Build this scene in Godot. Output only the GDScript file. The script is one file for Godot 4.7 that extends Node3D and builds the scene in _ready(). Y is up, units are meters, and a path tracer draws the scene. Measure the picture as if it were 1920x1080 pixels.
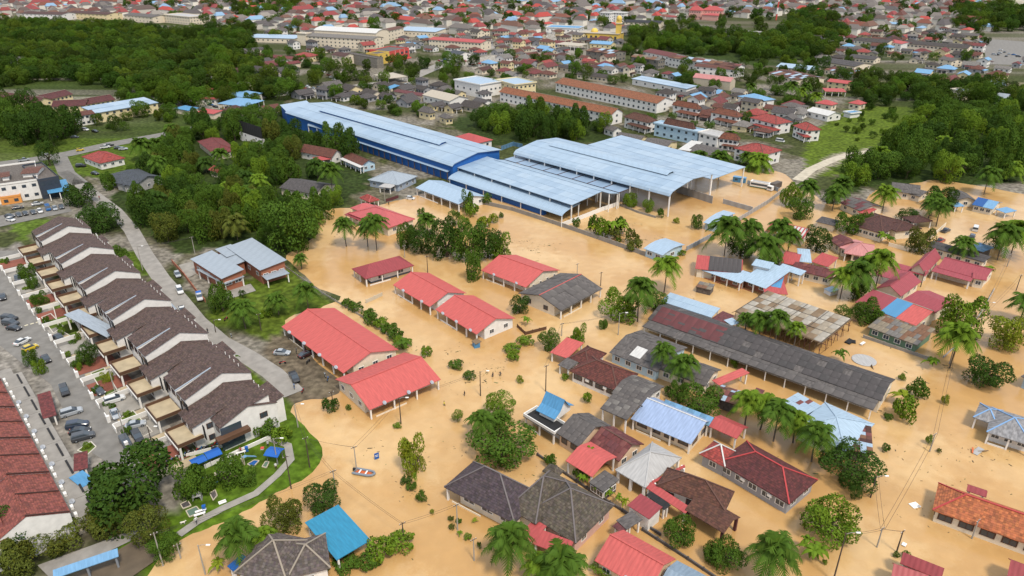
extends Node3D
# A flooded Malaysian suburb seen from a drone. Metres; the flood water lies at y = 0, the drone looks along -z from 98 m.

const LIGHT := 0.62
var mats := {}
var noise_textures := {}
var taken := {}
var protos := {}
var unit_box := BoxMesh.new()
var rng := RandomNumberGenerator.new()

# ---------------------------------------------------------------- naming
func numbered(called: String) -> String:
	if not taken.has(called):
		taken[called] = 0
		return called
	taken[called] += 1
	return "%s_%03d" % [called, taken[called]]

func tag(o: Node, label: String, category: String, group := "", kind := "") -> void:
	if label: o.set_meta("label", label)
	if category: o.set_meta("category", category)
	if group: o.set_meta("group", group)
	if kind: o.set_meta("kind", kind)

func thing(called: String, label: String, category: String, at: Vector3, turn := 0.0, group := "") -> Node3D:
	var o := Node3D.new()
	o.name = numbered(called)
	add_child(o)
	o.position = at
	o.rotation.y = turn
	tag(o, label, category, group)
	return o

func part(called: String, mesh: Mesh, material: Material, parent: Node, xf := Transform3D()) -> MeshInstance3D:
	var o := MeshInstance3D.new()
	o.name = called if parent != self else numbered(called)
	o.mesh = mesh
	o.material_override = material
	o.transform = xf
	parent.add_child(o, true)
	return o

func slab(called: String, parent: Node, material: Material, centre: Vector3, size: Vector3, basis := Basis()) -> MeshInstance3D:
	return part(called, unit_box, material, parent, Transform3D(basis * Basis.from_scale(size), centre))

func copy_of(o: Node3D, at: Vector3, turn: float, label: String, grow := Vector3.ONE) -> Node3D:
	var c: Node3D = o.duplicate()
	c.name = numbered(String(o.get_meta("called")))
	add_child(c)
	c.position = at
	c.rotation.y = turn
	c.scale = grow
	c.set_meta("label", label)
	return c

# ---------------------------------------------------------------- geometry
class Geo:
	var v := PackedVector3Array()
	var n := PackedVector3Array()
	var t := PackedVector2Array()
	var c := PackedColorArray()
	var tint := Color.WHITE
	var coloured := false
	func tri(a: Vector3, b: Vector3, d: Vector3, ua: Vector2, ub: Vector2, ud: Vector2) -> void:
		var nn := (d - a).cross(b - a).normalized()
		v.append(a); v.append(b); v.append(d)
		n.append(nn); n.append(nn); n.append(nn)
		t.append(ua); t.append(ub); t.append(ud)
		if coloured:
			c.append(tint); c.append(tint); c.append(tint)
	func face(p: Array, out: Vector3) -> void:
		# a flat convex polygon turned to OUT; u runs level, v runs down the slope, both in metres
		var a: Vector3 = p[0]
		var nn: Vector3 = (p[2] - a).cross(p[1] - a)
		var q := p
		if nn.dot(out) < 0.0:
			q = p.duplicate(); q.reverse(); nn = -nn
		nn = nn.normalized()
		var lev := Vector3.UP.cross(nn)
		lev = lev.normalized() if lev.length() > 0.02 else Vector3.RIGHT
		var dwn := lev.cross(nn)
		var uv := []
		for x in q: uv.append(Vector2(lev.dot(x), dwn.dot(x)))
		for i in range(1, q.size() - 1):
			tri(q[0], q[i], q[i + 1], uv[0], uv[i], uv[i + 1])
	func box(centre: Vector3, size: Vector3, b := Basis()) -> void:
		var x := b.x * size.x / 2; var y := b.y * size.y / 2; var z := b.z * size.z / 2
		for s in [-1.0, 1.0]:
			face([centre + x * s - y - z, centre + x * s + y - z, centre + x * s + y + z, centre + x * s - y + z], x * s)
			face([centre + y * s - x - z, centre + y * s + x - z, centre + y * s + x + z, centre + y * s - x + z], y * s)
			face([centre + z * s - y - x, centre + z * s + y - x, centre + z * s + y + x, centre + z * s - y + x], z * s)
	func bar(a: Vector3, b: Vector3, w: float, h: float) -> void:
		var d := (b - a)
		var side := d.cross(Vector3.UP)
		side = side.normalized() if side.length() > 0.001 else Vector3.RIGHT
		var up := side.cross(d).normalized()
		box((a + b) / 2, Vector3(w, h, d.length()), Basis(side, up, d.normalized()))
	func tube(pts: Array, radii: Array, sides := 6) -> void:
		var rings := []
		for i in pts.size():
			var d: Vector3 = (pts[mini(i + 1, pts.size() - 1)] - pts[maxi(i - 1, 0)]).normalized()
			var s := d.cross(Vector3.FORWARD if absf(d.z) < 0.9 else Vector3.RIGHT).normalized()
			var u := s.cross(d)
			var ring := []
			for k in sides:
				var a := TAU * k / sides
				ring.append(pts[i] + (s * cos(a) + u * sin(a)) * radii[i])
			rings.append(ring)
		for i in pts.size() - 1:
			for k in sides:
				var j := (k + 1) % sides
				var mid: Vector3 = (rings[i][k] + rings[i + 1][j]) / 2 - (pts[i] + pts[i + 1]) / 2
				face([rings[i][k], rings[i][j], rings[i + 1][j], rings[i + 1][k]], mid)
		face(rings[0], pts[0] - pts[1])
		face(rings[-1], pts[-1] - pts[-2])
	func loft(section: Array, x0: float, x1: float) -> void:
		# a convex-ish outline in (z, y) run along x
		var mid := Vector2.ZERO
		for p in section: mid += p / section.size()
		for i in section.size():
			var p: Vector2 = section[i]; var q: Vector2 = section[(i + 1) % section.size()]
			var o := (p + q) / 2 - mid
			face([Vector3(x0, p.y, p.x), Vector3(x1, p.y, p.x), Vector3(x1, q.y, q.x), Vector3(x0, q.y, q.x)], Vector3(0, o.y, o.x))
	func mesh() -> ArrayMesh:
		var a := []
		a.resize(Mesh.ARRAY_MAX)
		a[Mesh.ARRAY_VERTEX] = v
		a[Mesh.ARRAY_NORMAL] = n
		a[Mesh.ARRAY_TEX_UV] = t
		if coloured: a[Mesh.ARRAY_COLOR] = c
		var m := ArrayMesh.new()
		m.add_surface_from_arrays(Mesh.PRIMITIVE_TRIANGLES, a)
		return m

# ---------------------------------------------------------------- materials
func noise_texture(key: String, freq: float, lo: float, hi: float, octaves := 4, kind := FastNoiseLite.TYPE_SIMPLEX_SMOOTH, side := 512) -> Texture2D:
	if not noise_textures.has(key):
		var f := FastNoiseLite.new()
		f.noise_type = kind
		f.frequency = freq
		f.fractal_octaves = octaves
		f.seed = key.hash() % 1000
		var im := f.get_seamless_image(side, side)
		im.convert(Image.FORMAT_RGB8)
		var bytes := im.get_data()
		for i in bytes.size():
			bytes[i] = int(255.0 * lerpf(lo, hi, bytes[i] / 255.0))
		noise_textures[key] = ImageTexture.create_from_image(Image.create_from_data(side, side, false, Image.FORMAT_RGB8, bytes))
	return noise_textures[key]

func tile_textures() -> Array:
	# roof tiles: rows that step down the slope, each tile a little different in tone
	if not noise_textures.has("tiles"):
		var im := Image.create(256, 256, false, Image.FORMAT_RGB8)
		var hm := Image.create(256, 256, false, Image.FORMAT_RGB8)
		var r := RandomNumberGenerator.new()
		r.seed = 5
		for row in 16:
			for col in 16:
				var tone := r.randf_range(0.72, 1.0)
				im.fill_rect(Rect2i(col * 16, row * 16, 16, 16), Color(tone, tone * r.randf_range(0.94, 1.0), tone * r.randf_range(0.9, 1.0)))
			for k in 16:
				var hh := 0.25 + 0.7 * k / 15.0
				hm.fill_rect(Rect2i(0, row * 16 + k, 256, 1), Color(hh, hh, hh))
		hm.bump_map_to_normal_map(6.0)
		noise_textures["tiles"] = [ImageTexture.create_from_image(im), ImageTexture.create_from_image(hm)]
	return noise_textures["tiles"]

func rib_texture() -> Texture2D:
	# the ribs of pressed metal sheet, as relief
	if not noise_textures.has("ribs"):
		var hm := Image.create(128, 8, false, Image.FORMAT_RGB8)
		for x in 128:
			var hh := 0.5 + 0.5 * cos(TAU * x / 32.0)
			hm.fill_rect(Rect2i(x, 0, 1, 8), Color(hh, hh, hh))
		hm.bump_map_to_normal_map(3.0)
		noise_textures["ribs"] = ImageTexture.create_from_image(hm)
	return noise_textures["ribs"]

func paint(key: String, hex: String, rough := 0.8, style := "wall", spec := 0.5) -> StandardMaterial3D:
	var m := StandardMaterial3D.new()
	m.resource_name = key
	var c := Color(hex).srgb_to_linear()
	var k := LIGHT * (1.3 if style == "wall" or key == "frame_white" or key == "post_white" else 1.0)
	m.albedo_color = Color(minf(c.r * k, 0.84), minf(c.g * k, 0.84), minf(c.b * k, 0.84)).linear_to_srgb()
	m.roughness = rough
	m.metallic_specular = spec
	match style:
		"sheet":
			m.albedo_texture = noise_texture("streak", 0.012, 0.86, 1.0, 5)
			m.uv1_scale = Vector3(0.21, 0.035, 1)
			m.normal_enabled = true
			m.normal_texture = rib_texture()
			m.normal_scale = 0.35
			m.uv1_scale = Vector3(0.3, 0.05, 1)
		"aged":
			m.albedo_texture = noise_texture("aged", 0.02, 0.62, 1.0, 5)
			m.uv1_scale = Vector3(0.12, 0.06, 1)
			m.normal_enabled = true
			m.normal_texture = rib_texture()
			m.normal_scale = 0.5
		"tile":
			var tt := tile_textures()
			m.albedo_texture = tt[0]
			m.normal_enabled = true
			m.normal_texture = tt[1]
			m.normal_scale = 1.2
			m.uv1_scale = Vector3(0.14, 0.14, 1)
			m.detail_enabled = true
			m.detail_blend_mode = BaseMaterial3D.BLEND_MODE_MUL
			m.detail_albedo = noise_texture("mottle", 0.015, 0.8, 1.0, 4)
			m.detail_uv_layer = BaseMaterial3D.DETAIL_UV_1
		"wall":
			m.albedo_texture = noise_texture("wall", 0.01, 0.91, 1.0, 5)
			m.uv1_scale = Vector3(0.11, 0.11, 1)
		"ground":
			m.albedo_texture = noise_texture("ground", 0.012, 0.55, 1.0, 6, FastNoiseLite.TYPE_SIMPLEX_SMOOTH, 1024)
			m.uv1_triplanar = true
			m.uv1_world_triplanar = true
			m.uv1_scale = Vector3(0.031, 0.031, 0.031)
		"paving":
			m.albedo_texture = noise_texture("paving", 0.006, 0.84, 1.0, 7, FastNoiseLite.TYPE_SIMPLEX_SMOOTH, 1024)
			m.uv1_triplanar = true
			m.uv1_world_triplanar = true
			m.uv1_scale = Vector3(0.045, 0.045, 0.045)
	mats[key] = m
	return m

func leaf_paint(key: String, r: float, g: float, b: float) -> void:
	var m := StandardMaterial3D.new()
	m.resource_name = key
	m.albedo_color = Color(r, g, b).linear_to_srgb()
	m.vertex_color_use_as_albedo = true
	m.roughness = 0.55
	m.metallic_specular = 0.12
	m.backlight_enabled = true
	m.backlight = Color(0.35, 0.4, 0.15)
	m.cull_mode = BaseMaterial3D.CULL_DISABLED
	mats[key] = m

const PANELS := {"asb":["asb","asb","asb3","asb","asb","asb2"],"asbd":["asbd","asbd","asbd","asbd2","asbd"],"asbl":["asb","asbl","asb3","asb2"],"maroon":["maroon","maroonrust","maroon"],"rusty":["rust","rust2","rust3","ltbluesheet","maroonrust2"],"rustred":["maroonrust","maroonrust2","maroon"],"rustgrey":["rustgreyroof","asbl","rust2"],"maroongrey":["maroon","asb","asb3"],"ltblue":["ltbluesheet","bluew","ltbluesheet"],"ltbluerust":["ltbluesheet","bluew","maroonrust2","ltbluesheet"],"blueold":["blueold","blueold2","skyblue"],"whiterust":["whitesheet","whitesheet","maroonrust2"],"bluew":["bluew","bluew","bluewb","bluewc"],"bluew2":["bluew2","bluew2b"]}
func make_materials() -> void:
	paint("red", "e46a64", 0.7, "sheet")
	paint("red2", "cf5a58", 0.72, "sheet")
	paint("darkred", "ac464c", 0.72, "sheet")
	paint("darkred2", "c45a5c", 0.6, "sheet")
	paint("crimson", "b8525c", 0.72, "sheet")
	paint("pink", "e39894", 0.6, "sheet")
	paint("pinkred", "dc6a6a", 0.6, "sheet")
	paint("maroon", "8a4a4c", 0.8, "aged")
	paint("maroonrust", "8c4644", 0.8, "aged")
	paint("maroonrust2", "a4605a", 0.85, "aged")
	paint("rust", "8a5a4a", 0.85, "aged")
	paint("rust2", "a87a5c", 0.9, "aged")
	paint("rust3", "6a443c", 0.9, "aged")
	paint("rustgreyroof", "b8a890", 0.9, "aged")
	paint("asb", "827b78", 0.9, "aged")
	paint("asb2", "7a7472", 0.9, "aged")
	paint("asb3", "8a837f", 0.9, "aged")
	paint("asbd", "6c6666", 0.9, "aged")
	paint("asbd2", "646060", 0.9, "aged")
	paint("asbl", "a09a94", 0.9, "aged")
	paint("whitesheet", "f2f0ec", 0.6, "sheet")
	paint("ltgrey", "d0cecc", 0.6, "sheet")
	paint("ltgreysheet", "b8b6b8", 0.7, "aged")
	paint("beigesheet", "d8ccb8", 0.7, "sheet")
	paint("bluew", "bcd6ee", 0.45, "sheet")
	paint("bluewb", "b4cfe9", 0.45, "sheet")
	paint("bluewc", "c4dcf2", 0.45, "sheet")
	paint("bluew2", "a8c4e2", 0.5, "sheet")
	paint("bluew2b", "a2bedc", 0.5, "sheet")
	paint("bluemetal", "b2c8ee", 0.5, "sheet")
	paint("blueold", "84bce6", 0.7, "aged")
	paint("blueold2", "9accee", 0.7, "aged")
	paint("bluepaint", "5ea8dc", 0.6, "sheet")
	paint("brightblue", "2f9cc6", 0.5, "sheet")
	paint("royal", "1e66b6", 0.6, "sheet")
	paint("skyblue", "86bce8", 0.6, "sheet")
	paint("ltbluesheet", "c2dcf2", 0.6, "sheet")
	paint("bluegrey", "9cb2c6", 0.6, "sheet")
	paint("villagrey", "b6c2ce", 0.5, "sheet")
	paint("browntile", "84483e", 0.85, "tile")
	paint("brownrust", "7e5444", 0.9, "tile")
	paint("maroontile", "7a3c3c", 0.85, "tile")
	paint("redtile", "d05a52", 0.8, "tile")
	paint("darkredtile", "9c4a4a", 0.85, "tile")
	paint("maroonbrown", "6e443c", 0.85, "tile")
	paint("orangetile", "e88a56", 0.8, "tile")
	paint("terrorange", "bc7850", 0.9, "tile")
	paint("orangebrown", "9c6048", 0.9, "tile")
	paint("rusttile", "8a5444", 0.9, "tile")
	paint("plum", "675a62", 0.85, "tile")
	paint("greytile", "7c7468", 0.95, "tile")
	paint("greyshingle", "847a76", 0.9, "tile")
	paint("slate", "5c6672", 0.8, "tile")
	paint("slatebrown", "5c5450", 0.9, "tile")
	paint("terrbrown", "7a655f", 0.9, "tile")
	paint("terracotta", "b4665a", 0.85, "tile")
	paint("blackroof", "2e2e30", 0.8, "aged")
	paint("flatroof", "8a8078", 0.95, "aged")
	paint("plyA", "d8c8b0", 0.9, "aged")
	paint("plyB", "e6dccc", 0.9, "aged")
	paint("plyC", "b49878", 0.9, "aged")
	paint("plyD", "6a625a", 0.9, "aged")
	paint("capbrown", "6a4a40", 0.9, "none")
	paint("capgrey", "7c7474", 0.9, "none")
	paint("capred", "c84848", 0.8, "none")
	paint("capbeige", "a89c8c", 0.9, "none")
	paint("capblue", "8cb8e8", 0.7, "none")
	paint("white", "f6f3ee", 0.8, "wall")
	paint("cream", "f2e4cc", 0.85, "wall")
	paint("peach", "f0d0b0", 0.85, "wall")
	paint("ltblue", "c0dcee", 0.8, "wall")
	paint("blue", "1a64b4", 0.6, "wall")
	paint("grey", "a8a8ac", 0.85, "wall")
	paint("greyblue", "a8b4c4", 0.8, "wall")
	paint("yellow", "f0deb0", 0.85, "wall")
	paint("yellowwall", "ecc860", 0.8, "wall")
	paint("redwall", "d8544e", 0.8, "wall")
	paint("coralwall", "e8b0a4", 0.8, "wall")
	paint("orangewall", "eca050", 0.8, "wall")
	paint("bluesign", "3c9ad8", 0.7, "wall")
	paint("navy", "36404e", 0.7, "wall")
	paint("brick", "a86a50", 0.9, "wall")
	paint("woodgrey", "8c8078", 0.95, "aged")
	paint("greenwall", "6c8c74", 0.9, "wall")
	paint("pinkwall", "dcb4a8", 0.85, "wall")
	paint("derelict", "b8b0a4", 0.95, "aged")
	paint("beigewall", "d0c4ae", 0.85, "wall")
	paint("maroonwall", "5e3034", 0.8, "wall")
	paint("brownwall", "6a564a", 0.9, "wall")
	paint("charcoal", "50565e", 0.8, "wall")
	paint("post_white", "f4f0ea", 0.8, "none")
	paint("concrete", "b4aea6", 0.95, "paving")
	paint("deck", "dcc8a4", 0.9, "paving")
	paint("rail", "6a4a34", 0.7, "none")
	paint("tilered", "a8624e", 0.85, "paving")
	paint("asphalt", "98948e", 0.95, "paving")
	paint("lane", "b8b2aa", 0.95, "paving")
	paint("path", "bab4aa", 0.95, "paving")
	paint("sand", "e8dcc4", 0.95, "paving")
	paint("kerb", "e4ddd0", 0.9, "none")
	paint("hazard", "f0e6c8", 0.8, "none")
	paint("mudyard", "7c6c58", 0.8, "paving")
	paint("frame_white", "f2f0ec", 0.6, "none")
	paint("frame_brown", "5c3c30", 0.7, "none")
	paint("door_wood", "6a4634", 0.7, "none")
	paint("dish_grey", "b4bac4", 0.5, "none")
	paint("bark", "7a6a58", 0.95, "aged")
	paint("palm_bark", "8a7c6c", 0.95, "aged")
	paint("pole_grey", "b8b2a8", 0.9, "none")
	paint("pole_dark", "5a4c42", 0.9, "none")
	paint("cable", "3a3632", 0.7, "none")
	paint("tentblue", "1468c8", 0.6, "none")
	paint("metal", "9aa0a8", 0.4, "none")
	paint("timber", "8a7256", 0.9, "none")
	paint("rubber", "26262a", 0.6, "none")
	paint("orange", "e07038", 0.6, "none")
	paint("boatgrey", "8e98a4", 0.45, "none")
	paint("debris", "8c7452", 0.95, "none")
	paint("greenmat", "6a8474", 0.9, "none")
	paint("tankblue", "2a70c0", 0.5, "none")
	paint("skin", "a87a5c", 0.7, "none")
	for l in [["leaf_dark", 0.036, 0.073, 0.013], ["leaf_mid", 0.06, 0.113, 0.016], ["leaf_bright", 0.108, 0.178, 0.018], ["leaf_yellow", 0.165, 0.205, 0.02], ["leaf_olive", 0.084, 0.102, 0.02]]:
		leaf_paint(l[0], l[1], l[2], l[3])
	var gl := paint("glass", "4a5560", 0.08, "none", 0.6)
	gl.metallic = 0.0


# ---------------------------------------------------------------- buildings
# a block: [kind, x, z, turn, length, width, eave, rise, roof, wall, options]; the eave on +z is its front
func roof_profile(b: Array) -> Array:
	var w: float = b[5]; var he: float = b[6]; var rise: float = b[7]; var o: Dictionary = b[10]
	if o.has("prof"):
		var out := []
		for p in o.prof: out.append(Vector2(p[0] * w / 2, he + p[1]))
		return out
	match b[0]:
		"m": return [Vector2(w / 2, he), Vector2(-w / 2, he + rise)]
		"g": return [Vector2(w / 2, he), Vector2(w / 2 * o.get("ro", 0.0), he + rise), Vector2(-w / 2, he)]
	return [Vector2(w / 2, he), Vector2(-w / 2, he)]

func height_at(prof: Array, z: float) -> float:
	for i in prof.size() - 1:
		var p: Vector2 = prof[i]; var q: Vector2 = prof[i + 1]
		if (z <= p.x and z >= q.x) or (z >= p.x and z <= q.x):
			return lerpf(p.y, q.y, (z - p.x) / (q.x - p.x) if absf(q.x - p.x) > 0.001 else 0.0)
	return prof[0].y if absf(z - prof[0].x) < absf(z - prof[-1].x) else prof[-1].y

func window_on(parent: Node, xf: Transform3D, at: Vector3, size: Vector2, turn: float, near: bool, frame := "frame_white") -> void:
	var bas := Basis(Vector3.UP, turn)
	if not near:
		slab("window", parent, mats.glass, xf * at, Vector3(size.x, size.y, 0.1), xf.basis * bas)
		return
	if not protos.has("window_frame"):
		var g := Geo.new()
		for s in [-1.0, 1.0]:
			g.box(Vector3(0.5 * s, 0, 0), Vector3(0.09, 1.1, 0.16))
			g.box(Vector3(0, 0.5 * s, 0), Vector3(1.1, 0.09, 0.15))
		g.box(Vector3(0, 0, 0), Vector3(0.05, 1.0, 0.13))
		protos["window_frame"] = g.mesh()
	var f := part("window", protos["window_frame"], mats[frame], parent, Transform3D(xf.basis * bas * Basis.from_scale(Vector3(size.x, size.y, 1)), xf * at))
	part("pane", unit_box, mats.glass, f, Transform3D(Basis.from_scale(Vector3(0.96, 0.96, 0.08)), Vector3.ZERO))

func block(t: Node3D, b: Array, near: bool) -> void:
	var L: float = b[4]; var W: float = b[5]; var he: float = b[6]; var rise: float = b[7]; var o: Dictionary = b[10]
	var xf := Transform3D(Basis(Vector3.UP, b[3]), Vector3(b[1], 0, b[2]) - t.position)
	var prof := roof_profile(b)
	var th: float = o.get("th", 0.12)
	var roof := Geo.new()
	var oh: float = o.get("o", 0.6)
	var foot: float = o.get("y0", -0.9 if near else -0.1)
	var hl: float = minf(o.get("hip", W / 2), L / 2 - 0.02)
	if b[0] == "h":
		var e := [Vector3(-L / 2, he, W / 2), Vector3(L / 2, he, W / 2), Vector3(L / 2, he, -W / 2), Vector3(-L / 2, he, -W / 2)]
		var r0 := Vector3(-L / 2 + hl, he + rise, 0); var r1 := Vector3(L / 2 - hl, he + rise, 0)
		roof.face([e[0], e[1], r1, r0], Vector3(0, 1, 1))
		roof.face([e[2], e[3], r0, r1], Vector3(0, 1, -1))
		roof.face([e[1], e[2], r1], Vector3(1, 1, 0))
		roof.face([e[3], e[0], r0], Vector3(-1, 1, 0))
		var dn := Vector3(0, -0.22, 0)
		for k in 4:
			roof.face([e[k], e[(k + 1) % 4], e[(k + 1) % 4] + dn, e[k] + dn], (e[k] + e[(k + 1) % 4]) * Vector3(1, 0, 1))
		roof.face([e[0] + dn, e[1] + dn, e[2] + dn, e[3] + dn], Vector3.DOWN)
	elif b[0] == "f":
		roof.box(Vector3(0, he - 0.1, 0), Vector3(L, 0.2, W))
	else:
		var dn2 := Vector2(0, -th)
		for i in prof.size() - 1:
			var p: Vector2 = prof[i]; var q: Vector2 = prof[i + 1]
			var up := Vector3(0, absf(p.x - q.x) + 0.01, (q.y - p.y) * (1 if p.x > q.x else -1))
			roof.face([Vector3(-L / 2, p.y, p.x), Vector3(L / 2, p.y, p.x), Vector3(L / 2, q.y, q.x), Vector3(-L / 2, q.y, q.x)], up)
			roof.face([Vector3(-L / 2, p.y - th, p.x), Vector3(L / 2, p.y - th, p.x), Vector3(L / 2, q.y - th, q.x), Vector3(-L / 2, q.y - th, q.x)], -up)
			for s in [-1.0, 1.0]:
				roof.face([Vector3(s * L / 2, p.y, p.x), Vector3(s * L / 2, q.y, q.x), Vector3(s * L / 2, q.y - th, q.x), Vector3(s * L / 2, p.y - th, p.x)], Vector3(s, 0, 0))
		for k in [0, prof.size() - 1]:
			var p: Vector2 = prof[k]
			roof.face([Vector3(-L / 2, p.y, p.x), Vector3(L / 2, p.y, p.x), Vector3(L / 2, p.y - th, p.x), Vector3(-L / 2, p.y - th, p.x)], Vector3(0, 0, p.x))
	part("roof", roof.mesh(), mats[b[8]], t, xf)
	# sheets laid one by one
	if o.has("pan"):
		var fam: Array = PANELS[o.pan[2]]
		for i in prof.size() - 1:
			var p: Vector2 = prof[i]; var q: Vector2 = prof[i + 1]
			var s := p.distance_to(q)
			var ny: int = maxi(1, roundi(o.pan[1] * s / W * 2.0))
			var bas := Basis(Vector3.RIGHT, atan2(q.y - p.y, p.x - q.x) if p.x > q.x else -atan2(q.y - p.y, q.x - p.x))
			for iy in ny:
				for ix in o.pan[0]:
					if rng.randf() < o.get("bare", 0.0): continue
					var c := p.lerp(q, (iy + 0.5) / ny)
					slab("roof_sheet", t, mats[fam[rng.randi() % fam.size()]], xf * (Vector3((ix + 0.5) / o.pan[0] * L - L / 2, c.y + 0.05 + rng.randf() * 0.03, c.x)),
						Vector3(L / o.pan[0] - o.get("gap", 0.03), 0.05, s / ny + 0.05), xf.basis * bas * Basis(Vector3.RIGHT, -0.012) * Basis(Vector3.UP, rng.randf_range(-0.006, 0.006)))
	# sheets of another colour let into one slope: [from, to along the ridge, material, which slope, how many]
	if o.has("patch"):
		for q in o.patch:
			var p: Vector2 = prof[q[3]]; var e: Vector2 = prof[q[3] + 1]
			var c := (p + e) / 2
			var bas := Basis(Vector3.RIGHT, atan2(e.y - p.y, p.x - e.x))
			for k in int(q[4]):
				var u := lerpf(q[0], q[1], (k + 0.5) / q[4])
				slab("roof_sheet", t, mats[q[2]], xf * Vector3((u - 0.5) * L, c.y + 0.07, c.x), Vector3((q[1] - q[0]) * L / q[4] - 0.02, 0.06, p.distance_to(e) + 0.04), xf.basis * bas)
	# ridge and hip caps
	if o.has("cap"):
		var g := Geo.new()
		if b[0] == "h":
			var r0 := Vector3(-L / 2 + hl, he + rise + 0.05, 0); var r1 := Vector3(L / 2 - hl, he + rise + 0.05, 0)
			g.bar(r0, r1, 0.3, 0.14)
			for s in [-1.0, 1.0]:
				g.bar(r0, Vector3(-L / 2, he + 0.05, s * W / 2), 0.28, 0.12)
				g.bar(r1, Vector3(L / 2, he + 0.05, s * W / 2), 0.28, 0.12)
		else:
			for i in range(1, prof.size() - 1):
				g.bar(Vector3(-L / 2, prof[i].y + 0.05, prof[i].x), Vector3(L / 2, prof[i].y + 0.05, prof[i].x), 0.34, 0.12)
		part("ridge_cap", g.mesh(), mats[o.cap], t, xf)
	# walls
	var zf: float = W / 2 - o.get("p", oh); var zb: float = -W / 2 + o.get("pb", oh)
	var xl: float = -L / 2 + o.get("pl", oh); var xr: float = L / 2 - o.get("pr", oh)
	var wall := Geo.new()
	if not o.get("open", false):
		var zs := [zf]
		if b[0] != "h" and b[0] != "f":
			for p in prof:
				if p.x < zf - 0.05 and p.x > zb + 0.05: zs.append(p.x)
		zs.append(zb)
		var top := []
		for z in zs: top.append((he if b[0] == "h" or b[0] == "f" else height_at(prof, z)) - (0.02 if b[0] == "f" else 0.14))
		for x in [xl, xr]:
			for i in zs.size() - 1:
				wall.face([Vector3(x, foot, zs[i]), Vector3(x, top[i], zs[i]), Vector3(x, top[i + 1], zs[i + 1]), Vector3(x, foot, zs[i + 1])], Vector3(x, 0, 0))
		wall.face([Vector3(xl, foot, zf), Vector3(xl, top[0], zf), Vector3(xr, top[0], zf), Vector3(xr, foot, zf)], Vector3.BACK)
		wall.face([Vector3(xl, foot, zb), Vector3(xl, top[-1], zb), Vector3(xr, top[-1], zb), Vector3(xr, foot, zb)], Vector3.FORWARD)
		if b[0] == "f":
			for s in [[0, W / 2 - 0.1, L, 0.2], [0, -W / 2 + 0.1, L, 0.2], [L / 2 - 0.1, 0, 0.2, W - 0.4], [-L / 2 + 0.1, 0, 0.2, W - 0.4]]:
				slab("parapet", t, mats[b[9]], xf * Vector3(s[0], he + 0.3, s[1]), Vector3(s[2], 0.8, s[3]), xf.basis)
		part("wall", wall.mesh(), mats[b[9]], t, xf)
		# windows: front, back, left, right on each storey
		var wins: Array = o.get("win", [0, 0, 0, 0])
		var st: int = o.get("st", 1)
		for f in st:
			var y: float = (he * (f + 0.58) / st) if st > 1 else minf(he * 0.55, he - 0.9)
			var sz := Vector2(o.get("ww", 1.5), minf(1.25, he / st * 0.48))
			for k in wins[0]: window_on(t, xf, Vector3(lerpf(xl, xr, (k + 0.5) / wins[0]), y, zf + 0.02), sz, 0, near, o.get("frame", "frame_white"))
			for k in wins[1]: window_on(t, xf, Vector3(lerpf(xl, xr, (k + 0.5) / wins[1]), y, zb - 0.02), sz, 0, near, o.get("frame", "frame_white"))
			for k in wins[2]: window_on(t, xf, Vector3(xl - 0.02, y, lerpf(zb, zf, (k + 0.5) / wins[2])), sz, PI / 2, near, o.get("frame", "frame_white"))
			for k in wins[3]: window_on(t, xf, Vector3(xr + 0.02, y, lerpf(zb, zf, (k + 0.5) / wins[3])), sz, PI / 2, near, o.get("frame", "frame_white"))
		if o.has("door"):
			for x in o.door:
				slab("door", t, mats.door_wood, xf * Vector3(x, minf(1.0, he * 0.35), zf + 0.03), Vector3(1.0, 2.0, 0.08), xf.basis)
		if o.has("skirt"):
			slab("wall_band", t, mats[o.skirt], xf * Vector3((xl + xr) / 2, 0.15, (zf + zb) / 2), Vector3(xr - xl + 0.08, 0.9, zf - zb + 0.08), xf.basis)
	# posts of porches and open sheds
	var posts := []
	var pw: float = o.get("pw", 0.32)
	if o.get("p", 0.0) > 1.0 or o.get("open", false):
		var n: int = maxi(1, roundi(L / o.get("ps", 4.6)))
		for k in n + 1: posts.append(Vector2(lerpf(-L / 2 + 0.5, L / 2 - 0.5, float(k) / n), W / 2 - 0.45))
	if o.get("pb", 0.0) > 1.0 or o.get("open", false):
		var n: int = maxi(1, roundi(L / o.get("ps", 4.6)))
		for k in n + 1: posts.append(Vector2(lerpf(-L / 2 + 0.5, L / 2 - 0.5, float(k) / n), -W / 2 + 0.45))
	if o.get("pl", 0.0) > 1.0:
		for z in [-W / 2 + 0.6, 0.0, W / 2 - 0.6]: posts.append(Vector2(-L / 2 + 0.5, z))
	if o.get("pr", 0.0) > 1.0:
		for z in [-W / 2 + 0.6, 0.0, W / 2 - 0.6]: posts.append(Vector2(L / 2 - 0.5, z))
	for p in posts:
		var hh: float = (he if b[0] == "h" or b[0] == "f" else height_at(prof, p.y)) - 0.12
		slab("post", t, mats[o.get("pm", "post_white")], xf * Vector3(p.x, (hh + foot) / 2, p.y), Vector3(pw, hh - foot, pw), xf.basis)
	if o.get("p", 0.0) > 1.0 and not o.get("open", false) and o.get("dwarf", true):
		slab("porch_wall", t, mats[b[9]], xf * Vector3(-L * 0.2, -0.1, W / 2 - 0.45), Vector3(L * 0.42, 0.9, 0.14), xf.basis)
	if o.get("dish", 0) > 0:
		for k in o.dish:
			dish(t, xf * Vector3(lerpf(-L / 2, L / 2, (k + 0.6) / o.dish), he + 0.35, W / 2 + 0.1))
	if o.has("ac"):
		for k in o.ac:
			slab("air_conditioner", t, mats.frame_white, xf * Vector3(lerpf(xl, xr, (k + 0.9) / (o.ac + 0.5)), he * 0.72, zf + 0.28), Vector3(0.95, 0.65, 0.4), xf.basis)

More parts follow.
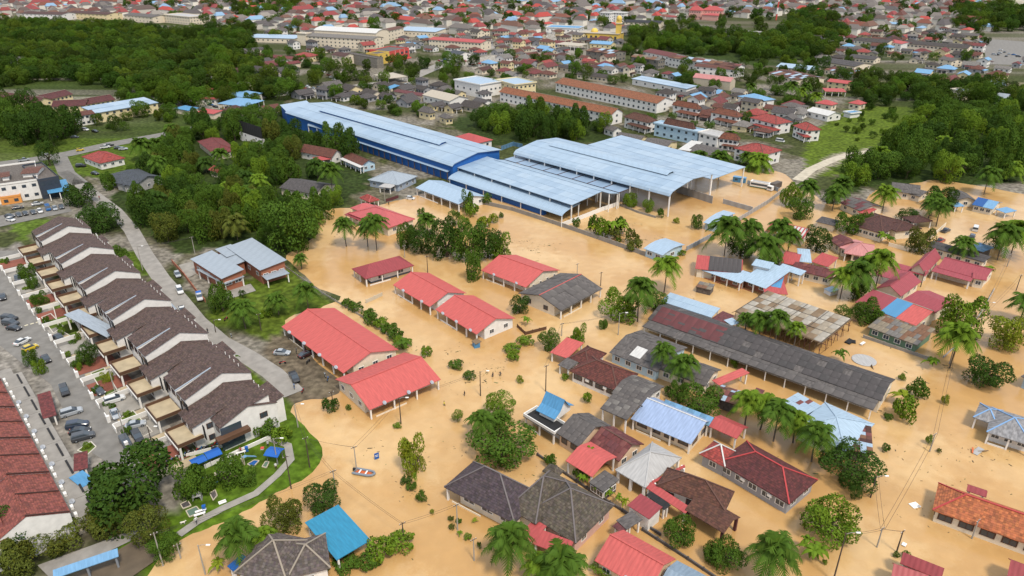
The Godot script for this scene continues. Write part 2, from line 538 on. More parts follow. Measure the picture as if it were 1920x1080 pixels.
func dish(t: Node3D, at: Vector3) -> void:
	if not protos.has("dish"):
		var g := Geo.new()
		var rim := []
		for k in 10: rim.append(Vector3(cos(TAU * k / 10) * 0.5, sin(TAU * k / 10) * 0.5, 0.0))
		for k in 10:
			g.face([rim[k], rim[(k + 1) % 10], Vector3(0, 0, -0.16)], Vector3(0, 0, 1))
		g.tube([Vector3(0, -0.05, -0.1), Vector3(0, -0.6, -0.2)], [0.04, 0.04], 4)
		g.tube([Vector3(0, -0.4, -0.02), Vector3(0, 0, 0.4)], [0.02, 0.02], 4)
		protos["dish"] = g.mesh()
	part("satellite_dish", protos["dish"], mats.dish_grey, t, Transform3D(Basis(Vector3.UP, 0.9) * Basis(Vector3.RIGHT, -0.9), at))

func building(called: String, label: String, category: String, group: String, near: bool, blocks: Array) -> Node3D:
	var t := thing(called, label, category, Vector3(blocks[0][1], 0, blocks[0][2]), 0, group)
	for b in blocks:
		block(t, b, near)
		footprints.append([b[1], b[2], cos(b[3]), sin(b[3]), b[4] / 2, b[5] / 2])
	return t

var FLOOD := PackedVector2Array([Vector2(-60.3,-87.6),Vector2(-59.1,-93.2),Vector2(-54.8,-98.1),Vector2(-49.6,-103.3),Vector2(-45.2,-109.1),Vector2(-42.9,-114.6),Vector2(-43.2,-120.5),Vector2(-46.7,-130.6),Vector2(-50.3,-137.7),Vector2(-44.9,-138.4),Vector2(-40.4,-140.5),Vector2(-38.1,-146.6),Vector2(-41.7,-152.6),Vector2(-59.5,-173.9),Vector2(-64.2,-180.1),Vector2(-53.0,-184.7),Vector2(-48.7,-194.4),Vector2(-61.2,-205.7),Vector2(-74.3,-219.0),Vector2(-78.7,-228.1),Vector2(-75.0,-231.9),Vector2(-69.4,-244.5),Vector2(-76.5,-273.3),Vector2(-67.7,-277.8),Vector2(-52.7,-279.8),Vector2(-39.2,-295.7),Vector2(-25.9,-303.2),Vector2(-15.2,-329.2),Vector2(13.3,-347.6),Vector2(63.7,-347.6),Vector2(111.3,-329.2),Vector2(124.5,-331.0),Vector2(129.8,-320.7),Vector2(126.0,-303.2),Vector2(126.6,-283.2),Vector2(140.7,-279.8),Vector2(162.5,-303.2),Vector2(195.6,-316.5),Vector2(208.0,-308.6),Vector2(214.3,-303.2),Vector2(225.7,-288.6),Vector2(286.4,-283.2),Vector2(170.7,-98.5),Vector2(85.3,-47.3),Vector2(-29.3,-47.3)])
var ZONES := [[Color(0.075,0.11,0.025), PackedVector2Array([Vector2(-433.5,-573.5),Vector2(-346.0,-573.5),Vector2(-239.6,-519.2),Vector2(-169.8,-420.8),Vector2(-195.6,-394.0),Vector2(-267.4,-335.5)])],
	[Color(0.34,0.31,0.27), PackedVector2Array([Vector2(-179.7,-231.3),Vector2(-178.3,-241.2),Vector2(-78.6,-138.4),Vector2(-59.8,-134.3),Vector2(-69.1,-115.9),Vector2(-82.2,-98.3),Vector2(-101.8,-98.3),Vector2(-194.6,-231.3)])],
	[Color(0.12,0.17,0.022), PackedVector2Array([Vector2(-94.5,-199.4),Vector2(-74.7,-217.6),Vector2(-52.3,-188.6),Vector2(-55.8,-183.6),Vector2(-64.7,-176.5),Vector2(-60.1,-168.2),Vector2(-69.5,-168.2),Vector2(-85.6,-180.3)])],
	[Color(0.11,0.19,0.018), PackedVector2Array([Vector2(-70.4,-130.3),Vector2(-54.9,-147.4),Vector2(-34.9,-138.4),Vector2(-33.6,-119.3),Vector2(-36.5,-103.7),Vector2(-52.0,-90.8),Vector2(-61.0,-86.2),Vector2(-73.4,-98.3),Vector2(-64.1,-106.6)])],
	[Color(0.11,0.17,0.02), PackedVector2Array([Vector2(-139.4,-231.3),Vector2(-131.0,-231.3),Vector2(-90.5,-177.1),Vector2(-76.1,-162.6),Vector2(-57.6,-147.4),Vector2(-49.9,-138.4),Vector2(-52.5,-130.3),Vector2(-61.2,-138.4),Vector2(-69.7,-152.2),Vector2(-84.0,-168.2),Vector2(-106.9,-193.9)])],
	[Color(0.13,0.2,0.03), PackedVector2Array([Vector2(-192.5,-257.6),Vector2(-177.0,-266.4),Vector2(-153.9,-246.5),Vector2(-126.3,-217.6),Vector2(-132.6,-217.6),Vector2(-177.4,-263.4),Vector2(-178.3,-241.2)])],
	[Color(0.11,0.17,0.02), PackedVector2Array([Vector2(-254.0,-346.7),Vector2(-230.5,-356.5),Vector2(-196.1,-395.2),Vector2(-183.6,-366.9),Vector2(-217.0,-346.7),Vector2(-239.4,-324.1)])],
	[Color(0.11,0.17,0.02), PackedVector2Array([Vector2(-219.7,-356.5),Vector2(-179.8,-377.8),Vector2(-150.4,-319.9),Vector2(-167.5,-303.9),Vector2(-197.3,-319.9)])],
	[Color(0.05,0.075,0.02), PackedVector2Array([Vector2(-168.3,-282.4),Vector2(-189.8,-401.3),Vector2(-139.9,-473.6),Vector2(-64.1,-319.9),Vector2(-71.7,-257.6),Vector2(-68.1,-226.6),Vector2(-89.8,-231.3),Vector2(-100.9,-236.2),Vector2(-115.9,-226.6),Vector2(-141.3,-257.6)])],
	[Color(0.05,0.075,0.02), PackedVector2Array([Vector2(-692.4,-1026.9),Vector2(-544.5,-992.4),Vector2(-378.9,-848.5),Vector2(-312.0,-901.0),Vector2(-191.8,-573.5),Vector2(-146.9,-473.6),Vector2(-210.2,-449.6),Vector2(-250.5,-509.4),Vector2(-346.0,-573.5),Vector2(-400.2,-573.5)])],
	[Color(0.05,0.075,0.02), PackedVector2Array([Vector2(-335.8,-473.6),Vector2(-290.3,-473.6),Vector2(-237.7,-395.2),Vector2(-236.2,-361.6),Vector2(-260.4,-356.5)])],
	[Color(0.13,0.19,0.022), PackedVector2Array([Vector2(171.1,-407.6),Vector2(254.2,-509.4),Vector2(291.6,-509.4),Vector2(214.0,-389.2),Vector2(162.7,-319.9),Vector2(133.2,-319.9)])],
	[Color(0.05,0.08,0.02), PackedVector2Array([Vector2(157.8,-319.9),Vector2(232.9,-427.7),Vector2(315.3,-539.7),Vector2(361.4,-490.9),Vector2(241.1,-311.7),Vector2(205.1,-307.8),Vector2(162.2,-307.8),Vector2(132.9,-282.4)])],
	[Color(0.42,0.37,0.28), PackedVector2Array([Vector2(134.7,-324.1),Vector2(162.7,-356.5),Vector2(191.6,-372.2),Vector2(184.4,-356.5),Vector2(164.1,-346.7),Vector2(144.7,-324.1),Vector2(128.8,-307.8)])],
	[Color(0.05,0.075,0.02), PackedVector2Array([Vector2(-37.7,-420.8),Vector2(-21.0,-473.6),Vector2(54.2,-427.7),Vector2(57.9,-383.4),Vector2(11.5,-380.0),Vector2(-8.5,-372.2)])],
	[Color(0.06,0.09,0.025), PackedVector2Array([Vector2(132.3,-848.5),Vector2(312.8,-848.5),Vector2(463.5,-1103.2),Vector2(310.2,-686.1),Vector2(221.3,-639.4),Vector2(119.1,-759.2)])],
	[Color(0.5,0.46,0.38), PackedVector2Array([Vector2(-227.9,-500.0),Vector2(-198.1,-509.4),Vector2(-176.2,-457.3),Vector2(-213.4,-465.3)])],
	[Color(0.5,0.46,0.4), PackedVector2Array([Vector2(-42.4,-654.3),Vector2(52.5,-929.6),Vector2(90.2,-848.5),Vector2(49.2,-686.1),Vector2(-26.5,-611.4)])],
	[Color(0.2,0.16,0.11), PackedVector2Array([Vector2(-66.6,-168.2),Vector2(-61.2,-180.3),Vector2(-34.9,-152.2),Vector2(-34.2,-134.3),Vector2(-47.8,-135.3),Vector2(-53.0,-142.8),Vector2(-60.3,-152.2)])],
	[Color(0.62,0.56,0.45), PackedVector2Array([Vector2(815.0,-1593.1),Vector2(1200.4,-1593.1),Vector2(873.0,-1145.7),Vector2(760.1,-1210.6),Vector2(688.6,-1250.9)])],
	[Color(0.35,0.29,0.2), PackedVector2Array([Vector2(334.1,-625.1),Vector2(379.3,-625.1),Vector2(325.2,-529.3),Vector2(282.6,-529.3)])],
	[Color(0.3,0.27,0.22), PackedVector2Array([Vector2(-112.1,-217.6),Vector2(-103.0,-226.6),Vector2(-88.2,-205.2),Vector2(-90.7,-193.9),Vector2(-100.2,-201.3)])]]
var SHEETS := [["road",0.33,"asphalt",PackedVector2Array([Vector2(-190.7,-231.1),Vector2(-173.5,-231.1),Vector2(-154.9,-209.0),Vector2(-134.0,-183.4),Vector2(-115.6,-165.2),Vector2(-98.4,-146.8),Vector2(-88.0,-135.8),Vector2(-77.4,-127.3),Vector2(-69.5,-120.9),Vector2(-72.0,-115.0),Vector2(-79.6,-115.0),Vector2(-93.0,-123.6),Vector2(-103.6,-136.2),Vector2(-113.1,-147.3),Vector2(-126.3,-157.1),Vector2(-155.8,-180.2)])],
	["lane",0.34,"lane",PackedVector2Array([Vector2(-213.2,-324.7),Vector2(-194.9,-305.8),Vector2(-178.9,-288.8),Vector2(-162.0,-270.8),Vector2(-144.8,-249.2),Vector2(-129.1,-225.9),Vector2(-115.0,-206.7),Vector2(-102.6,-191.5),Vector2(-92.2,-177.9),Vector2(-81.0,-166.2),Vector2(-71.2,-158.6),Vector2(-61.9,-150.3),Vector2(-54.2,-141.5),Vector2(-50.3,-144.9),Vector2(-58.2,-154.0),Vector2(-67.9,-162.6),Vector2(-77.5,-170.0),Vector2(-88.2,-181.3),Vector2(-98.6,-194.7),Vector2(-110.9,-209.9),Vector2(-124.8,-228.9),Vector2(-140.6,-252.2),Vector2(-158.0,-274.2),Vector2(-175.1,-292.3),Vector2(-191.2,-309.4),Vector2(-209.5,-328.3)])],
	["main_road",0.35,"asphalt",PackedVector2Array([Vector2(-260.6,-325.3),Vector2(-246.0,-334.4),Vector2(-234.5,-342.3),Vector2(-221.8,-355.0),Vector2(-209.6,-374.2),Vector2(-192.4,-392.6),Vector2(-176.3,-413.2),Vector2(-185.0,-420.0),Vector2(-200.7,-399.8),Vector2(-218.3,-380.9),Vector2(-230.5,-361.7),Vector2(-241.6,-350.7),Vector2(-252.0,-343.6),Vector2(-266.4,-334.6)])],
	["car_park",0.345,"asphalt",PackedVector2Array([Vector2(-207.7,-262.0),Vector2(-184.7,-282.2),Vector2(-176.8,-271.7),Vector2(-194.6,-254.5),Vector2(-200.0,-250.6)])],
	["side_road",0.34,"asphalt",PackedVector2Array([Vector2(-232.1,-352.3),Vector2(-210.9,-321.8),Vector2(-195.6,-305.2),Vector2(-190.5,-310.0),Vector2(-205.4,-326.1),Vector2(-226.4,-356.3)])],
	["park_path",0.34,"path",PackedVector2Array([Vector2(-53.4,-125.3),Vector2(-48.9,-123.1),Vector2(-47.2,-118.8),Vector2(-48.5,-114.5),Vector2(-51.0,-109.3),Vector2(-55.8,-105.4),Vector2(-59.5,-101.7),Vector2(-61.7,-98.3),Vector2(-60.2,-97.4),Vector2(-58.2,-100.6),Vector2(-54.6,-104.2),Vector2(-49.7,-108.2),Vector2(-47.0,-113.9),Vector2(-45.5,-118.9),Vector2(-47.6,-124.2),Vector2(-52.6,-126.8)])],
	["town_road",0.36,"lane",PackedVector2Array([Vector2(-187.0,-485.5),Vector2(-149.7,-519.4),Vector2(-122.3,-533.8),Vector2(-77.6,-569.7),Vector2(-55.0,-651.6),Vector2(-25.6,-736.4),Vector2(30.2,-869.5),Vector2(95.9,-923.5),Vector2(87.6,-933.6),Vector2(19.3,-876.5),Vector2(-37.7,-741.1),Vector2(-67.4,-655.5),Vector2(-88.9,-576.1),Vector2(-129.7,-544.5),Vector2(-157.5,-529.8),Vector2(-195.7,-495.2)])],
	["town_street",0.36,"lane",PackedVector2Array([Vector2(128.4,-1315.7),Vector2(92.6,-929.0),Vector2(95.1,-847.3),Vector2(109.1,-847.7),Vector2(106.6,-928.1),Vector2(142.3,-1314.4)])],
	["hill_road",0.36,"lane",PackedVector2Array([Vector2(500.3,-1351.0),Vector2(484.5,-1172.7),Vector2(412.8,-961.3),Vector2(338.7,-803.7),Vector2(283.2,-723.8),Vector2(293.9,-716.4),Vector2(350.1,-797.5),Vector2(424.9,-956.5),Vector2(497.2,-1169.9),Vector2(513.2,-1349.9)])],
	["town_square",0.37,"asphalt",PackedVector2Array([Vector2(524.0,-837.6),Vector2(552.2,-809.5),Vector2(557.1,-758.2),Vector2(474.3,-638.6),Vector2(418.8,-653.5)])],
	["yard",0.35,"concrete",PackedVector2Array([Vector2(-131.2,-152.1),Vector2(-127.4,-154.5),Vector2(-82.9,-105.0),Vector2(-85.0,-103.3)])],
	["hard_court",0.37,"mudyard",PackedVector2Array([Vector2(-70.6,-93.7),Vector2(-67.6,-97.5),Vector2(-62.0,-92.5),Vector2(-66.3,-86.1),Vector2(-77.1,-86.1)])],
	["culvert",0.38,"concrete",PackedVector2Array([Vector2(-82.5,-90.7),Vector2(-69.0,-99.5),Vector2(-67.8,-97.4),Vector2(-78.5,-87.8)])],
	["villa_drive",0.36,"path",PackedVector2Array([Vector2(-111.6,-218.7),Vector2(-107.0,-222.7),Vector2(-101.4,-215.2),Vector2(-104.7,-208.2)])],
	["villa_court",0.36,"path",PackedVector2Array([Vector2(-89.4,-199.2),Vector2(-82.8,-204.2),Vector2(-79.5,-199.2),Vector2(-86.3,-193.0)])],
	["dirt_track",0.33,"sand",PackedVector2Array([Vector2(186.6,-365.7),Vector2(169.5,-358.4),Vector2(156.9,-348.3),Vector2(140.0,-331.5),Vector2(127.5,-314.5),Vector2(131.5,-311.6),Vector2(143.7,-328.2),Vector2(160.3,-344.6),Vector2(172.0,-354.1),Vector2(188.5,-361.1)])]]
var PLANTS := [
[0,1,1,-2.3,-120.7,15.3,6.7],
[0,3,2,-2.7,-133.9,7.6,7.2],
[0,4,3,-19.7,-115.7,6.6,7.7],
[0,1,0,-36.3,-105.4,7.6,5.0],
[0,0,4,-42.2,-100.4,7.7,5.9],
[1,0,1,-47.4,-92.2,7.5,8.9],
[1,0,2,-43.6,-93.4,4.7,6.3],
[3,1,3,-50.8,-90.1,3.1,3.5],
[4,0,1,-28.8,-90.8,5.6,1.5],
[4,0,2,-23.1,-93.0,5.9,3.9],
[4,0,2,-20.0,-95.4,5.8,2.5],
[4,0,1,-25.1,-90.8,4.6,2.2],
[4,1,1,-34.2,-90.3,5.6,1.0],
[0,2,0,-72.1,-106.2,18.6,10.3],
[0,4,1,-63.8,-108.6,7.9,6.7],
[0,1,0,-88.8,-93.1,9.4,8.8],
[0,1,4,-82.0,-95.3,10.5,4.7],
[0,0,4,-74.5,-99.5,8.4,5.0],
[0,3,4,-65.3,-96.5,7.9,7.8],
[0,1,1,-61.1,-92.8,5.7,5.1],
[0,2,4,-85.0,-89.3,8.3,5.9],
[0,4,1,-56.6,-111.5,7.5,5.3],
[0,4,1,-52.6,-112.4,5.4,2.7],
[0,4,1,-60.9,-110.2,5.8,3.9],
[4,0,1,-54.2,-128.0,6.5,3.5],
[4,0,2,-50.0,-125.8,5.2,3.2],
[4,1,2,-57.2,-129.9,4.8,1.6],
[4,1,1,-59.1,-126.8,4.7,2.4],
[3,0,1,-69.5,-151.4,5.6,7.0],
[4,1,1,-64.1,-137.9,3.7,1.8],
[1,0,1,-74.5,-175.1,7.8,9.4],
[0,0,1,-84.9,-185.9,7.5,8.7],
[1,2,1,-59.1,-184.0,7.5,10.7],
[1,1,1,-67.9,-183.4,6.8,7.6],
[0,3,0,-81.9,-194.4,2.3,3.1],
[1,0,1,-69.9,-216.0,4.6,5.8],
[4,1,2,-71.0,-182.3,4.6,2.4],
[1,2,2,47.1,-198.8,9.3,12.6],
[0,0,2,31.2,-182.5,12.0,7.8],
[1,1,1,36.0,-179.8,9.5,14.3],
[0,1,1,42.2,-186.8,7.9,6.0],
[1,2,1,73.4,-227.2,13.3,15.2],
[1,2,1,83.8,-218.2,12.5,11.9],
[1,2,1,82.9,-231.9,9.4,12.0],
[1,0,1,92.9,-231.9,9.4,12.3],
[0,1,0,79.0,-227.4,11.4,9.2],
[1,1,1,95.0,-227.2,8.3,10.8],
[0,0,1,87.3,-220.6,7.2,6.3],
[1,2,1,37.3,-150.6,6.1,10.1],
[1,0,1,40.7,-144.3,7.2,10.8],
[0,1,1,43.3,-135.7,10.3,6.9],
[0,0,1,39.4,-140.6,5.1,5.1],
[1,2,2,52.2,-130.6,7.2,9.7],
[1,1,2,55.3,-129.6,7.1,9.3],
[1,0,1,56.9,-125.3,7.7,10.6],
[1,1,2,61.0,-124.9,6.5,8.4],
[1,1,1,62.7,-118.6,7.4,10.1],
[0,1,0,56.2,-138.4,5.0,3.6],
[0,1,0,68.2,-113.6,12.8,6.7],
[0,3,0,66.8,-107.4,3.1,3.5],
[0,0,2,57.5,-98.0,10.6,7.3],
[3,1,2,53.2,-92.2,5.1,5.3],
[3,0,2,52.5,-94.1,2.9,4.4],
[1,1,1,43.4,-87.0,8.1,10.9],
[0,0,1,30.0,-96.5,6.2,5.2],
[0,0,1,37.4,-91.0,6.5,4.9],
[0,0,1,35.2,-92.3,3.8,3.3],
[1,0,1,-0.2,-90.1,8.3,10.3],
[1,2,1,8.0,-85.4,8.6,9.7],
[1,2,2,4.5,-87.6,5.4,6.2],
[0,3,2,15.6,-89.0,5.1,2.0],
[0,1,0,116.1,-147.9,11.3,7.1],
[0,1,3,132.2,-165.3,11.4,9.7],
[1,2,1,144.6,-179.2,8.5,9.7],
[4,0,2,88.9,-133.4,5.8,6.0],
[4,0,1,96.5,-142.1,5.1,4.6],
[3,0,3,91.1,-138.4,5.5,4.8],
[0,0,2,123.6,-172.4,12.4,11.0],
[1,0,2,111.6,-155.1,10.1,13.2],
[0,0,1,101.4,-179.8,8.9,6.5],
[0,3,1,94.7,-180.7,5.5,4.6],
[3,1,2,106.8,-155.1,4.1,4.7],
[1,1,1,104.0,-194.4,10.1,12.8],
[1,2,2,113.0,-199.9,10.0,14.4],
[1,1,2,99.9,-194.4,8.8,10.7],
[1,2,1,110.2,-201.8,8.4,11.3],
[0,2,1,105.7,-194.7,6.5,6.7],
[1,0,1,152.3,-222.6,8.3,9.2],
[1,2,1,165.6,-223.5,11.3,14.1],
[1,1,2,172.5,-227.2,11.1,13.7],
[0,1,1,172.1,-234.1,7.6,6.8],
[3,0,2,153.7,-209.7,5.2,4.7],
[0,0,4,142.6,-231.1,9.7,8.3],
[3,0,2,132.9,-239.3,5.0,5.1],
[3,1,1,135.6,-237.8,4.2,4.7],
[0,1,0,106.7,-231.3,9.7,9.4],
[0,0,1,125.7,-249.7,11.2,7.0],
[0,1,1,113.2,-264.6,10.5,8.2],
[1,0,1,122.1,-283.2,9.8,10.3],
[1,2,1,129.3,-273.3,9.0,11.2],
[1,1,2,149.7,-273.3,9.9,11.2],
[1,2,1,163.2,-264.1,7.1,8.8],
[1,0,1,165.8,-267.1,8.5,9.9],
[0,0,0,174.9,-277.2,12.6,8.4],
[0,1,0,153.3,-261.0,8.7,5.2],
[1,1,1,161.7,-255.4,8.1,11.3],
[0,0,2,114.2,-279.6,9.2,8.8],
[0,1,1,132.9,-282.3,7.5,6.9],
[1,2,1,202.7,-293.6,10.1,12.9],
[1,2,2,224.8,-312.5,10.6,9.9],
[0,1,0,-31.6,-229.7,9.7,10.7],
[0,0,0,-22.4,-226.3,12.9,13.0],
[0,1,1,-14.6,-223.7,13.1,13.9],
[0,1,0,-8.3,-225.8,11.4,11.4],
[0,4,2,-3.3,-225.1,9.5,7.9],
[0,0,1,-37.0,-234.9,8.3,8.5],
[0,4,1,-13.0,-207.5,7.2,8.4],
[1,0,1,-59.0,-235.8,8.0,11.3],
[1,2,1,-51.4,-235.8,8.0,10.5],
[1,1,1,-47.5,-231.9,9.4,13.9],
[1,0,1,-31.1,-246.0,8.3,9.2],
[0,3,1,-22.1,-257.4,5.7,6.1],
[0,1,1,-77.4,-233.5,21.1,19.7],
[0,1,0,2.3,-185.6,6.3,5.2],
[0,1,1,10.0,-164.7,6.3,5.4],
[0,4,2,18.5,-167.5,4.9,4.9],
[4,1,2,15.8,-167.0,3.5,2.3],
[3,0,2,3.8,-177.6,3.3,3.4],
[4,0,2,17.1,-148.5,2.1,2.5],
[4,1,2,17.6,-139.6,2.3,3.0],
[3,0,3,17.4,-139.9,2.8,3.0],
[4,0,2,13.2,-149.7,2.1,1.7],
[4,1,3,2.1,-148.5,2.1,1.7],
[4,1,1,-41.7,-182.6,5.3,2.5],
[4,1,1,-39.5,-178.9,5.5,2.7],
[4,0,2,-36.7,-176.3,5.1,2.8],
[4,1,1,-34.0,-172.8,5.3,3.0],
[4,0,1,-31.8,-169.8,5.0,3.0],
[4,1,2,-29.4,-166.3,5.5,2.6],
[4,0,1,-45.9,-186.3,4.7,2.7],
[3,0,1,-28.0,-160.8,5.9,6.1],
[4,0,2,-22.4,-161.1,3.6,2.8],
[4,0,1,-14.3,-155.5,4.6,1.8],
[4,0,1,-10.6,-150.2,3.5,2.1],
[4,0,2,0.0,-163.7,5.7,1.6],
[4,0,2,3.6,-167.6,5.2,1.9],
[4,1,1,-49.2,-189.0,4.8,2.4],
[4,0,1,-17.6,-106.9,2.3,2.4],
[4,1,1,-19.9,-110.0,2.5,1.7],
[4,0,0,-21.3,-112.4,2.8,1.0],
[4,0,3,-15.2,-103.6,1.0,1.0],
[4,1,4,-11.5,-101.7,1.4,1.0],
[4,1,1,-10.0,-101.0,1.4,1.1],
[4,0,4,-11.2,-99.7,1.4,1.0],
[3,1,2,-9.6,-97.9,1.2,1.7],
[4,0,2,-8.0,-97.2,1.7,1.1],
[3,1,3,-7.0,-101.2,1.2,1.3],
[4,1,1,-5.9,-95.0,1.0,1.5],
[3,0,2,-19.1,-110.6,1.3,4.7],
[4,1,0,-42.2,-137.2,4.5,3.0],
[4,1,1,-37.9,-137.3,1.7,1.0],
[4,0,2,-25.7,-130.4,2.2,1.0],
[0,3,2,-12.3,-132.5,2.7,3.3],
[1,2,1,-6.3,-123.1,5.7,9.7],
[1,0,1,-2.9,-127.7,5.2,6.4],
[3,0,1,-8.9,-128.7,3.5,5.0],
[3,0,2,16.1,-117.9,2.7,5.5],
[3,1,2,14.4,-111.4,2.6,4.1],
[3,0,2,16.7,-108.4,2.5,3.4],
[3,1,2,18.8,-107.6,2.1,3.3],
[4,0,1,13.5,-113.9,2.6,2.4],
[4,1,1,7.8,-117.4,3.3,2.9],
[3,0,2,20.6,-106.1,2.1,3.1],
[3,0,3,21.7,-104.7,2.0,3.3],
[4,0,3,44.0,-118.3,1.1,1.0],
[4,1,1,29.8,-247.9,5.2,7.4],
[4,1,1,39.8,-249.1,5.6,6.4],
[4,0,2,33.3,-244.0,5.9,7.2],
[3,1,2,35.5,-246.0,7.9,8.8],
[3,0,2,40.6,-247.1,6.7,7.3],
[3,1,3,30.7,-247.1,5.9,6.7],
[4,1,4,37.1,-243.2,6.6,4.4],
[4,1,4,43.3,-238.8,5.8,5.1],
[4,0,1,24.4,-255.0,3.7,3.6],
[4,1,1,31.4,-245.2,2.0,1.5],
[4,1,1,38.6,-240.1,2.3,1.6],
[4,1,4,43.1,-231.8,6.4,3.8],
[0,0,2,48.0,-277.6,6.5,5.8],
[0,1,2,54.7,-272.0,5.1,5.4],
[4,1,1,58.2,-265.3,3.4,3.9],
[4,0,3,63.4,-259.2,2.9,2.1],
[0,0,1,69.6,-253.1,4.8,5.5],
[4,1,2,58.4,-228.7,4.5,2.1],
[4,0,2,-15.9,-267.6,6.3,5.1],
[4,0,1,-11.1,-282.2,6.6,4.2],
[0,4,1,-18.3,-272.3,6.0,7.5],
[4,1,3,-11.2,-255.0,6.9,4.1],
[4,0,3,-7.2,-259.8,4.5,3.6],
[4,1,1,-36.1,-268.3,3.4,2.8],
[4,0,3,-12.5,-237.7,2.7,3.6],
[4,0,1,-4.2,-264.8,2.1,2.3],
[0,3,2,-17.9,-249.0,5.2,7.0],
[4,1,2,0.0,-159.2,4.2,2.0],
[4,1,2,27.3,-137.6,2.5,2.9],
[4,1,1,37.8,-143.1,3.1,2.1],
[4,1,2,56.7,-155.9,2.5,2.5],
[4,0,2,96.6,-149.5,1.9,1.8],
[4,0,3,101.7,-139.4,2.0,2.4],
[4,0,2,90.1,-124.5,1.6,2.3],
[4,0,4,90.9,-121.7,1.1,1.0],
[4,0,1,56.2,-113.5,1.5,2.2],
[4,1,1,32.6,-101.7,1.4,1.4],
[4,0,1,67.9,-92.9,1.3,1.1],
[4,1,1,69.6,-92.6,1.9,1.2],
[4,1,2,54.6,-91.4,1.1,1.0],
[4,0,2,73.2,-120.2,1.8,1.5],
[4,0,1,79.7,-122.0,2.0,1.9],
[4,0,1,85.6,-133.4,2.4,1.5],
[0,1,0,-153.9,-252.1,16.1,9.1],
[0,0,0,-177.4,-280.6,13.2,8.4],
[0,1,0,-160.8,-261.4,10.4,7.1],
[4,0,1,-138.3,-228.9,5.6,3.0],
[0,0,1,-129.2,-216.7,6.4,6.1],
[0,2,1,-176.0,-299.7,7.9,7.3],
[0,3,0,-223.1,-336.6,9.8,13.2],
[0,3,1,-174.3,-318.1,4.9,6.6],
[0,0,1,-159.7,-219.8,5.4,2.6],
[0,0,1,-154.9,-207.5,5.8,5.5],
[0,1,1,-149.4,-201.1,4.0,4.2],
[0,0,1,-141.0,-190.6,5.1,3.8],
[0,3,0,-108.1,-156.7,5.2,6.6],
[0,1,1,-109.5,-156.4,4.1,4.5],
[0,0,1,-122.9,-156.2,3.8,4.6],
[0,0,2,-118.3,-152.2,3.5,4.0],
[0,3,2,-123.9,-171.6,2.1,2.8],
[0,0,2,-118.1,-169.1,1.7,2.4],
[4,0,2,-87.9,-134.2,2.0,1.6],
[4,0,2,-91.0,-122.9,2.1,1.5],
[4,0,2,-108.0,-134.3,2.2,1.6],
[0,4,3,-100.0,-148.5,3.7,2.4],
[4,1,1,-69.3,-120.2,1.8,1.9],
[4,1,2,-89.9,-145.1,2.3,1.9],
[1,2,1,66.6,-168.0,6.7,9.8],
[1,0,1,70.0,-165.2,6.9,11.6],
[1,0,2,74.1,-163.0,4.8,9.3],
[1,0,1,64.5,-172.7,5.3,6.7],
[3,1,1,84.5,-158.2,3.6,5.3],
[1,0,2,-106.1,-288.6,8.1,10.9],
[1,1,1,-106.6,-273.3,7.3,10.1],
[1,0,1,-75.9,-290.0,10.4,15.8],
[1,1,1,-183.0,-347.6,11.7,12.0],
[1,1,1,90.6,-338.2,10.4,7.9],
[1,0,1,101.0,-338.2,11.4,7.9],
[1,0,2,116.4,-329.2,13.2,9.0],
[1,1,2,127.3,-347.6,9.6,6.7],
[1,1,1,185.3,-483.3,10.7,15.6],
[1,2,1,113.9,-338.2,8.8,7.4],
[0,0,1,137.5,-417.9,8.1,8.5],
[0,1,1,133.7,-254.1,4.9,6.6],
[0,2,1,25.5,-175.6,3.0,2.6]]
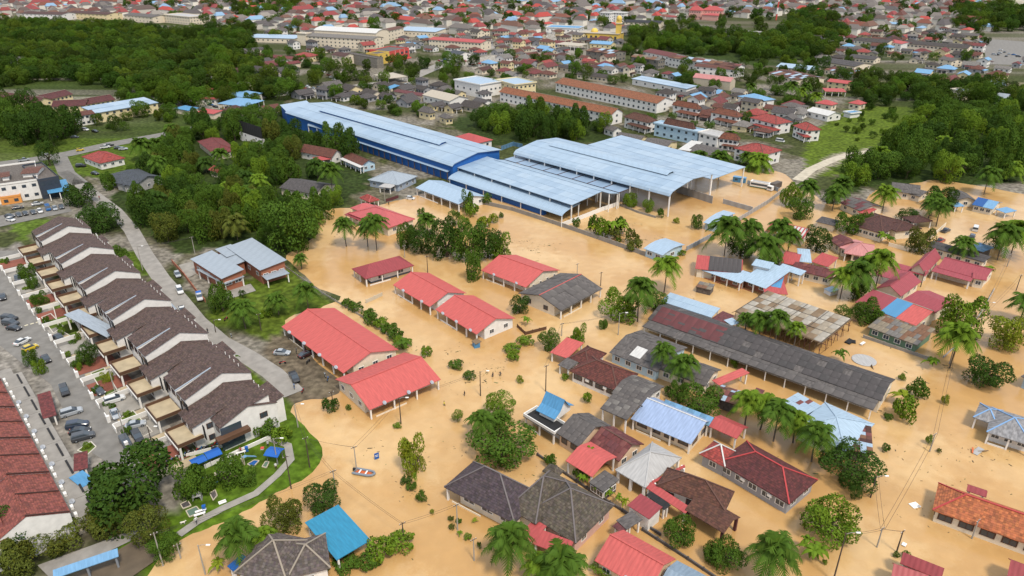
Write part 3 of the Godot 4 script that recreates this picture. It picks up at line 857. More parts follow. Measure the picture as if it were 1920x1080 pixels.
var GROVES := [[PackedVector2Array([Vector2(-167.1,-286.6),Vector2(-187.7,-396.2),Vector2(-151.7,-378.7),Vector2(-106.1,-347.6),Vector2(-71.0,-283.2),Vector2(-72.5,-252.6),Vector2(-69.4,-231.9),Vector2(-90.4,-232.9),Vector2(-102.1,-239.3),Vector2(-118.2,-231.9),Vector2(-132.6,-247.1)]),8.2,7.0,11.0,[0,1,1,4,2],[0,0,0,0,0,0,0,1]],
	[PackedVector2Array([Vector2(-190.3,-402.4),Vector2(-191.1,-510.7),Vector2(-129.8,-435.9),Vector2(-74.3,-347.6),Vector2(-79.1,-320.7),Vector2(-106.1,-347.6),Vector2(-151.7,-378.7)]),11.0,8.0,13.0,[0,0,1,1,4],[0]],
	[PackedVector2Array([Vector2(143.4,-308.6),Vector2(180.4,-347.6),Vector2(220.5,-402.4),Vector2(280.5,-474.8),Vector2(319.8,-428.8),Vector2(241.7,-312.5),Vector2(205.6,-308.6),Vector2(163.7,-310.9),Vector2(136.0,-284.5)]),11.5,9.0,15.0,[0,1,1,2,1],[0,0,0,0,0,0,2]],
	[PackedVector2Array([Vector2(-29.2,-435.9),Vector2(-20.7,-466.5),Vector2(13.4,-450.7),Vector2(53.6,-421.9),Vector2(55.5,-387.9),Vector2(11.6,-384.4),Vector2(-5.7,-378.7)]),11.5,9.0,14.0,[0,1,1,2],[0]],
	[PackedVector2Array([Vector2(-321.1,-450.7),Vector2(-284.3,-450.7),Vector2(-241.3,-396.2),Vector2(-236.8,-362.6),Vector2(-261.0,-357.4)]),13.0,12.0,17.0,[0,0,1],[0]],
	[PackedVector2Array([Vector2(164.0,-520.5),Vector2(213.6,-510.7),Vector2(200.7,-450.7),Vector2(168.8,-435.9),Vector2(154.3,-474.8)]),16.0,8.0,12.0,[1,1,2],[0,0,0,1]],
	[PackedVector2Array([Vector2(-82.0,-461.7),Vector2(-32.5,-435.9),Vector2(-18.4,-408.7),Vector2(-33.2,-402.4),Vector2(-64.9,-435.9)]),15.0,6.0,10.0,[0,1,2],[0]],
	[PackedVector2Array([Vector2(69.0,-466.5),Vector2(132.9,-402.4),Vector2(118.6,-373.2),Vector2(99.4,-387.9),Vector2(68.2,-435.9)]),16.0,5.0,8.0,[1,1,2],[0,0,1]],
	[PackedVector2Array([Vector2(112.7,-552.0),Vector2(167.8,-520.5),Vector2(210.4,-474.8),Vector2(177.1,-415.2),Vector2(140.3,-387.9),Vector2(110.3,-435.9),Vector2(85.5,-483.3)]),15.0,4.5,8.0,[0,1,1,2],[0,0,0,0,1]]]
var TOWNS := [[PackedVector2Array([Vector2(-156.3,-506.9),Vector2(-123.3,-526.5),Vector2(-80.5,-552.0),Vector2(-23.1,-526.5),Vector2(-6.9,-466.5),Vector2(-33.5,-450.7),Vector2(-84.7,-478.2)]),15.0,["asb","asbd","slatebrown"],3.0],
	[PackedVector2Array([Vector2(-275.8,-575.0),Vector2(-226.7,-655.9),Vector2(-167.2,-575.0),Vector2(-158.5,-514.6),Vector2(-196.2,-514.6),Vector2(-244.1,-520.5)]),30.0,["asb","rusttile","asbd","redtile","maroonbrown","asb","darkredtile","rusttile","slatebrown","skyblue","asbl"],5.0],
	[PackedVector2Array([Vector2(-275.4,-741.5),Vector2(-193.1,-671.5),Vector2(-168.5,-579.8),Vector2(-200.6,-575.0)]),18.0,["asb","asbd","slatebrown"],3.0],
	[PackedVector2Array([Vector2(-36.2,-626.7),Vector2(20.2,-704.9),Vector2(85.8,-662.1),Vector2(95.6,-599.8),Vector2(33.4,-575.0),Vector2(-12.5,-575.0)]),17.0,["asb","rusttile","asbd","redtile","maroonbrown","asb","darkredtile","rusttile","slatebrown","skyblue","asbl"],3.0],
	[PackedVector2Array([Vector2(90.5,-626.7),Vector2(128.6,-613.0),Vector2(142.1,-575.0),Vector2(97.3,-556.4)]),18.0,["asb","rusttile","asbd","redtile","maroonbrown","asb","darkredtile","rusttile","slatebrown","skyblue","asbl"],3.0],
	[PackedVector2Array([Vector2(311.0,-826.5),Vector2(385.9,-850.6),Vector2(523.4,-903.3),Vector2(522.2,-826.5),Vector2(419.2,-662.1),Vector2(362.1,-681.2),Vector2(323.3,-704.9),Vector2(262.5,-626.7)]),19.0,["asb","rusttile","asbd","redtile","maroonbrown","asb","darkredtile","rusttile","slatebrown","skyblue","asbl"],3.0],
	[PackedVector2Array([Vector2(-212.7,-455.4),Vector2(-206.7,-483.3),Vector2(-173.9,-492.2),Vector2(-149.5,-458.5),Vector2(-181.7,-435.9)]),20.0,["asb","rusttile","asbd","redtile","maroonbrown","asb","darkredtile","rusttile","slatebrown","skyblue","asbl"],4.0],
	[PackedVector2Array([Vector2(130.4,-541.1),Vector2(175.4,-520.5),Vector2(151.9,-466.5),Vector2(125.3,-501.3)]),17.0,["asb","rusttile","asbd","redtile","maroonbrown","asb","darkredtile","rusttile","slatebrown","skyblue","asbl"],3.0],
	[PackedVector2Array([Vector2(75.9,-466.5),Vector2(114.9,-415.2),Vector2(149.1,-387.9),Vector2(194.0,-450.7),Vector2(162.1,-501.3),Vector2(106.9,-501.3)]),15.0,["asb","rusttile","asbd","redtile","maroonbrown","asb","darkredtile","rusttile","slatebrown","skyblue","asbl"],2.5],
	[PackedVector2Array([Vector2(357.2,-671.5),Vector2(420.3,-655.9),Vector2(493.7,-687.8),Vector2(417.9,-575.0),Vector2(351.7,-541.1),Vector2(309.3,-575.0)]),26.0,["asb","rusttile","asbd","redtile","maroonbrown","asb","darkredtile","rusttile","slatebrown","skyblue","asbl"],5.0],
	[PackedVector2Array([Vector2(-306.4,-903.3),Vector2(-155.1,-840.8),Vector2(-36.6,-860.7),Vector2(0.0,-903.3),Vector2(82.1,-826.5),Vector2(138.8,-892.3),Vector2(125.7,-803.5),Vector2(19.6,-681.2),Vector2(-67.2,-722.7),Vector2(-206.9,-722.7)]),21.0,["asb","rusttile","asbd","redtile","maroonbrown","asb","darkredtile","rusttile","slatebrown","skyblue","asbl"],4.0]]
var WOODS := [
	[PackedVector2Array([Vector2(-691.6,-962.5),Vector2(-522.4,-950.0),Vector2(-384.1,-860.7),Vector2(-312.8,-903.3),Vector2(-204.3,-599.8),Vector2(-147.4,-501.3),Vector2(-171.8,-474.8),Vector2(-210.7,-450.7),Vector2(-249.4,-506.9),Vector2(-292.9,-526.5),Vector2(-346.9,-575.0),Vector2(-393.1,-526.5)]),12,5.5,8.5,1.0],
	[PackedVector2Array([Vector2(255.4,-466.5),Vector2(300.3,-541.1),Vector2(374.8,-510.7),Vector2(321.7,-431.6),Vector2(282.4,-478.2),Vector2(236.4,-421.9)]),11,4.5,7.5,1.0],
	[PackedVector2Array([Vector2(228.3,-492.2),Vector2(276.6,-541.1),Vector2(295.0,-530.6),Vector2(256.0,-474.8),Vector2(224.3,-466.5)]),11,3.5,6,1.0],
	[PackedVector2Array([Vector2(186.4,-415.2),Vector2(238.5,-474.8),Vector2(244.2,-450.7),Vector2(197.5,-378.7),Vector2(180.3,-378.7)]),11,1.2,3.2,1.0],
	[PackedVector2Array([Vector2(135.7,-871.0),Vector2(310.1,-840.8),Vector2(402.7,-1106.1),Vector2(471.4,-1122.7),Vector2(360.0,-803.5),Vector2(280.0,-671.5),Vector2(228.7,-662.1),Vector2(118.3,-753.1)]),14,5.5,9,1.0],
	[PackedVector2Array([Vector2(269.5,-599.8),Vector2(316.2,-541.1),Vector2(269.0,-501.3),Vector2(240.3,-520.5)]),13,5,8,1.0],
	[PackedVector2Array([Vector2(-273.6,-506.9),Vector2(-237.8,-514.6),Vector2(-195.5,-426.0),Vector2(-209.3,-417.8),Vector2(-240.9,-450.7)]),12,3.5,6,2.0],
	[PackedVector2Array([Vector2(-372.1,-495.8),Vector2(-323.9,-488.6),Vector2(-314.0,-455.4),Vector2(-342.3,-452.3)]),12,4,6.5,1.0],
	[PackedVector2Array([Vector2(-279.5,-466.5),Vector2(-244.2,-450.7),Vector2(-208.3,-408.7),Vector2(-229.6,-402.4),Vector2(-255.3,-421.9)]),16,2.5,4.5,2.0],
	[PackedVector2Array([Vector2(683.7,-1194.4),Vector2(833.7,-1194.4),Vector2(638.3,-903.3),Vector2(530.0,-892.3)]),18,7,11,1.0],
	[PackedVector2Array([Vector2(-499.2,-1355.4),Vector2(-401.0,-1445.8),Vector2(-309.8,-1106.1),Vector2(-368.8,-1029.5)]),26,7,10,1.0],
	[PackedVector2Array([Vector2(-248.2,-722.7),Vector2(-122.8,-655.9),Vector2(-28.3,-655.9),Vector2(19.7,-687.8),Vector2(119.4,-761.1),Vector2(121.2,-575.0),Vector2(159.4,-492.2),Vector2(80.5,-552.0),Vector2(0.0,-575.0),Vector2(-21.4,-483.3),Vector2(-92.7,-483.3),Vector2(-149.9,-510.7)]),19,3,6.5,1.0],
	[PackedVector2Array([Vector2(101.7,-641.0),Vector2(255.0,-655.9),Vector2(278.1,-599.8),Vector2(228.8,-520.5),Vector2(164.9,-510.7),Vector2(126.5,-541.1)]),20,3.5,6,1.0],
	[PackedVector2Array([Vector2(305.1,-826.5),Vector2(536.7,-850.6),Vector2(420.3,-655.9),Vector2(342.1,-641.0),Vector2(244.4,-626.7)]),24,3,6,1.0],
	[PackedVector2Array([Vector2(-686.1,-1297.3),Vector2(925.3,-1418.8),Vector2(600.0,-903.3),Vector2(316.8,-826.5),Vector2(-38.3,-903.3),Vector2(-269.9,-826.5),Vector2(-370.2,-903.3)]),42,4.5,8.5,2.0],
	[PackedVector2Array([Vector2(-112.2,-474.8),Vector2(-32.0,-428.8),Vector2(-20.1,-450.7),Vector2(-87.0,-492.2)]),14,3,5,3.0]]
const TOWN_WORDS := {"asb":"grey","asbd":"dark grey","asbl":"pale grey","slatebrown":"charcoal","rusttile":"rust-brown","redtile":"red","maroonbrown":"brown","darkredtile":"maroon","skyblue":"pale blue"}
var LANDMARKS := [["the long coral-red row house",638,640],["the crossroads bungalow",725,720],["the white-gabled coral bungalow",892,590],["the dark red hipped house",712,505],["the red-striped grey house",1052,550],["the brown tiled white house",1110,690],["the long grey terrace",1440,680],["the patched plywood deck",1490,590],["the cornflower blue roof",1260,795],["the upswept blue roof",1020,770],["the plum-grey tiled house",930,930],["the weathered brown tiled roof",1050,960],["the pale grey hip roof",1220,870],["the maroon-columned brown house",1320,930],["the dark maroon hip roof",1430,890],["the bright blue wrapped roof",620,1000],["the orange tiled roof",1840,960],["the pale blue rusty-edged roof",1570,800],["the blue-panelled red roof",1670,600],["the crimson courtyard houses",1760,500],["the salmon pink roof",1620,470],["the dark brown hip roof",1640,420],["the royal blue roof",1855,380],["the grey roof below the forest",1710,352],["the bare-sheeted pink roof",1480,430],["the dark-panelled red house",1370,510],["the factory guard house",1245,463],["the open blue factory hall",1160,310],["the long blue factory",700,250],["the two-level blue factory roof",980,350],["the pinkish red hipped house",720,400],["the blue-grey hipped house",740,335],["the light blue open hall",840,360],["the grey villas",450,500],["the brown stepped terrace",260,620],["the terracotta terrace",60,850],["the playground",440,900],["the winding lane",300,540],["the charcoal slate house",245,330],["the red house by the main road",195,295],["the office block",50,350],["the black steep roof",485,240],["the blue-roofed shop row",210,200],["the grassy plot",1590,230],["the orange terraces",1080,180],["the white school block",640,70],["the derelict yellow block",760,105],["the rusty shophouse row",1330,120],["the pink warehouse",1340,150],["the dark shop rows",1600,110],["the temple",1330,20],["the maroon curved hall",1780,150],["the white bungalow by the grass",1545,205],["the round tree in the flood",1845,705],["the right edge road",1700,800],["the lone waterside palm",1245,520]]
const RELATIONS := ["just beside","left of","right of","behind","in front of"]
const ORDINALS := ["first","second","third","fourth","fifth","sixth","seventh","eighth","ninth","tenth","eleventh","twelfth","thirteenth","fourteenth","fifteenth","sixteenth","seventeenth","eighteenth","nineteenth","twentieth"]
var DISTANT := [PackedVector2Array([Vector2(-1126.2,-1597.1),Vector2(-883.3,-1597.1),Vector2(-585.2,-1597.1),Vector2(-464.1,-1392.8),Vector2(-66.2,-1597.1),Vector2(1037.9,-1597.1),Vector2(568.1,-903.3),Vector2(375.7,-840.8),Vector2(402.7,-1106.1),Vector2(96.1,-975.2),Vector2(-38.8,-914.6),Vector2(-329.6,-975.2),Vector2(-316.5,-914.6),Vector2(-443.7,-1001.6),Vector2(-587.4,-1074.2),Vector2(-768.1,-1074.2)]),
	PackedVector2Array([Vector2(-325.5,-962.5),Vector2(-164.0,-892.3),Vector2(-38.3,-903.3),Vector2(0.0,-962.5),Vector2(84.4,-850.6),Vector2(144.7,-932.0),Vector2(129.1,-826.5),Vector2(21.7,-761.1),Vector2(-74.3,-803.5),Vector2(-228.5,-803.5)])]
var SHOP_FACE := ["f",-111.86,-681.53,1.0782,29.88,22.41,9,0,"asb","redwall",{"win":[0,0,0,0],"st":2,"o":0.02,"ww":2.4,"y0":-0.1}]
var HUMP := [Vector3(-137.18,0.00,-176.97),Vector3(-133.06,0.00,-180.77)]

var CARS := [
	["sedan","black",-154.49,0.34,-193.80,-0.950,"black sedan at the left edge of the estate street"],
	["pickup","dark",-158.26,0.34,-207.13,-0.965,"dark pickup parked by the young street trees"],
	["sedan","white",-132.08,0.34,-167.15,1.198,"white hatchback next to the yellow car"],
	["hatch","yellow",-127.88,0.34,-163.78,0.998,"bright yellow hatchback in the estate street"],
	["sedan","black",-123.45,0.34,-169.17,-0.611,"black sedan parked beside the white sheeted verge"],
	["sedan","black",-120.46,0.34,-158.13,-0.795,"black car half behind the round verge tree"],
	["mpv","black",-143.77,0.34,-180.18,-0.169,"black car topmost of the dark trio at the left edge"],
	["mpv","dark",-141.67,0.34,-177.32,-0.167,"black car in the middle of the dark trio at the left edge"],
	["sedan","black",-139.02,0.34,-174.54,-0.234,"black car lowest of the dark trio at the left edge"],
	["mpv","black",-107.41,0.34,-143.53,-0.917,"black people carrier facing down the estate street"],
	["sedan","dark",-99.22,0.34,-143.53,-0.645,"dark grey hatchback beside the planted island"],
	["mpv","white",-93.60,0.34,-139.98,0.612,"white people carrier parked by the garden walls"],
	["sedan","silver",-90.63,0.34,-134.28,-0.912,"silver car pointing at the planted island"],
	["mpv","silver",-100.96,0.34,-134.89,0.613,"silver estate car beside the red carport roof"],
	["sedan","silver",-84.10,0.34,-130.28,0.426,"silver sedan parked along the white garden wall"],
	["mpv","navy",-96.98,0.34,-130.08,0.343,"dark blue car uppermost of three by the concrete yards"],
	["sedan","black",-95.23,0.34,-127.96,0.246,"black car in the middle of three by the concrete yards"],
	["mpv","dark",-93.41,0.34,-125.89,0.519,"charcoal car lowest of three by the concrete yards"],
	["mpv","dark",-83.13,0.34,-123.86,-0.842,"dark grey four-wheel drive left of the black one"],
	["mpv","black",-81.47,0.34,-125.70,-0.853,"black four-wheel drive right of the dark grey one"],
	["sedan","maroon",-77.47,0.34,-122.78,0.634,"maroon sedan beside the parked motorcycles"],
	["sedan","silver",-71.22,0.34,-125.33,0.189,"silver car under the end house balcony"],
	["hatch","white",-114.68,0.34,-172.12,-0.484,"white compact car under the grey verandah roof"],
	["hatch","silver",-108.24,0.34,-209.97,-0.978,"silver hatchback beside the villa hedge"],
	["mpv","white",-102.63,0.34,-198.21,-1.003,"white and black four-wheel drive on the winding lane"],
	["pickup","white",-96.37,0.34,-185.10,-0.996,"white pickup on the verge of the winding lane"],
	["pickup","tarp",-94.80,0.34,-193.80,-1.095,"pickup with a blue tarpaulin beside the winding lane"],
	["sedan","silver",-60.38,0.25,-161.47,-0.104,"silver sedan in the muddy yard"],
	["sedan","maroonblack",-53.87,0.25,-160.66,0.809,"dark maroon car half under the row house porch"],
	["pickup","black",-53.88,0.25,-149.49,-1.039,"black pickup at the flooded end of the lane"],
	["hatch","white",-194.25,0.34,-260.65,-0.415,"white car at the left end of the office car park"],
	["sedan","dark",-197.31,0.34,-264.83,-0.316,"dark car behind the white one in the office car park"],
	["hatch","dark",-194.50,0.34,-266.04,-0.781,"dark grey car second along the office car park"],
	["sedan","black",-193.10,0.34,-267.88,-0.808,"black car third along the office car park"],
	["sedan","dark",-190.68,0.34,-269.12,-0.814,"dark car fourth along the office car park"],
	["hatch","white",-188.66,0.34,-270.37,-0.843,"white car in the middle of the office car park"],
	["van","blue",-187.31,0.34,-273.53,-0.914,"blue van in the office car park"],
	["hatch","silver",-184.51,0.34,-273.53,-0.896,"silver car next to the blue van"],
	["sedan","dark",-183.02,0.34,-275.46,-0.925,"dark car at the right end of the office car park"],
	["sedan","dark",-200.38,0.34,-274.82,0.624,"dark car in front of the orange office bay"],
	["sedan","silver",-195.12,0.34,-279.39,0.625,"silver sedan in front of the white office bay"],
	["pickup","silver",-240.65,0.34,-344.60,0.685,"silver pickup on the main road"],
	["sedan","silver",-237.28,0.34,-355.38,0.660,"silver car by the conifer on the main road"],
	["hatch","yellow",-223.37,0.34,-363.61,0.657,"yellow car on the main road"],
	["pickup","white",-213.13,0.34,-368.92,0.609,"white pickup on the main road above the red house"],
	["sedan","dark",-205.61,0.34,-367.85,0.308,"dark car on the main road right of the white pickup"],
	["sedan","silver",-202.06,0.34,-365.72,0.305,"silver car ahead of the dark car on the main road"],
	["mpv","black",-206.97,0.34,-334.38,0.246,"black four-wheel drive beside the red house drive"],
	["sedan","black",-193.87,0.34,-322.12,-0.466,"black car beside the charcoal slate house"],
	["sedan","black",-213.10,0.34,-373.27,0.659,"dark saloon far along the main road"],
	["hatch","white",-42.78,-0.25,-287.90,-0.244,"white car stranded in the water by the light blue hall"],
	["pickup","red",155.08,-0.25,-240.22,0.631,"red pickup loaded with blue goods in the flood"],
	["pickup","dark",162.50,-0.25,-250.27,0.638,"dark loaded truck behind the red pickup"],
	["van","white",174.65,-0.25,-251.92,0.941,"white lorry cab on the flooded road"],
	["mpv","navy",169.07,-0.25,-244.36,0.941,"dark blue vehicle in front of the white lorry"],
	["sedan","blue",-198.99,0.34,-477.47,-0.502,"blue car in the dirt lot"],
	["sedan","black",-193.30,0.34,-470.71,-0.552,"black car in the dirt lot"],
	["hatch","yellow",-185.25,0.34,-465.76,-0.333,"yellow car in the dirt lot"],
	["van","white",145.50,-0.25,-383.42,-0.705,"white van on the lane by the coral red house"],
	["mpv","white",-244.32,0.34,-407.74,-0.427,"white van in front of the blue-roofed shops"],
	["sedan","black",-236.81,0.34,-403.92,-0.426,"black car in front of the blue-roofed shops"],
	["sedan","silver",-250.38,0.34,-391.61,-0.000,"silver car parked under the trees by the shops"],
	["sedan","dark",-240.89,0.34,-390.42,-0.000,"dark car parked under the trees by the shops"]]
var POLES := [
	[-60.81,-90.92,7.69,0,"leaning concrete pole beside the dark court"],
	[-31.87,-115.57,6.41,0,"wooden pole standing in the flood beside the rescue boat"],
	[-34.68,-108.96,5.87,0,"thin pole between the two round flooded trees"],
	[-41.80,-116.72,7.78,0,"concrete pole with a cabinet at the water edge of the park"],
	[-43.93,-110.48,8.12,0,"white-based concrete pole beside the park path"],
	[-48.67,-117.56,6.86,1,"slim lamp post beside the small blue tent"],
	[-19.66,-96.71,4.36,0,"pole wrapped with pink bougainvillea in the flood"],
	[-10.06,-99.32,6.30,0,"bare concrete post before the plum-grey house"],
	[-6.66,-92.11,5.15,0,"thin dark post beside the coconut palm"],
	[29.35,-172.11,6.84,1,"street lamp in the flooded road by the grey house"],
	[13.68,-171.52,4.02,0,"short pole beside the round bush"],
	[8.13,-144.54,7.42,0,"thin lamp pole before the brown tiled white house"],
	[65.56,-95.18,4.58,0,"dark thin pole in the lower right flood"],
	[68.56,-94.06,5.06,0,"pale leaning pole in the lower right flood"],
	[54.62,-87.57,11.00,1,"street lamp at the bottom edge beside banana plants"],
	[70.15,-107.91,5.32,1,"street lamp beside the big dark tree"],
	[83.80,-97.22,4.49,0,"dark pole in front of the orange roof"],
	[89.07,-121.87,4.77,0,"thin pole on the flooded right road"],
	[112.70,-157.14,5.72,0,"pale pole with debris at its foot"],
	[-41.77,-138.16,4.32,0,"short concrete post beside the bungalow gable"],
	[-25.02,-131.60,7.08,1,"street lamp with white base at the bungalow corner"],
	[-47.87,-130.23,6.34,1,"rusty lamp pole where the lane meets the flood"],
	[-7.54,-142.74,6.92,1,"thin street lamp by the washed-up branches"],
	[-69.98,-174.21,5.56,0,"white post on the grass beside the row house"],
	[-109.93,-228.09,6.76,0,"pale leaning pole at the villa corner"],
	[-52.74,-89.05,6.80,1,"street lamp in the bottom flood beside the palm"],
	[-58.44,-92.59,3.42,0,"grey post at the lawn edge"],
	[-52.95,-283.83,6.25,0,"grey post at the brown gate"],
	[-36.88,-225.77,4.56,0,"white post below the pinkish red house"],
	[-27.69,-213.46,5.91,0,"white post behind the dark red hipped house"],
	[21.24,-211.79,4.00,0,"thin post in the open water"],
	[27.97,-203.37,4.82,0,"slim post beside the red-striped grey house"],
	[128.65,-202.59,5.72,0,"leaning grey pole in the crimson courtyard"],
	[165.55,-218.16,4.65,0,"pole beside the right road palms"],
	[134.90,-180.77,5.51,1,"street lamp on the right flooded road"],
	[123.65,-168.60,5.62,0,"dark pole at the wall of the flooded field"],
	[157.02,-199.92,5.49,0,"dark pole on the far side of the right road"],
	[-121.86,-214.72,8.76,1,"street lamp on the lane bend"],
	[-82.19,-173.01,4.21,1,"lamp post beside the lane"],
	[-94.34,-142.07,8.23,0,"tall slim post by the planted island"],
	[-75.98,-121.34,6.96,1,"lamp post beside the parked motorcycles"],
	[-84.87,-126.79,7.10,0,"thin post near the silver sedan"]]
var CABLES := [[3,2,"from the park edge pole over the flood"],[2,6,"running down to the bougainvillea pole"],[2,0,"crossing to the dark court pole"],[1,3,"from the boat pole to the park edge"],[1,20,"from the boat pole to the bungalow lamp"],[21,3,"from the rusty lamp pole along the park"],[20,22,"from the bungalow lamp to the branches"],[9,10,"past the red-striped grey house"],[10,11,"before the brown tiled white house"],[12,13,"between the two lower right poles"],[14,12,"from the bottom edge street lamp"],[15,12,"from the big dark tree lamp"],[17,12,"down the flooded right road"],[18,17,"from the debris pole down the road"],[34,35,"beside the crimson houses wall"],[35,36,"over the upper right road"],[34,33,"towards the right road palms"],[6,7,"to the bare concrete post"],[4,5,"over the single blue tent"],[37,24,"over the winding lane bend"]]
var WALLS := [
	["boundary_wall","long grey concrete wall along the flooded front of the blue factory",[Vector2(-16.0,-283.9),Vector2(0.0,-273.3),Vector2(20.2,-254.0),Vector2(39.6,-233.9),Vector2(50.3,-222.5)],1.6,"concrete",0.18,3.0,-0.6],
	["boundary_wall","pale concrete wall running up the right side of the factory yard",[Vector2(61.4,-231.9),Vector2(73.0,-244.1)],1.6,"villagrey",0.18,3.0,-0.6],
	["boundary_wall","pale grey wall between the blue hut and the parked bus",[Vector2(86.6,-259.5),Vector2(95.6,-269.9),Vector2(105.8,-281.6),Vector2(118.0,-297.9)],1.7,"ltgrey",0.18,3.0,-0.6],
	["boundary_wall","white wall at the open end of the two-level factory roof",[Vector2(18.8,-254.9),Vector2(36.5,-273.0),Vector2(43.8,-279.6)],1.7,"white",0.18,3.0,-0.6],
	["boundary_wall","low grey wall crossing the flooded factory yard",[Vector2(44.5,-279.2),Vector2(50.2,-270.8),Vector2(56.5,-264.7)],0.9,"concrete",0.18,3.0,-0.6],
	["boundary_wall","grey partition wall inside the open factory hall",[Vector2(71.4,-297.0),Vector2(83.0,-281.9)],3.2,"ltgrey",0.18,3.0,-0.6],
	["boundary_wall","freestanding grey wall in the water by the bus",[Vector2(87.6,-282.1),Vector2(96.7,-272.2)],2.0,"ltgrey",0.18,3.0,-0.6],
	["boundary_wall","corrugated blue fence behind the factory",[Vector2(-5.5,-365.1),Vector2(0.6,-373.9),Vector2(5.6,-369.4)],2.4,"blueold",0.18,3.0,-0.6],
	["boundary_wall","corrugated pale fence right of the last factory post",[Vector2(105.4,-308.3),Vector2(112.7,-302.9),Vector2(115.6,-297.6)],1.8,"villagrey",0.18,3.0,-0.6],
	["boundary_wall","low concrete wall in front of the rusty lean-to",[Vector2(96.4,-170.5),Vector2(104.3,-162.9),Vector2(110.0,-157.2)],0.9,"concrete",0.18,3.0,-0.6],
	["boundary_wall","cream and brown villa wall beside the parked hatchback",[Vector2(-114.5,-220.5),Vector2(-106.0,-209.8),Vector2(-95.8,-195.8),Vector2(-92.1,-191.4)],1.5,"brick",0.18,3.0,0.1],
	["boundary_wall","cream driveway wall beside the brown hipped carport",[Vector2(151.3,-241.0),Vector2(165.7,-256.2)],1.4,"cream",0.18,3.0,-0.6],
	["boundary_wall","white and red wall between the pink roof and the flooded lane",[Vector2(134.5,-236.1),Vector2(139.1,-231.2)],1.3,"cream",0.18,3.0,-0.6],
	["fence","thin chain fence beside the muddy field",[Vector2(-77.6,-219.7),Vector2(-59.4,-198.5),Vector2(-43.1,-182.1),Vector2(-28.4,-164.6)],0.7,"pole_grey",0.06,3.0,-0.6],
	["boundary_wall","mossy drain wall behind the plum-grey house",[Vector2(5.4,-120.6),Vector2(14.8,-110.4),Vector2(27.3,-97.9)],0.6,"asb",0.30,3.0,-0.6],
	["boundary_wall","mossy drain wall beside the rust patch roof at the bottom",[Vector2(24.1,-99.2),Vector2(30.9,-92.3),Vector2(35.3,-87.6)],0.6,"asb",0.30,3.0,-0.6],
	["fence","dark wooden fence around the water yard of the white gabled bungalow",[Vector2(1.5,-176.4),Vector2(3.7,-172.1),Vector2(9.7,-175.2)],1.0,"rail",0.10,2.5,-0.6],
	["boundary_wall","white gate and railing across the flooded track",[Vector2(-43.8,-191.3),Vector2(-39.7,-196.4)],1.2,"beigewall",0.10,3.5,-0.6],
	["boundary_wall","kerbed white wall along the flooded right road",[Vector2(112.7,-160.0),Vector2(121.3,-167.7),Vector2(137.1,-184.7),Vector2(150.8,-200.8)],0.5,"ltgrey",0.15,3.0,-0.6],
	["boundary_wall","brown wooden gate beside the blue-grey hipped house",[Vector2(-52.4,-283.8),Vector2(-48.0,-288.7)],1.4,"maroonwall",0.10,3.0,-0.6],
	["boundary_wall","white garden wall on the park side of the end house",[Vector2(-70.3,-119.1),Vector2(-63.6,-122.1),Vector2(-57.6,-126.3)],1.1,"white",0.15,3.0,0.1],
	["boundary_wall","white back garden wall along the stepped terrace",[Vector2(-152.7,-244.6),Vector2(-129.4,-217.2),Vector2(-104.9,-189.8),Vector2(-87.0,-169.1),Vector2(-67.6,-146.8),Vector2(-59.8,-136.8)],1.4,"white",0.15,3.5,0.1]]
var MOTORCYCLES := [[-70.27,-118.77,0.90,0,"parked motorcycle in the row below the end house, fifth from left"],
	[-69.78,-119.46,0.66,1,"parked motorcycle in the row below the end house, sixth from left"],
	[-69.03,-119.80,0.90,2,"parked motorcycle in the row below the end house, seventh from left"],
	[-68.45,-120.32,1.24,3,"parked motorcycle in the row below the end house, eighth from left"],
	[-67.69,-120.67,0.80,0,"parked motorcycle in the row below the end house, ninth from left"],
	[-67.00,-121.20,1.19,1,"parked motorcycle in the row below the end house, tenth from left"],
	[-66.30,-121.73,1.27,2,"parked motorcycle in the row below the end house, eleventh from left"],
	[-65.60,-122.26,1.17,3,"parked motorcycle in the row below the end house, twelfth from left"],
	[-64.82,-122.62,0.74,0,"parked motorcycle in the row below the end house, thirteenth from left"],
	[-63.95,-123.33,1.24,1,"parked motorcycle in the row below the end house, fourteenth from left"],
	[-63.07,-124.06,1.25,2,"parked motorcycle in the row below the end house, fifteenth from left"],
	[-62.35,-124.61,1.30,3,"parked motorcycle in the row below the end house, sixteenth from left"],
	[-74.24,-121.20,0.61,0,"parked motorcycle in the row below the end house, second from left"],
	[-72.96,-120.32,0.60,1,"parked motorcycle in the row below the end house, third from left"],
	[-71.10,-118.09,0.80,2,"parked motorcycle in the row below the end house, fourth from left"],
	[-73.92,-119.46,1.55,3,"parked motorcycle in the row below the end house, first from left"],
	[-52.42,-157.02,1.27,0,"parked motorcycle left of the long coral-red row house, third from left"],
	[-58.86,-156.50,0.28,1,"parked motorcycle left of the long coral-red row house, first from left"],
	[-52.85,-145.55,1.92,2,"parked motorcycle in front of the long coral-red row house, first from left"],
	[-46.50,-150.51,2.00,3,"parked motorcycle in front of the long coral-red row house, third from left"],
	[-56.88,-162.32,1.89,0,"parked motorcycle left of the long coral-red row house, second from left"],
	[-50.29,-143.72,1.53,1,"parked motorcycle in front of the long coral-red row house, second from left"],
	[-45.45,-148.83,1.65,2,"parked motorcycle in front of the long coral-red row house, fourth from left"],
	[-76.84,-170.23,2.07,3,"parked motorcycle right of the brown stepped terrace"],
	[-87.97,-186.61,0.19,0,"parked motorcycle right of the winding lane"],
	[-81.83,-180.03,1.31,1,"parked motorcycle in front of the grey villas"]]
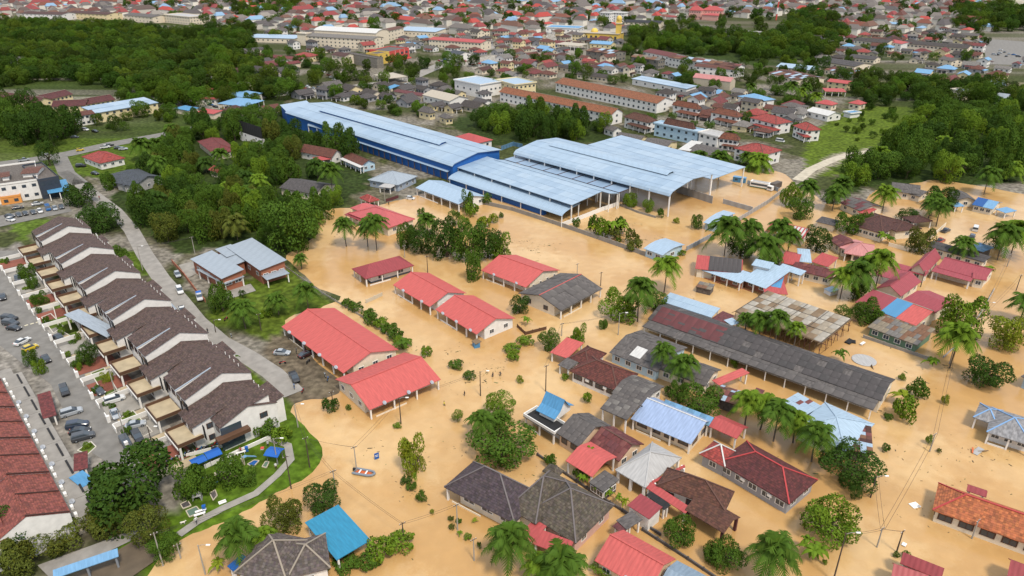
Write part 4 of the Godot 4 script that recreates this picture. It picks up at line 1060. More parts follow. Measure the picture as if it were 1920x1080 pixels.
var PEOPLE := [[-4.80,-0.35,-150.88,"303038","26262c",0.5,0,"person in dark clothes wading left of another on the flooded road"],
	[-2.94,-0.35,-151.37,"2c3440","26262c",-0.4,1,"person in black wading with arms out on the flooded road"],
	[-11.37,-0.35,-142.74,"24242a","24242a",1.2,0,"person in black wading alone below the street lamp"],
	[-15.87,-0.35,-138.59,"d8c840","5a5a50",2.0,1,"person in a yellow shirt wading near the bungalow"],
	[-58.74,0.30,-100.62,"f0f0f0","50505a",0.8,1,"person in a white shirt walking on the park path"],
	[-48.46,0.30,-115.87,"e8e8e8","503028",0.2,0,"person in white standing on the path by the small tent"],
	[-50.87,-0.20,-280.48,"2a2a2e","2a2a2e",0.2,0,"person in dark clothes at the brown gate"],
	[-52.32,0.30,-123.10,"d0d0d0","404048",0.2,0,"person in pale clothes by the small blue tent"],
	[-84.15,0.30,-172.48,"30363e","2c2c30",0.0,0,"person in black on the lane beside a lamp post"],
	[-173.22,0.30,-286.37,"a03030","303030",0.0,0,"person on foot in red far up the winding lane"],
	[-57.43,0.30,-120.97,"b04038","303038",0.0,1,"person in red behind the double blue tent"]]
var ISLANDS := [PackedVector2Array([Vector2(-136.1,-188.3),Vector2(-134.9,-191.8),Vector2(-120.3,-173.8),Vector2(-120.5,-170.2),Vector2(-126.3,-174.4)]),
	PackedVector2Array([Vector2(-135.6,-181.6),Vector2(-134.3,-183.9),Vector2(-126.4,-176.3),Vector2(-126.8,-172.3)]),
	PackedVector2Array([Vector2(-105.7,-152.0),Vector2(-103.7,-154.5),Vector2(-94.7,-143.7),Vector2(-96.0,-140.8)]),
	PackedVector2Array([Vector2(-89.0,-133.1),Vector2(-87.5,-136.1),Vector2(-79.5,-128.2),Vector2(-81.2,-125.9)]),
	PackedVector2Array([Vector2(-94.9,-144.9),Vector2(-94.1,-140.8),Vector2(-96.7,-142.2)]),
	PackedVector2Array([Vector2(-92.5,-121.7),Vector2(-91.3,-124.8),Vector2(-89.2,-123.0),Vector2(-89.6,-120.5)])]
var PLAY_MATS := [["grey-green rubber play mat under the spring rider near the bench",PackedVector2Array([Vector2(-62.1,-103.9),Vector2(-60.6,-105.1),Vector2(-59.1,-103.6),Vector2(-60.8,-102.3)]),"greenmat",0.36],
	["dark play mat beside the grey dome tent",PackedVector2Array([Vector2(-63.9,-105.7),Vector2(-62.9,-106.7),Vector2(-61.7,-105.3),Vector2(-62.9,-104.5)]),"asbd",0.36],
	["blue play mat below the slide near the single tent",PackedVector2Array([Vector2(-54.9,-117.4),Vector2(-53.9,-118.7),Vector2(-52.8,-118.5),Vector2(-53.4,-116.5)]),"royal",0.36],
	["green play mat with pale kerb above the shade tree",PackedVector2Array([Vector2(-59.8,-116.6),Vector2(-58.7,-119.3),Vector2(-57.9,-119.0),Vector2(-58.8,-116.7)]),"greenmat",0.36],
	["small green play mat beside the single tent",PackedVector2Array([Vector2(-51.6,-116.6),Vector2(-51.4,-118.3),Vector2(-50.6,-118.1),Vector2(-50.6,-116.3)]),"greenmat",0.36],
	["grey play mat at the foot of the swing frame",PackedVector2Array([Vector2(-59.4,-108.7),Vector2(-58.7,-109.7),Vector2(-57.7,-108.1),Vector2(-58.0,-106.8)]),"asb",0.36],
	["small green play mat near the double tent",PackedVector2Array([Vector2(-60.7,-114.6),Vector2(-60.0,-115.5),Vector2(-59.4,-115.1),Vector2(-60.0,-114.2)]),"greenmat",0.36]]
var DRIFT := [[7.5,-231.9,9,60],[4.8,-240.8,7,40],[13.4,-236.8,6,30],[-30.8,-279.8,6,20],[-63.3,-247.1,8,26],[-64.5,-239.3,5,12],[-7.4,-152.6,8,40],[-4.1,-155.1,6,26],[-16.3,-163.0,7,26],[-10.6,-149.0,6,20],[111.6,-155.1,5,30],[99.7,-122.2,6,24],[80.9,-104.0,8,30],[88.7,-152.6,4,10],[47.6,-241.9,9,40],[54.9,-244.5,6,20],[45.2,-258.2,6,30],[88.7,-252.6,5,20],[62.9,-205.7,7,30],[-23.2,-96.6,5,20],[-20.1,-109.9,5,24],[-11.4,-122.2,5,14],[85.4,-136.7,14,16],[86.9,-116.2,14,18],[99.4,-152.6,12,16],[59.4,-116.2,6,16],[74.2,-136.7,6,16],[-29.8,-123.1,14,20],[-65.0,-194.4,6,16],[93.2,-119.6,10,20],[-28.5,-164.4,6,14],[4.3,-113.0,4,14],[-37.9,-134.6,10,10],[53.6,-194.4,8,16],[102.3,-194.4,7,20],[65.3,-201.8,6,20]]
var DECK := ["m",78.49,-176.43,-0.7951,24.64,18.47,4.0,0.0,"plyA","cream",{}]
var SPOTS := {"boat":Vector3(-30.22,0.00,-114.91),"disc":Vector3(91.40,0.00,-158.70),"bus":Vector3(109.49,0.00,-303.17),"lorry":Vector3(114.87,0.00,-300.91),"cabin":Vector3(102.75,0.00,-311.71),"dog":Vector3(-61.21,0.30,-100.44),"bench1":Vector3(-58.93,0.35,-102.64),"bench2":Vector3(-57.36,0.35,-120.79),"bin1":Vector3(-58.63,0.35,-104.07),"bin2":Vector3(-56.38,0.35,-121.61),"bin3":Vector3(-61.89,0.35,-112.19),"swing":Vector3(-58.35,0.35,-111.69),"slide":Vector3(-54.85,0.35,-118.29),"drum":Vector3(-53.31,0.35,-122.29),"dome":Vector3(-61.15,0.35,-107.16),"sign":Vector3(-28.34,0.00,-119.26),"box":Vector3(-9.60,0.00,-165.76),"mosque":Vector3(103.30,0.00,-821.78),"mast":Vector3(362.73,0.00,-1043.99),"tank1":Vector3(-95.06,0.40,-122.09),"float1":Vector3(77.69,0.00,-105.70),"float2":Vector3(70.69,0.00,-95.69),"trailer":Vector3(99.31,0.00,-121.87),"tarp":Vector3(91.48,0.00,-168.02),"table":Vector3(94.59,0.00,-166.88),"white1":Vector3(-56.02,0.30,-106.25)}
var TOWN_CARS := [["mpv","silver",0.9,0.4,-878.5,-0.75],["hatch","blue",3.5,0.4,-875.8,-0.75],["sedan","white",9.1,0.4,-888.2,-0.75],["mpv","dark",8.8,0.4,-825.1,0.8],["sedan","blue",15.0,0.4,-863.8,0.8],["mpv","black",20.0,0.4,-833.4,-0.75],["mpv","blue",22.5,0.4,-813.9,-0.75],["mpv","black",27.2,0.4,-876.6,-0.75],["mpv","silver",28.6,0.4,-876.3,-0.75],["hatch","red",34.0,0.4,-841.2,0.8],["hatch","red",35.8,0.4,-816.3,-0.75],["sedan","white",41.9,0.4,-886.6,0.8],["sedan","silver",45.0,0.4,-812.6,-0.75],["sedan","silver",52.9,0.4,-882.0,-0.75],["mpv","black",53.3,0.4,-837.9,-0.75],["sedan","black",56.3,0.4,-848.0,-0.75],["hatch","blue",23.3,0.4,-872.7,-0.75],["hatch","dark",31.0,0.4,-859.8,0.8],["mpv","white",35.1,0.4,-865.7,-0.75],["mpv","white",37.8,0.4,-848.3,-0.75],["mpv","blue",48.3,0.4,-885.2,-0.75],["mpv","dark",51.2,0.4,-866.7,0.8],["sedan","silver",51.6,0.4,-859.2,-0.75],["mpv","black",60.6,0.4,-869.4,0.8],["sedan","black",61.6,0.4,-851.0,0.8],["mpv","silver",458.4,0.4,-708.2,-0.75],["mpv","black",461.7,0.4,-707.2,0.8],["sedan","silver",470.7,0.4,-719.6,-0.75],["hatch","white",484.0,0.4,-739.6,-0.75],["sedan","dark",479.1,0.4,-725.6,0.8],["sedan","black",464.0,0.4,-698.4,0.8],["sedan","silver",475.9,0.4,-713.5,0.8],["sedan","blue",476.7,0.4,-707.3,-0.75],["mpv","dark",473.8,0.4,-696.0,-0.75],["sedan","dark",-156.1,0.4,-539.5,-0.75],["mpv","red",-152.8,0.4,-534.3,0.8],["mpv","white",-150.6,0.4,-539.7,-0.75],["sedan","silver",-145.5,0.4,-535.4,-0.75],["mpv","black",-142.0,0.4,-537.6,-0.75],["mpv","white",-141.5,0.4,-548.3,-0.75],["sedan","silver",-135.3,0.4,-537.4,0.8],["hatch","white",-135.0,0.4,-547.3,0.8],["sedan","red",-132.3,0.4,-544.9,0.8],["sedan","red",-65.2,0.4,-670.2,-0.75],["mpv","dark",-62.0,0.4,-663.6,0.8],["mpv","blue",-60.9,0.4,-675.9,-0.75],["mpv","dark",-57.8,0.4,-670.4,-0.75],["hatch","black",-54.6,0.4,-645.3,-0.75],["mpv","silver",-49.7,0.4,-662.8,-0.75],["mpv","black",-50.6,0.4,-663.0,0.8],["sedan","white",-45.6,0.4,-643.6,0.8],["sedan","red",-42.7,0.4,-668.7,-0.75],["hatch","black",-36.6,0.4,-648.5,0.8],["sedan","red",-33.5,0.4,-646.8,0.8],["hatch","white",-29.5,0.4,-652.9,-0.75],["mpv","blue",-161.2,0.4,-623.1,-0.75],["sedan","white",-155.2,0.4,-606.6,0.8],["sedan","red",-148.0,0.4,-593.9,-0.75],["hatch","white",-143.2,0.4,-583.2,0.8],["mpv","white",-138.0,0.4,-570.5,-0.75],["mpv","dark",-133.6,0.4,-560.7,0.8],["sedan","black",120.2,0.4,-1184.0,0.8],["sedan","white",119.9,0.4,-1159.1,-0.75],["sedan","silver",118.1,0.4,-1124.6,0.8],["mpv","silver",113.3,0.4,-1082.5,0.8],["mpv","red",112.4,0.4,-1070.3,-0.75],["sedan","black",110.5,0.4,-1027.2,-0.75],["mpv","dark",111.6,0.4,-1013.0,-0.75],["sedan","dark",107.1,0.4,-984.7,0.8],["mpv","dark",-85.1,0.4,-539.7,0.8],["mpv","white",-84.6,0.4,-543.0,0.8],["mpv","white",-79.1,0.4,-549.7,0.8],["hatch","white",-76.8,0.4,-556.4,0.8],["hatch","silver",-74.2,0.4,-561.7,0.8],["mpv","black",-70.7,0.4,-567.2,0.8],["sedan","red",20.8,0.4,-752.7,-0.75],["mpv","black",26.6,0.4,-751.7,-0.75],["sedan","black",30.5,0.4,-777.2,0.8],["mpv","white",33.1,0.4,-775.5,0.8],["mpv","blue",34.0,0.4,-749.6,0.8],["mpv","white",36.6,0.4,-740.8,0.8],["hatch","blue",41.3,0.4,-776.2,-0.75],["mpv","blue",44.2,0.4,-766.8,0.8],["hatch","white",49.1,0.4,-744.1,0.8]]
var LEFT_ROW := [Vector2(-79.09,-97.62),Vector2(0.6819,0.7314)]
var TERRACE_ORIGIN := Vector3(-159.5,0,-224.4)
var TERRACE_STEP := Vector3(17.12,0,18.34)
# ---------------------------------------------------------------- ground
func inside(p: Vector2, poly: PackedVector2Array) -> bool:
	return Geometry2D.is_point_in_polygon(p, poly)

func make_ground() -> void:
	var xs := []; var zs := []
	for k in 14: xs.append(-3200.0 + 215.0 * k)
	for k in 172: xs.append(-200.0 + 2.5 * k)
	for k in 14: xs.append(235.0 + 215.0 * (k + 0.3))
	for k in 15: zs.append(-4200.0 + 200.0 * k)
	for k in 29: zs.append(-1340.0 + 20.0 * k)
	for k in 33: zs.append(-760.0 + 10.0 * k)
	for k in 140: zs.append(-430.0 + 2.6 * k)
	zs.append(-60.0); zs.append(200.0)
	var f := FastNoiseLite.new()
	f.seed = 3
	f.frequency = 0.02
	f.fractal_octaves = 4
	var nx := xs.size(); var nz := zs.size()
	var flood := PackedFloat32Array(); flood.resize(nx * nz)
	for j in nz:
		for i in nx:
			var w := Vector2(f.get_noise_2d(xs[i], zs[j]), f.get_noise_2d(xs[i] + 500, zs[j])) * 7.0
			flood[j * nx + i] = 1.0 if inside(Vector2(xs[i], zs[j]) + w, FLOOD) else 0.0
	var v := PackedVector3Array(); var n := PackedVector3Array(); var c := PackedColorArray(); var idx := PackedInt32Array()
	for j in nz:
		for i in nx:
			var m := 0.0
			for dj in range(-1, 2):
				for di in range(-1, 2):
					m += flood[clampi(j + dj, 0, nz - 1) * nx + clampi(i + di, 0, nx - 1)] / 9.0
			v.append(Vector3(xs[i], lerpf(0.25, -0.5, m) + 0.05 * f.get_noise_2d(xs[i] * 3, zs[j] * 3), zs[j]))
			n.append(Vector3.UP)
			var q := f.get_noise_2d(xs[i] * 0.8 + 90, zs[j] * 0.8)
			var col := Color(0.085, 0.1, 0.035) if q > 0.08 else Color(0.3, 0.27, 0.22) if q < -0.1 else Color(0.17, 0.155, 0.1)
			var p := Vector2(xs[i], zs[j]) + Vector2(f.get_noise_2d(xs[i] * 2, zs[j] * 2), f.get_noise_2d(zs[j] * 2, xs[i] * 2)) * 4.0
			for zone in ZONES:
				if inside(p, zone[1]): col = zone[0]
			c.append(col * (1.0 + 0.35 * f.get_noise_2d(xs[i] * 4 + 20, zs[j] * 4)))
	for j in nz - 1:
		for i in nx - 1:
			var a := j * nx + i
			idx.append_array([a, a + 1, a + nx + 1, a, a + nx + 1, a + nx])
	var arr := []
	arr.resize(Mesh.ARRAY_MAX)
	arr[Mesh.ARRAY_VERTEX] = v; arr[Mesh.ARRAY_NORMAL] = n; arr[Mesh.ARRAY_COLOR] = c; arr[Mesh.ARRAY_INDEX] = idx
	var mesh := ArrayMesh.new()
	mesh.add_surface_from_arrays(Mesh.PRIMITIVE_TRIANGLES, arr)
	var st := SurfaceTool.new()
	st.create_from(mesh, 0)
	st.generate_normals()
	var gm := paint("ground", "ffffff", 0.95, "ground", 0.2)
	gm.albedo_color = Color.WHITE
	gm.vertex_color_use_as_albedo = true
	tag(part("ground", st.commit(), gm, self), "", "", "", "structure")
	# the flood: one still sheet of muddy water
	var wm := paint("flood_water", "ffffff", 0.22, "none", 0.4)
	wm.albedo_color = Color.WHITE
	wm.albedo_texture = mud_texture()
	wm.uv1_triplanar = true
	wm.uv1_world_triplanar = true
	wm.uv1_scale = Vector3.ONE / 230.0
	wm.normal_enabled = true
	var rip := NoiseTexture2D.new()
	rip.seamless = true
	rip.as_normal_map = true
	rip.bump_strength = 1.5
	rip.width = 512; rip.height = 512
	rip.noise = FastNoiseLite.new()
	rip.noise.frequency = 0.03
	wm.normal_texture = rip
	wm.normal_scale = 0.06
	tag(sheet("flood_water", PackedVector2Array([Vector2(-205, -450), Vector2(420, -450), Vector2(420, -40), Vector2(-205, -40)]), 0.0, wm), "", "", "", "structure")
	for s in SHEETS:
		tag(sheet(s[0], s[3], s[1], mats[s[2]]), "", "", "", "structure")

func mud_texture() -> Texture2D:
	# silt clouds and drift lines in the water
	var f := FastNoiseLite.new(); f.seed = 9; f.frequency = 0.006; f.fractal_octaves = 5; f.domain_warp_enabled = true; f.domain_warp_amplitude = 60.0
	var h := FastNoiseLite.new(); h.seed = 4; h.frequency = 0.05; h.fractal_octaves = 4
	var a := f.get_seamless_image(1024, 1024).get_data(); var b := h.get_seamless_image(1024, 1024).get_data()
	var out := PackedByteArray(); out.resize(1024 * 1024 * 3)
	var lo := Color("af8957"); var hi := Color("c0a072")
	for i in 1024 * 1024:
		var k := clampf((a[i] / 255.0 - 0.35) * 2.2, 0.0, 1.0)
		var g := 0.96 + 0.06 * b[i] / 255.0
		var col := lo.lerp(hi, k)
		out[i * 3] = int(clampf(col.r * g, 0, 1) * 255); out[i * 3 + 1] = int(clampf(col.g * g, 0, 1) * 255); out[i * 3 + 2] = int(clampf(col.b * g, 0, 1) * 255)
	return ImageTexture.create_from_image(Image.create_from_data(1024, 1024, false, Image.FORMAT_RGB8, out))

func sheet(called: String, poly: PackedVector2Array, y: float, m: Material) -> MeshInstance3D:
	var g := Geo.new()
	var idx := Geometry2D.triangulate_polygon(poly)
	for k in range(0, idx.size(), 3):
		var p := []
		for q in 3: p.append(Vector3(poly[idx[k + q]].x, y, poly[idx[k + q]].y))
		g.face(p, Vector3.UP)
	return part(called, g.mesh(), m, self)

# ---------------------------------------------------------------- plants
func crown_mesh(seed_: int, lobes: int, leaves: int, leaf: float, tall: float, airy: float) -> ArrayMesh:
	# a crown one metre in radius standing on y = 0: leaf sprays on the skins of many lobes
	var r := RandomNumberGenerator.new(); r.seed = seed_
	var g := Geo.new(); g.coloured = true
	var cs := []; var rs := []
	for k in lobes:
		var d := Vector3(r.randfn(), r.randfn() * 0.8 + 0.25, r.randfn()).normalized()
		var q := r.randf_range(0.5, 0.82)
		cs.append(Vector3(d.x * q, (d.y * q * 0.9 + 0.75) * tall, d.z * q))
		rs.append(r.randf_range(0.24, 0.46) * (1.15 - 0.3 * q))
	cs.append(Vector3(0, 0.72 * tall, 0)); rs.append(0.45)
	var tones := []
	for k in cs.size(): tones.append(r.randf_range(0.72, 1.28))
	var made := 0; var tries := 0
	while made < leaves and tries < leaves * 6:
		tries += 1
		var k := r.randi() % cs.size()
		var d := Vector3(r.randfn(), r.randfn() + 0.35, r.randfn()).normalized()
		var p: Vector3 = cs[k] + d * rs[k] * r.randf_range(0.8, 1.06)
		var hidden := false
		for j in cs.size():
			if j != k and p.distance_to(cs[j]) < rs[j] * 0.72:
				hidden = true
				break
		if hidden and r.randf() > airy: continue
		made += 1
		var nn := (d + Vector3(r.randfn(), r.randfn() + 0.4, r.randfn()) * 0.55).normalized()
		var side := nn.cross(Vector3(r.randfn(), r.randfn(), r.randfn())).normalized()
		var fwd := side.cross(nn)
		var l := leaf * r.randf_range(0.7, 1.4); var w := l * r.randf_range(0.45, 0.75)
		var yel := r.randf()
		var t: float = tones[k] * r.randf_range(0.75, 1.25)
		g.tint = Color(t * (1.0 + 0.3 * yel * yel), t, t * (1.0 - 0.3 * yel))
		var a := p - fwd * l * 0.5; var b := p + fwd * l * 0.5 - nn * l * 0.12
		var s1 := p + side * w * 0.5 - nn * w * 0.15; var s2 := p - side * w * 0.5 - nn * w * 0.15
		g.face([a, s1, b], nn); g.face([a, b, s2], nn)
	return g.mesh()

func trunk_mesh(seed_: int, limbs: int, top: float) -> ArrayMesh:
	# for a crown of radius one metre: a tapered stem that forks into limbs
	var r := RandomNumberGenerator.new(); r.seed = seed_
	var g := Geo.new()
	var pts := [Vector3(0, -0.2, 0), Vector3(r.randf_range(-0.03, 0.03), 0.35, r.randf_range(-0.03, 0.03)), Vector3(r.randf_range(-0.06, 0.06), top * 0.55, 0)]
	g.tube(pts, [0.085, 0.065, 0.05], 7)
	for k in limbs:
		var a := TAU * k / limbs + r.randf() * 0.6
		var e := Vector3(cos(a) * r.randf_range(0.35, 0.6), top * r.randf_range(0.75, 1.1), sin(a) * r.randf_range(0.35, 0.6))
		g.tube([pts[2] - Vector3(0, 0.05, 0), pts[2].lerp(e, 0.5) + Vector3(0, 0.05, 0), e], [0.045, 0.03, 0.012], 5)
	return g.mesh()

func frond(g: Geo, base: Vector3, yaw: float, lift: float, length: float, droop: float, leaflet: float, pairs: int, r: RandomNumberGenerator) -> void:
	var dir := Vector3(cos(yaw), 0, sin(yaw)); var side := Vector3(-sin(yaw), 0, cos(yaw))
	var prev := base
	var tone := r.randf_range(0.8, 1.2)
	for k in range(1, pairs + 1):
		var s := float(k) / pairs
		var p := base + dir * length * s * cos(lift) * (1.0 - 0.12 * s) + Vector3.UP * (length * s * sin(lift) - droop * s * s * length)
		g.tint = Color(0.9, 0.95, 0.5) * tone
		var up := Vector3.UP
		g.face([prev - side * 0.04, prev + side * 0.04, p + side * 0.03, p - side * 0.03], up)
		var along := (p - prev).normalized()
		var ll := leaflet * (0.45 + 1.1 * sin(PI * minf(0.97, s * 0.85 + 0.12))) * 0.8
		var t := tone * r.randf_range(0.8, 1.15)
		g.tint = Color(t * r.randf_range(0.95, 1.2), t, t * 0.9)
		for sg in [-1.0, 1.0]:
			var tip: Vector3 = p + side * sg * ll * 0.8 + along * ll * 0.55 + Vector3.DOWN * ll * r.randf_range(0.3, 0.75)
			var wd := along * length / pairs * 0.95
			g.face([p - wd, p + wd * 0.4, tip], up + side * sg * 0.6)
		prev = p

func palm_mesh(seed_: int, fronds: int, length: float, leaflet: float, droop: float) -> ArrayMesh:
	var r := RandomNumberGenerator.new(); r.seed = seed_
	var g := Geo.new(); g.coloured = true
	for k in fronds:
		var q := float(k) / fronds
		frond(g, Vector3.ZERO, k * 2.4 + r.randf() * 0.4, lerpf(1.25, -0.35, q) + r.randf_range(-0.12, 0.12), length * r.randf_range(0.8, 1.05), droop * r.randf_range(0.8, 1.3), leaflet, 15, r)
	return g.mesh()

func banana_mesh(seed_: int) -> ArrayMesh:
	var r := RandomNumberGenerator.new(); r.seed = seed_
	var g := Geo.new(); g.coloured = true
	for stem in 3:
		var base := Vector3(r.randf_range(-0.7, 0.7), r.randf_range(1.2, 2.0), r.randf_range(-0.7, 0.7))
		for k in 7:
			var yaw := TAU * k / 7 + r.randf(); var lift := r.randf_range(0.35, 1.2); var ln := r.randf_range(1.4, 2.2)
			var dir := Vector3(cos(yaw), 0, sin(yaw)); var side := Vector3(-sin(yaw), 0, cos(yaw))
			var t := r.randf_range(0.8, 1.25)
			g.tint = Color(t * 1.05, t, t * 0.8)
			var pts := []
			for s in 5:
				var q := s / 4.0
				pts.append(base + dir * ln * q * cos(lift) + Vector3.UP * (ln * q * sin(lift) - 0.75 * q * q * ln))
			for s in 4:
				var w0 := 0.32 * sin(PI * (0.1 + 0.88 * s / 4.0)); var w1 := 0.32 * sin(PI * (0.1 + 0.88 * (s + 1) / 4.0))
				for sg in [-1.0, 1.0]:
					g.face([pts[s], pts[s + 1], pts[s + 1] + side * w1 * sg - Vector3.UP * 0.1, pts[s] + side * w0 * sg - Vector3.UP * 0.1], Vector3.UP)
	return g.mesh()

func bent_trunk(seed_: int, h: float, r0: float, r1: float) -> ArrayMesh:
	var r := RandomNumberGenerator.new(); r.seed = seed_
	var g := Geo.new()
	var lean := Vector3(r.randf_range(-0.1, 0.1), 0, r.randf_range(-0.1, 0.1)) * h
	var pts := []; var rad := []
	for k in 6:
		var s := k / 5.0
		pts.append(Vector3(0, -0.5, 0) + Vector3.UP * (h + 0.5) * s + lean * s * (1.0 - s) * 1.5); rad.append(lerpf(r0, r1, s))
	g.tube(pts, rad, 7)
	return g.mesh()

func plant_protos() -> void:
	for k in 5:
		protos["tree%d" % k] = [crown_mesh(40 + k, [15, 20, 13, 22, 11][k], [4600, 5000, 4400, 4600, 2600][k], [0.085, 0.078, 0.09, 0.074, 0.1][k], [0.85, 1.0, 0.75, 1.25, 0.7][k], [0.1, 0.05, 0.15, 0.05, 0.3][k]), trunk_mesh(60 + k, 6, 0.8)]
	for k in 3: protos["coconut%d" % k] = [palm_mesh(70 + k, 30, 4.7, 1.2, 0.6), bent_trunk(80 + k, 8.0, 0.2, 0.13)]
	for k in 2: protos["oil%d" % k] = [palm_mesh(90 + k, 34, 4.6, 1.2, 0.42), bent_trunk(95 + k, 3.2, 0.42, 0.34)]
	for k in 2: protos["banana%d" % k] = [banana_mesh(100 + k), null]
	for k in 2: protos["bush%d" % k] = [crown_mesh(110 + k, 14, 900, 0.17, 0.75, 0.2), null]

var unsettled := []   # things still to be told apart: node, what it is, where it shows

func seen_at(p: Vector3) -> Vector2:
	# where a point shows in the photograph, only to word the labels
	var f := -p.z; var dy := p.y - 98.0; var s := sin(deg_to_rad(25.9)); var c := cos(deg_to_rad(25.9))
	var depth := f * c - dy * s
	return Vector2(960 + 1340 * p.x / depth, 540 - 1340 * (dy * c + f * s) / depth)

func settle_later(o: Node3D, words: String) -> void:
	var q := seen_at(o.position)
	var best := []; var near := 1e9
	for l in LANDMARKS:
		var d := Vector2(q.x - l[1], (q.y - l[2]) * 1.4)
		if d.length() < near:
			near = d.length(); best = [l[0], d]
	var d: Vector2 = best[1]
	var r := 0 if near < 18 else ((1 if d.x < 0 else 2) if absf(d.x) > absf(d.y) else (3 if d.y < 0 else 4))
	unsettled.append([o, "%s %s %s" % [words, RELATIONS[r], best[0]], q.x])

func settle_labels() -> void:
	var by := {}
	for u in unsettled:
		if not by.has(u[1]): by[u[1]] = []
		by[u[1]].append(u)
	for l in by:
		var g: Array = by[l]
		g.sort_custom(func(a, b): return a[2] < b[2])
		for k in g.size():
			g[k][0].set_meta("label", l if g.size() == 1 else "%s, %s from left" % [l.replace("broad ", "") if l.split(" ").size() > 12 else l, ORDINALS[k] if k < 20 else "%dth" % (k + 1)])

func plant_words(p: Array) -> String:
	var word: String = ["dark green", "leafy green", "bright green", "yellow-green", "olive green"][p[2]] + (" round tree" if p[6] < p[5] * 0.9 else " tall tree")
	if p[0] > 0: word = ["", "coconut palm", "stout oil palm", "clump of banana plants", ["dark", "green", "bright green", "yellowish", "olive"][p[2]] + " shrub"][p[0]]
	return ("broad " if p[5] > 11.0 else "small " if p[5] < 4.5 and p[0] == 0 else "") + word

var grove_rest := []

# rows: [kind, variant, tint, x, z, width metres, height metres]
func make_plants() -> void:
	var r := RandomNumberGenerator.new(); r.seed = 17
	var rows := []
	for g in GROVES:
		for p in scatter(g[0], g[1], 1.5, 0.45, r):
			if not (free_spot(p.x, p.y - 7.0, 3.0) and free_spot(p.x, p.y - 13.0, 2.0)): continue
			var kind: int = g[5][r.randi() % g[5].size()]
			var w := r.randf_range(g[2], g[3])
			rows.append([kind, r.randi() % (4 if kind == 0 else 2), g[4][r.randi() % g[4].size()], p.x, p.y, w if kind == 0 else 9.0, w * r.randf_range(0.8, 1.25) if kind == 0 else r.randf_range(7, 11)])
	rows.sort_custom(func(a, b): return a[4] - a[5] * -8.0 > b[4] - b[5] * -8.0)
	var trees := 0
	for p in PLANTS: trees += 1 if p[0] == 0 else 0
	for p in PLANTS: plant(p, r)
	for p in rows:
		if p[0] == 0: trees += 1
		if trees <= 300 or p[0] > 0: plant(p, r)
		else: grove_rest.append(p)

func plant(p: Array, r: RandomNumberGenerator) -> void:
	var kind: String = ["tree", "coconut", "oil", "banana", "bush"][p[0]]
	var pr: Array = protos["%s%d" % [kind, p[1]]]
	var t := thing(["broadleaf_tree", "coconut_palm", "oil_palm", "banana_plant", "shrub"][p[0]], "", ["tree", "palm tree", "palm tree", "plant", "shrub"][p[0]], Vector3(p[3], 0, p[4]), r.randf() * TAU, ["broadleaf trees among the houses", "coconut palms", "oil palms", "banana plants", "shrubs by the flood"][p[0]])
	settle_later(t, plant_words(p))
	var w: float = p[5]; var h: float = p[6]
	var m: Material = mats[["leaf_dark", "leaf_mid", "leaf_bright", "leaf_yellow", "leaf_olive"][p[2]]]
	match kind:
		"tree":
			var clear := -0.03 * h
			var tall: float = [0.85, 1.0, 0.75, 1.25, 0.7][p[1]] * 1.5
			part("trunk", pr[1], mats.bark, t, Transform3D(Basis.from_scale(Vector3(w / 2, h * 0.62, w / 2)), Vector3.ZERO))
			part("crown", pr[0], m, t, Transform3D(Basis.from_scale(Vector3(w / 2, (h - clear) / tall, w / 2)), Vector3(0, clear, 0)))
		"coconut", "oil":
			var hh: float = maxf(1.0, h - w * 0.28)
			part("trunk", pr[1], mats.palm_bark, t, Transform3D(Basis.from_scale(Vector3(1, hh / (8.0 if kind == "coconut" else 3.2), 1)), Vector3.ZERO))
			part("crown", pr[0], m, t, Transform3D(Basis.from_scale(Vector3.ONE * w / 6.8), Vector3(0, hh, 0)))
		_:
			var q := 3.4 if kind == "banana" else 2.0
			part("crown", pr[0], m, t, Transform3D(Basis.from_scale(Vector3(w / q, h / (2.8 if kind == "banana" else 1.15), w / q)), Vector3.ZERO))
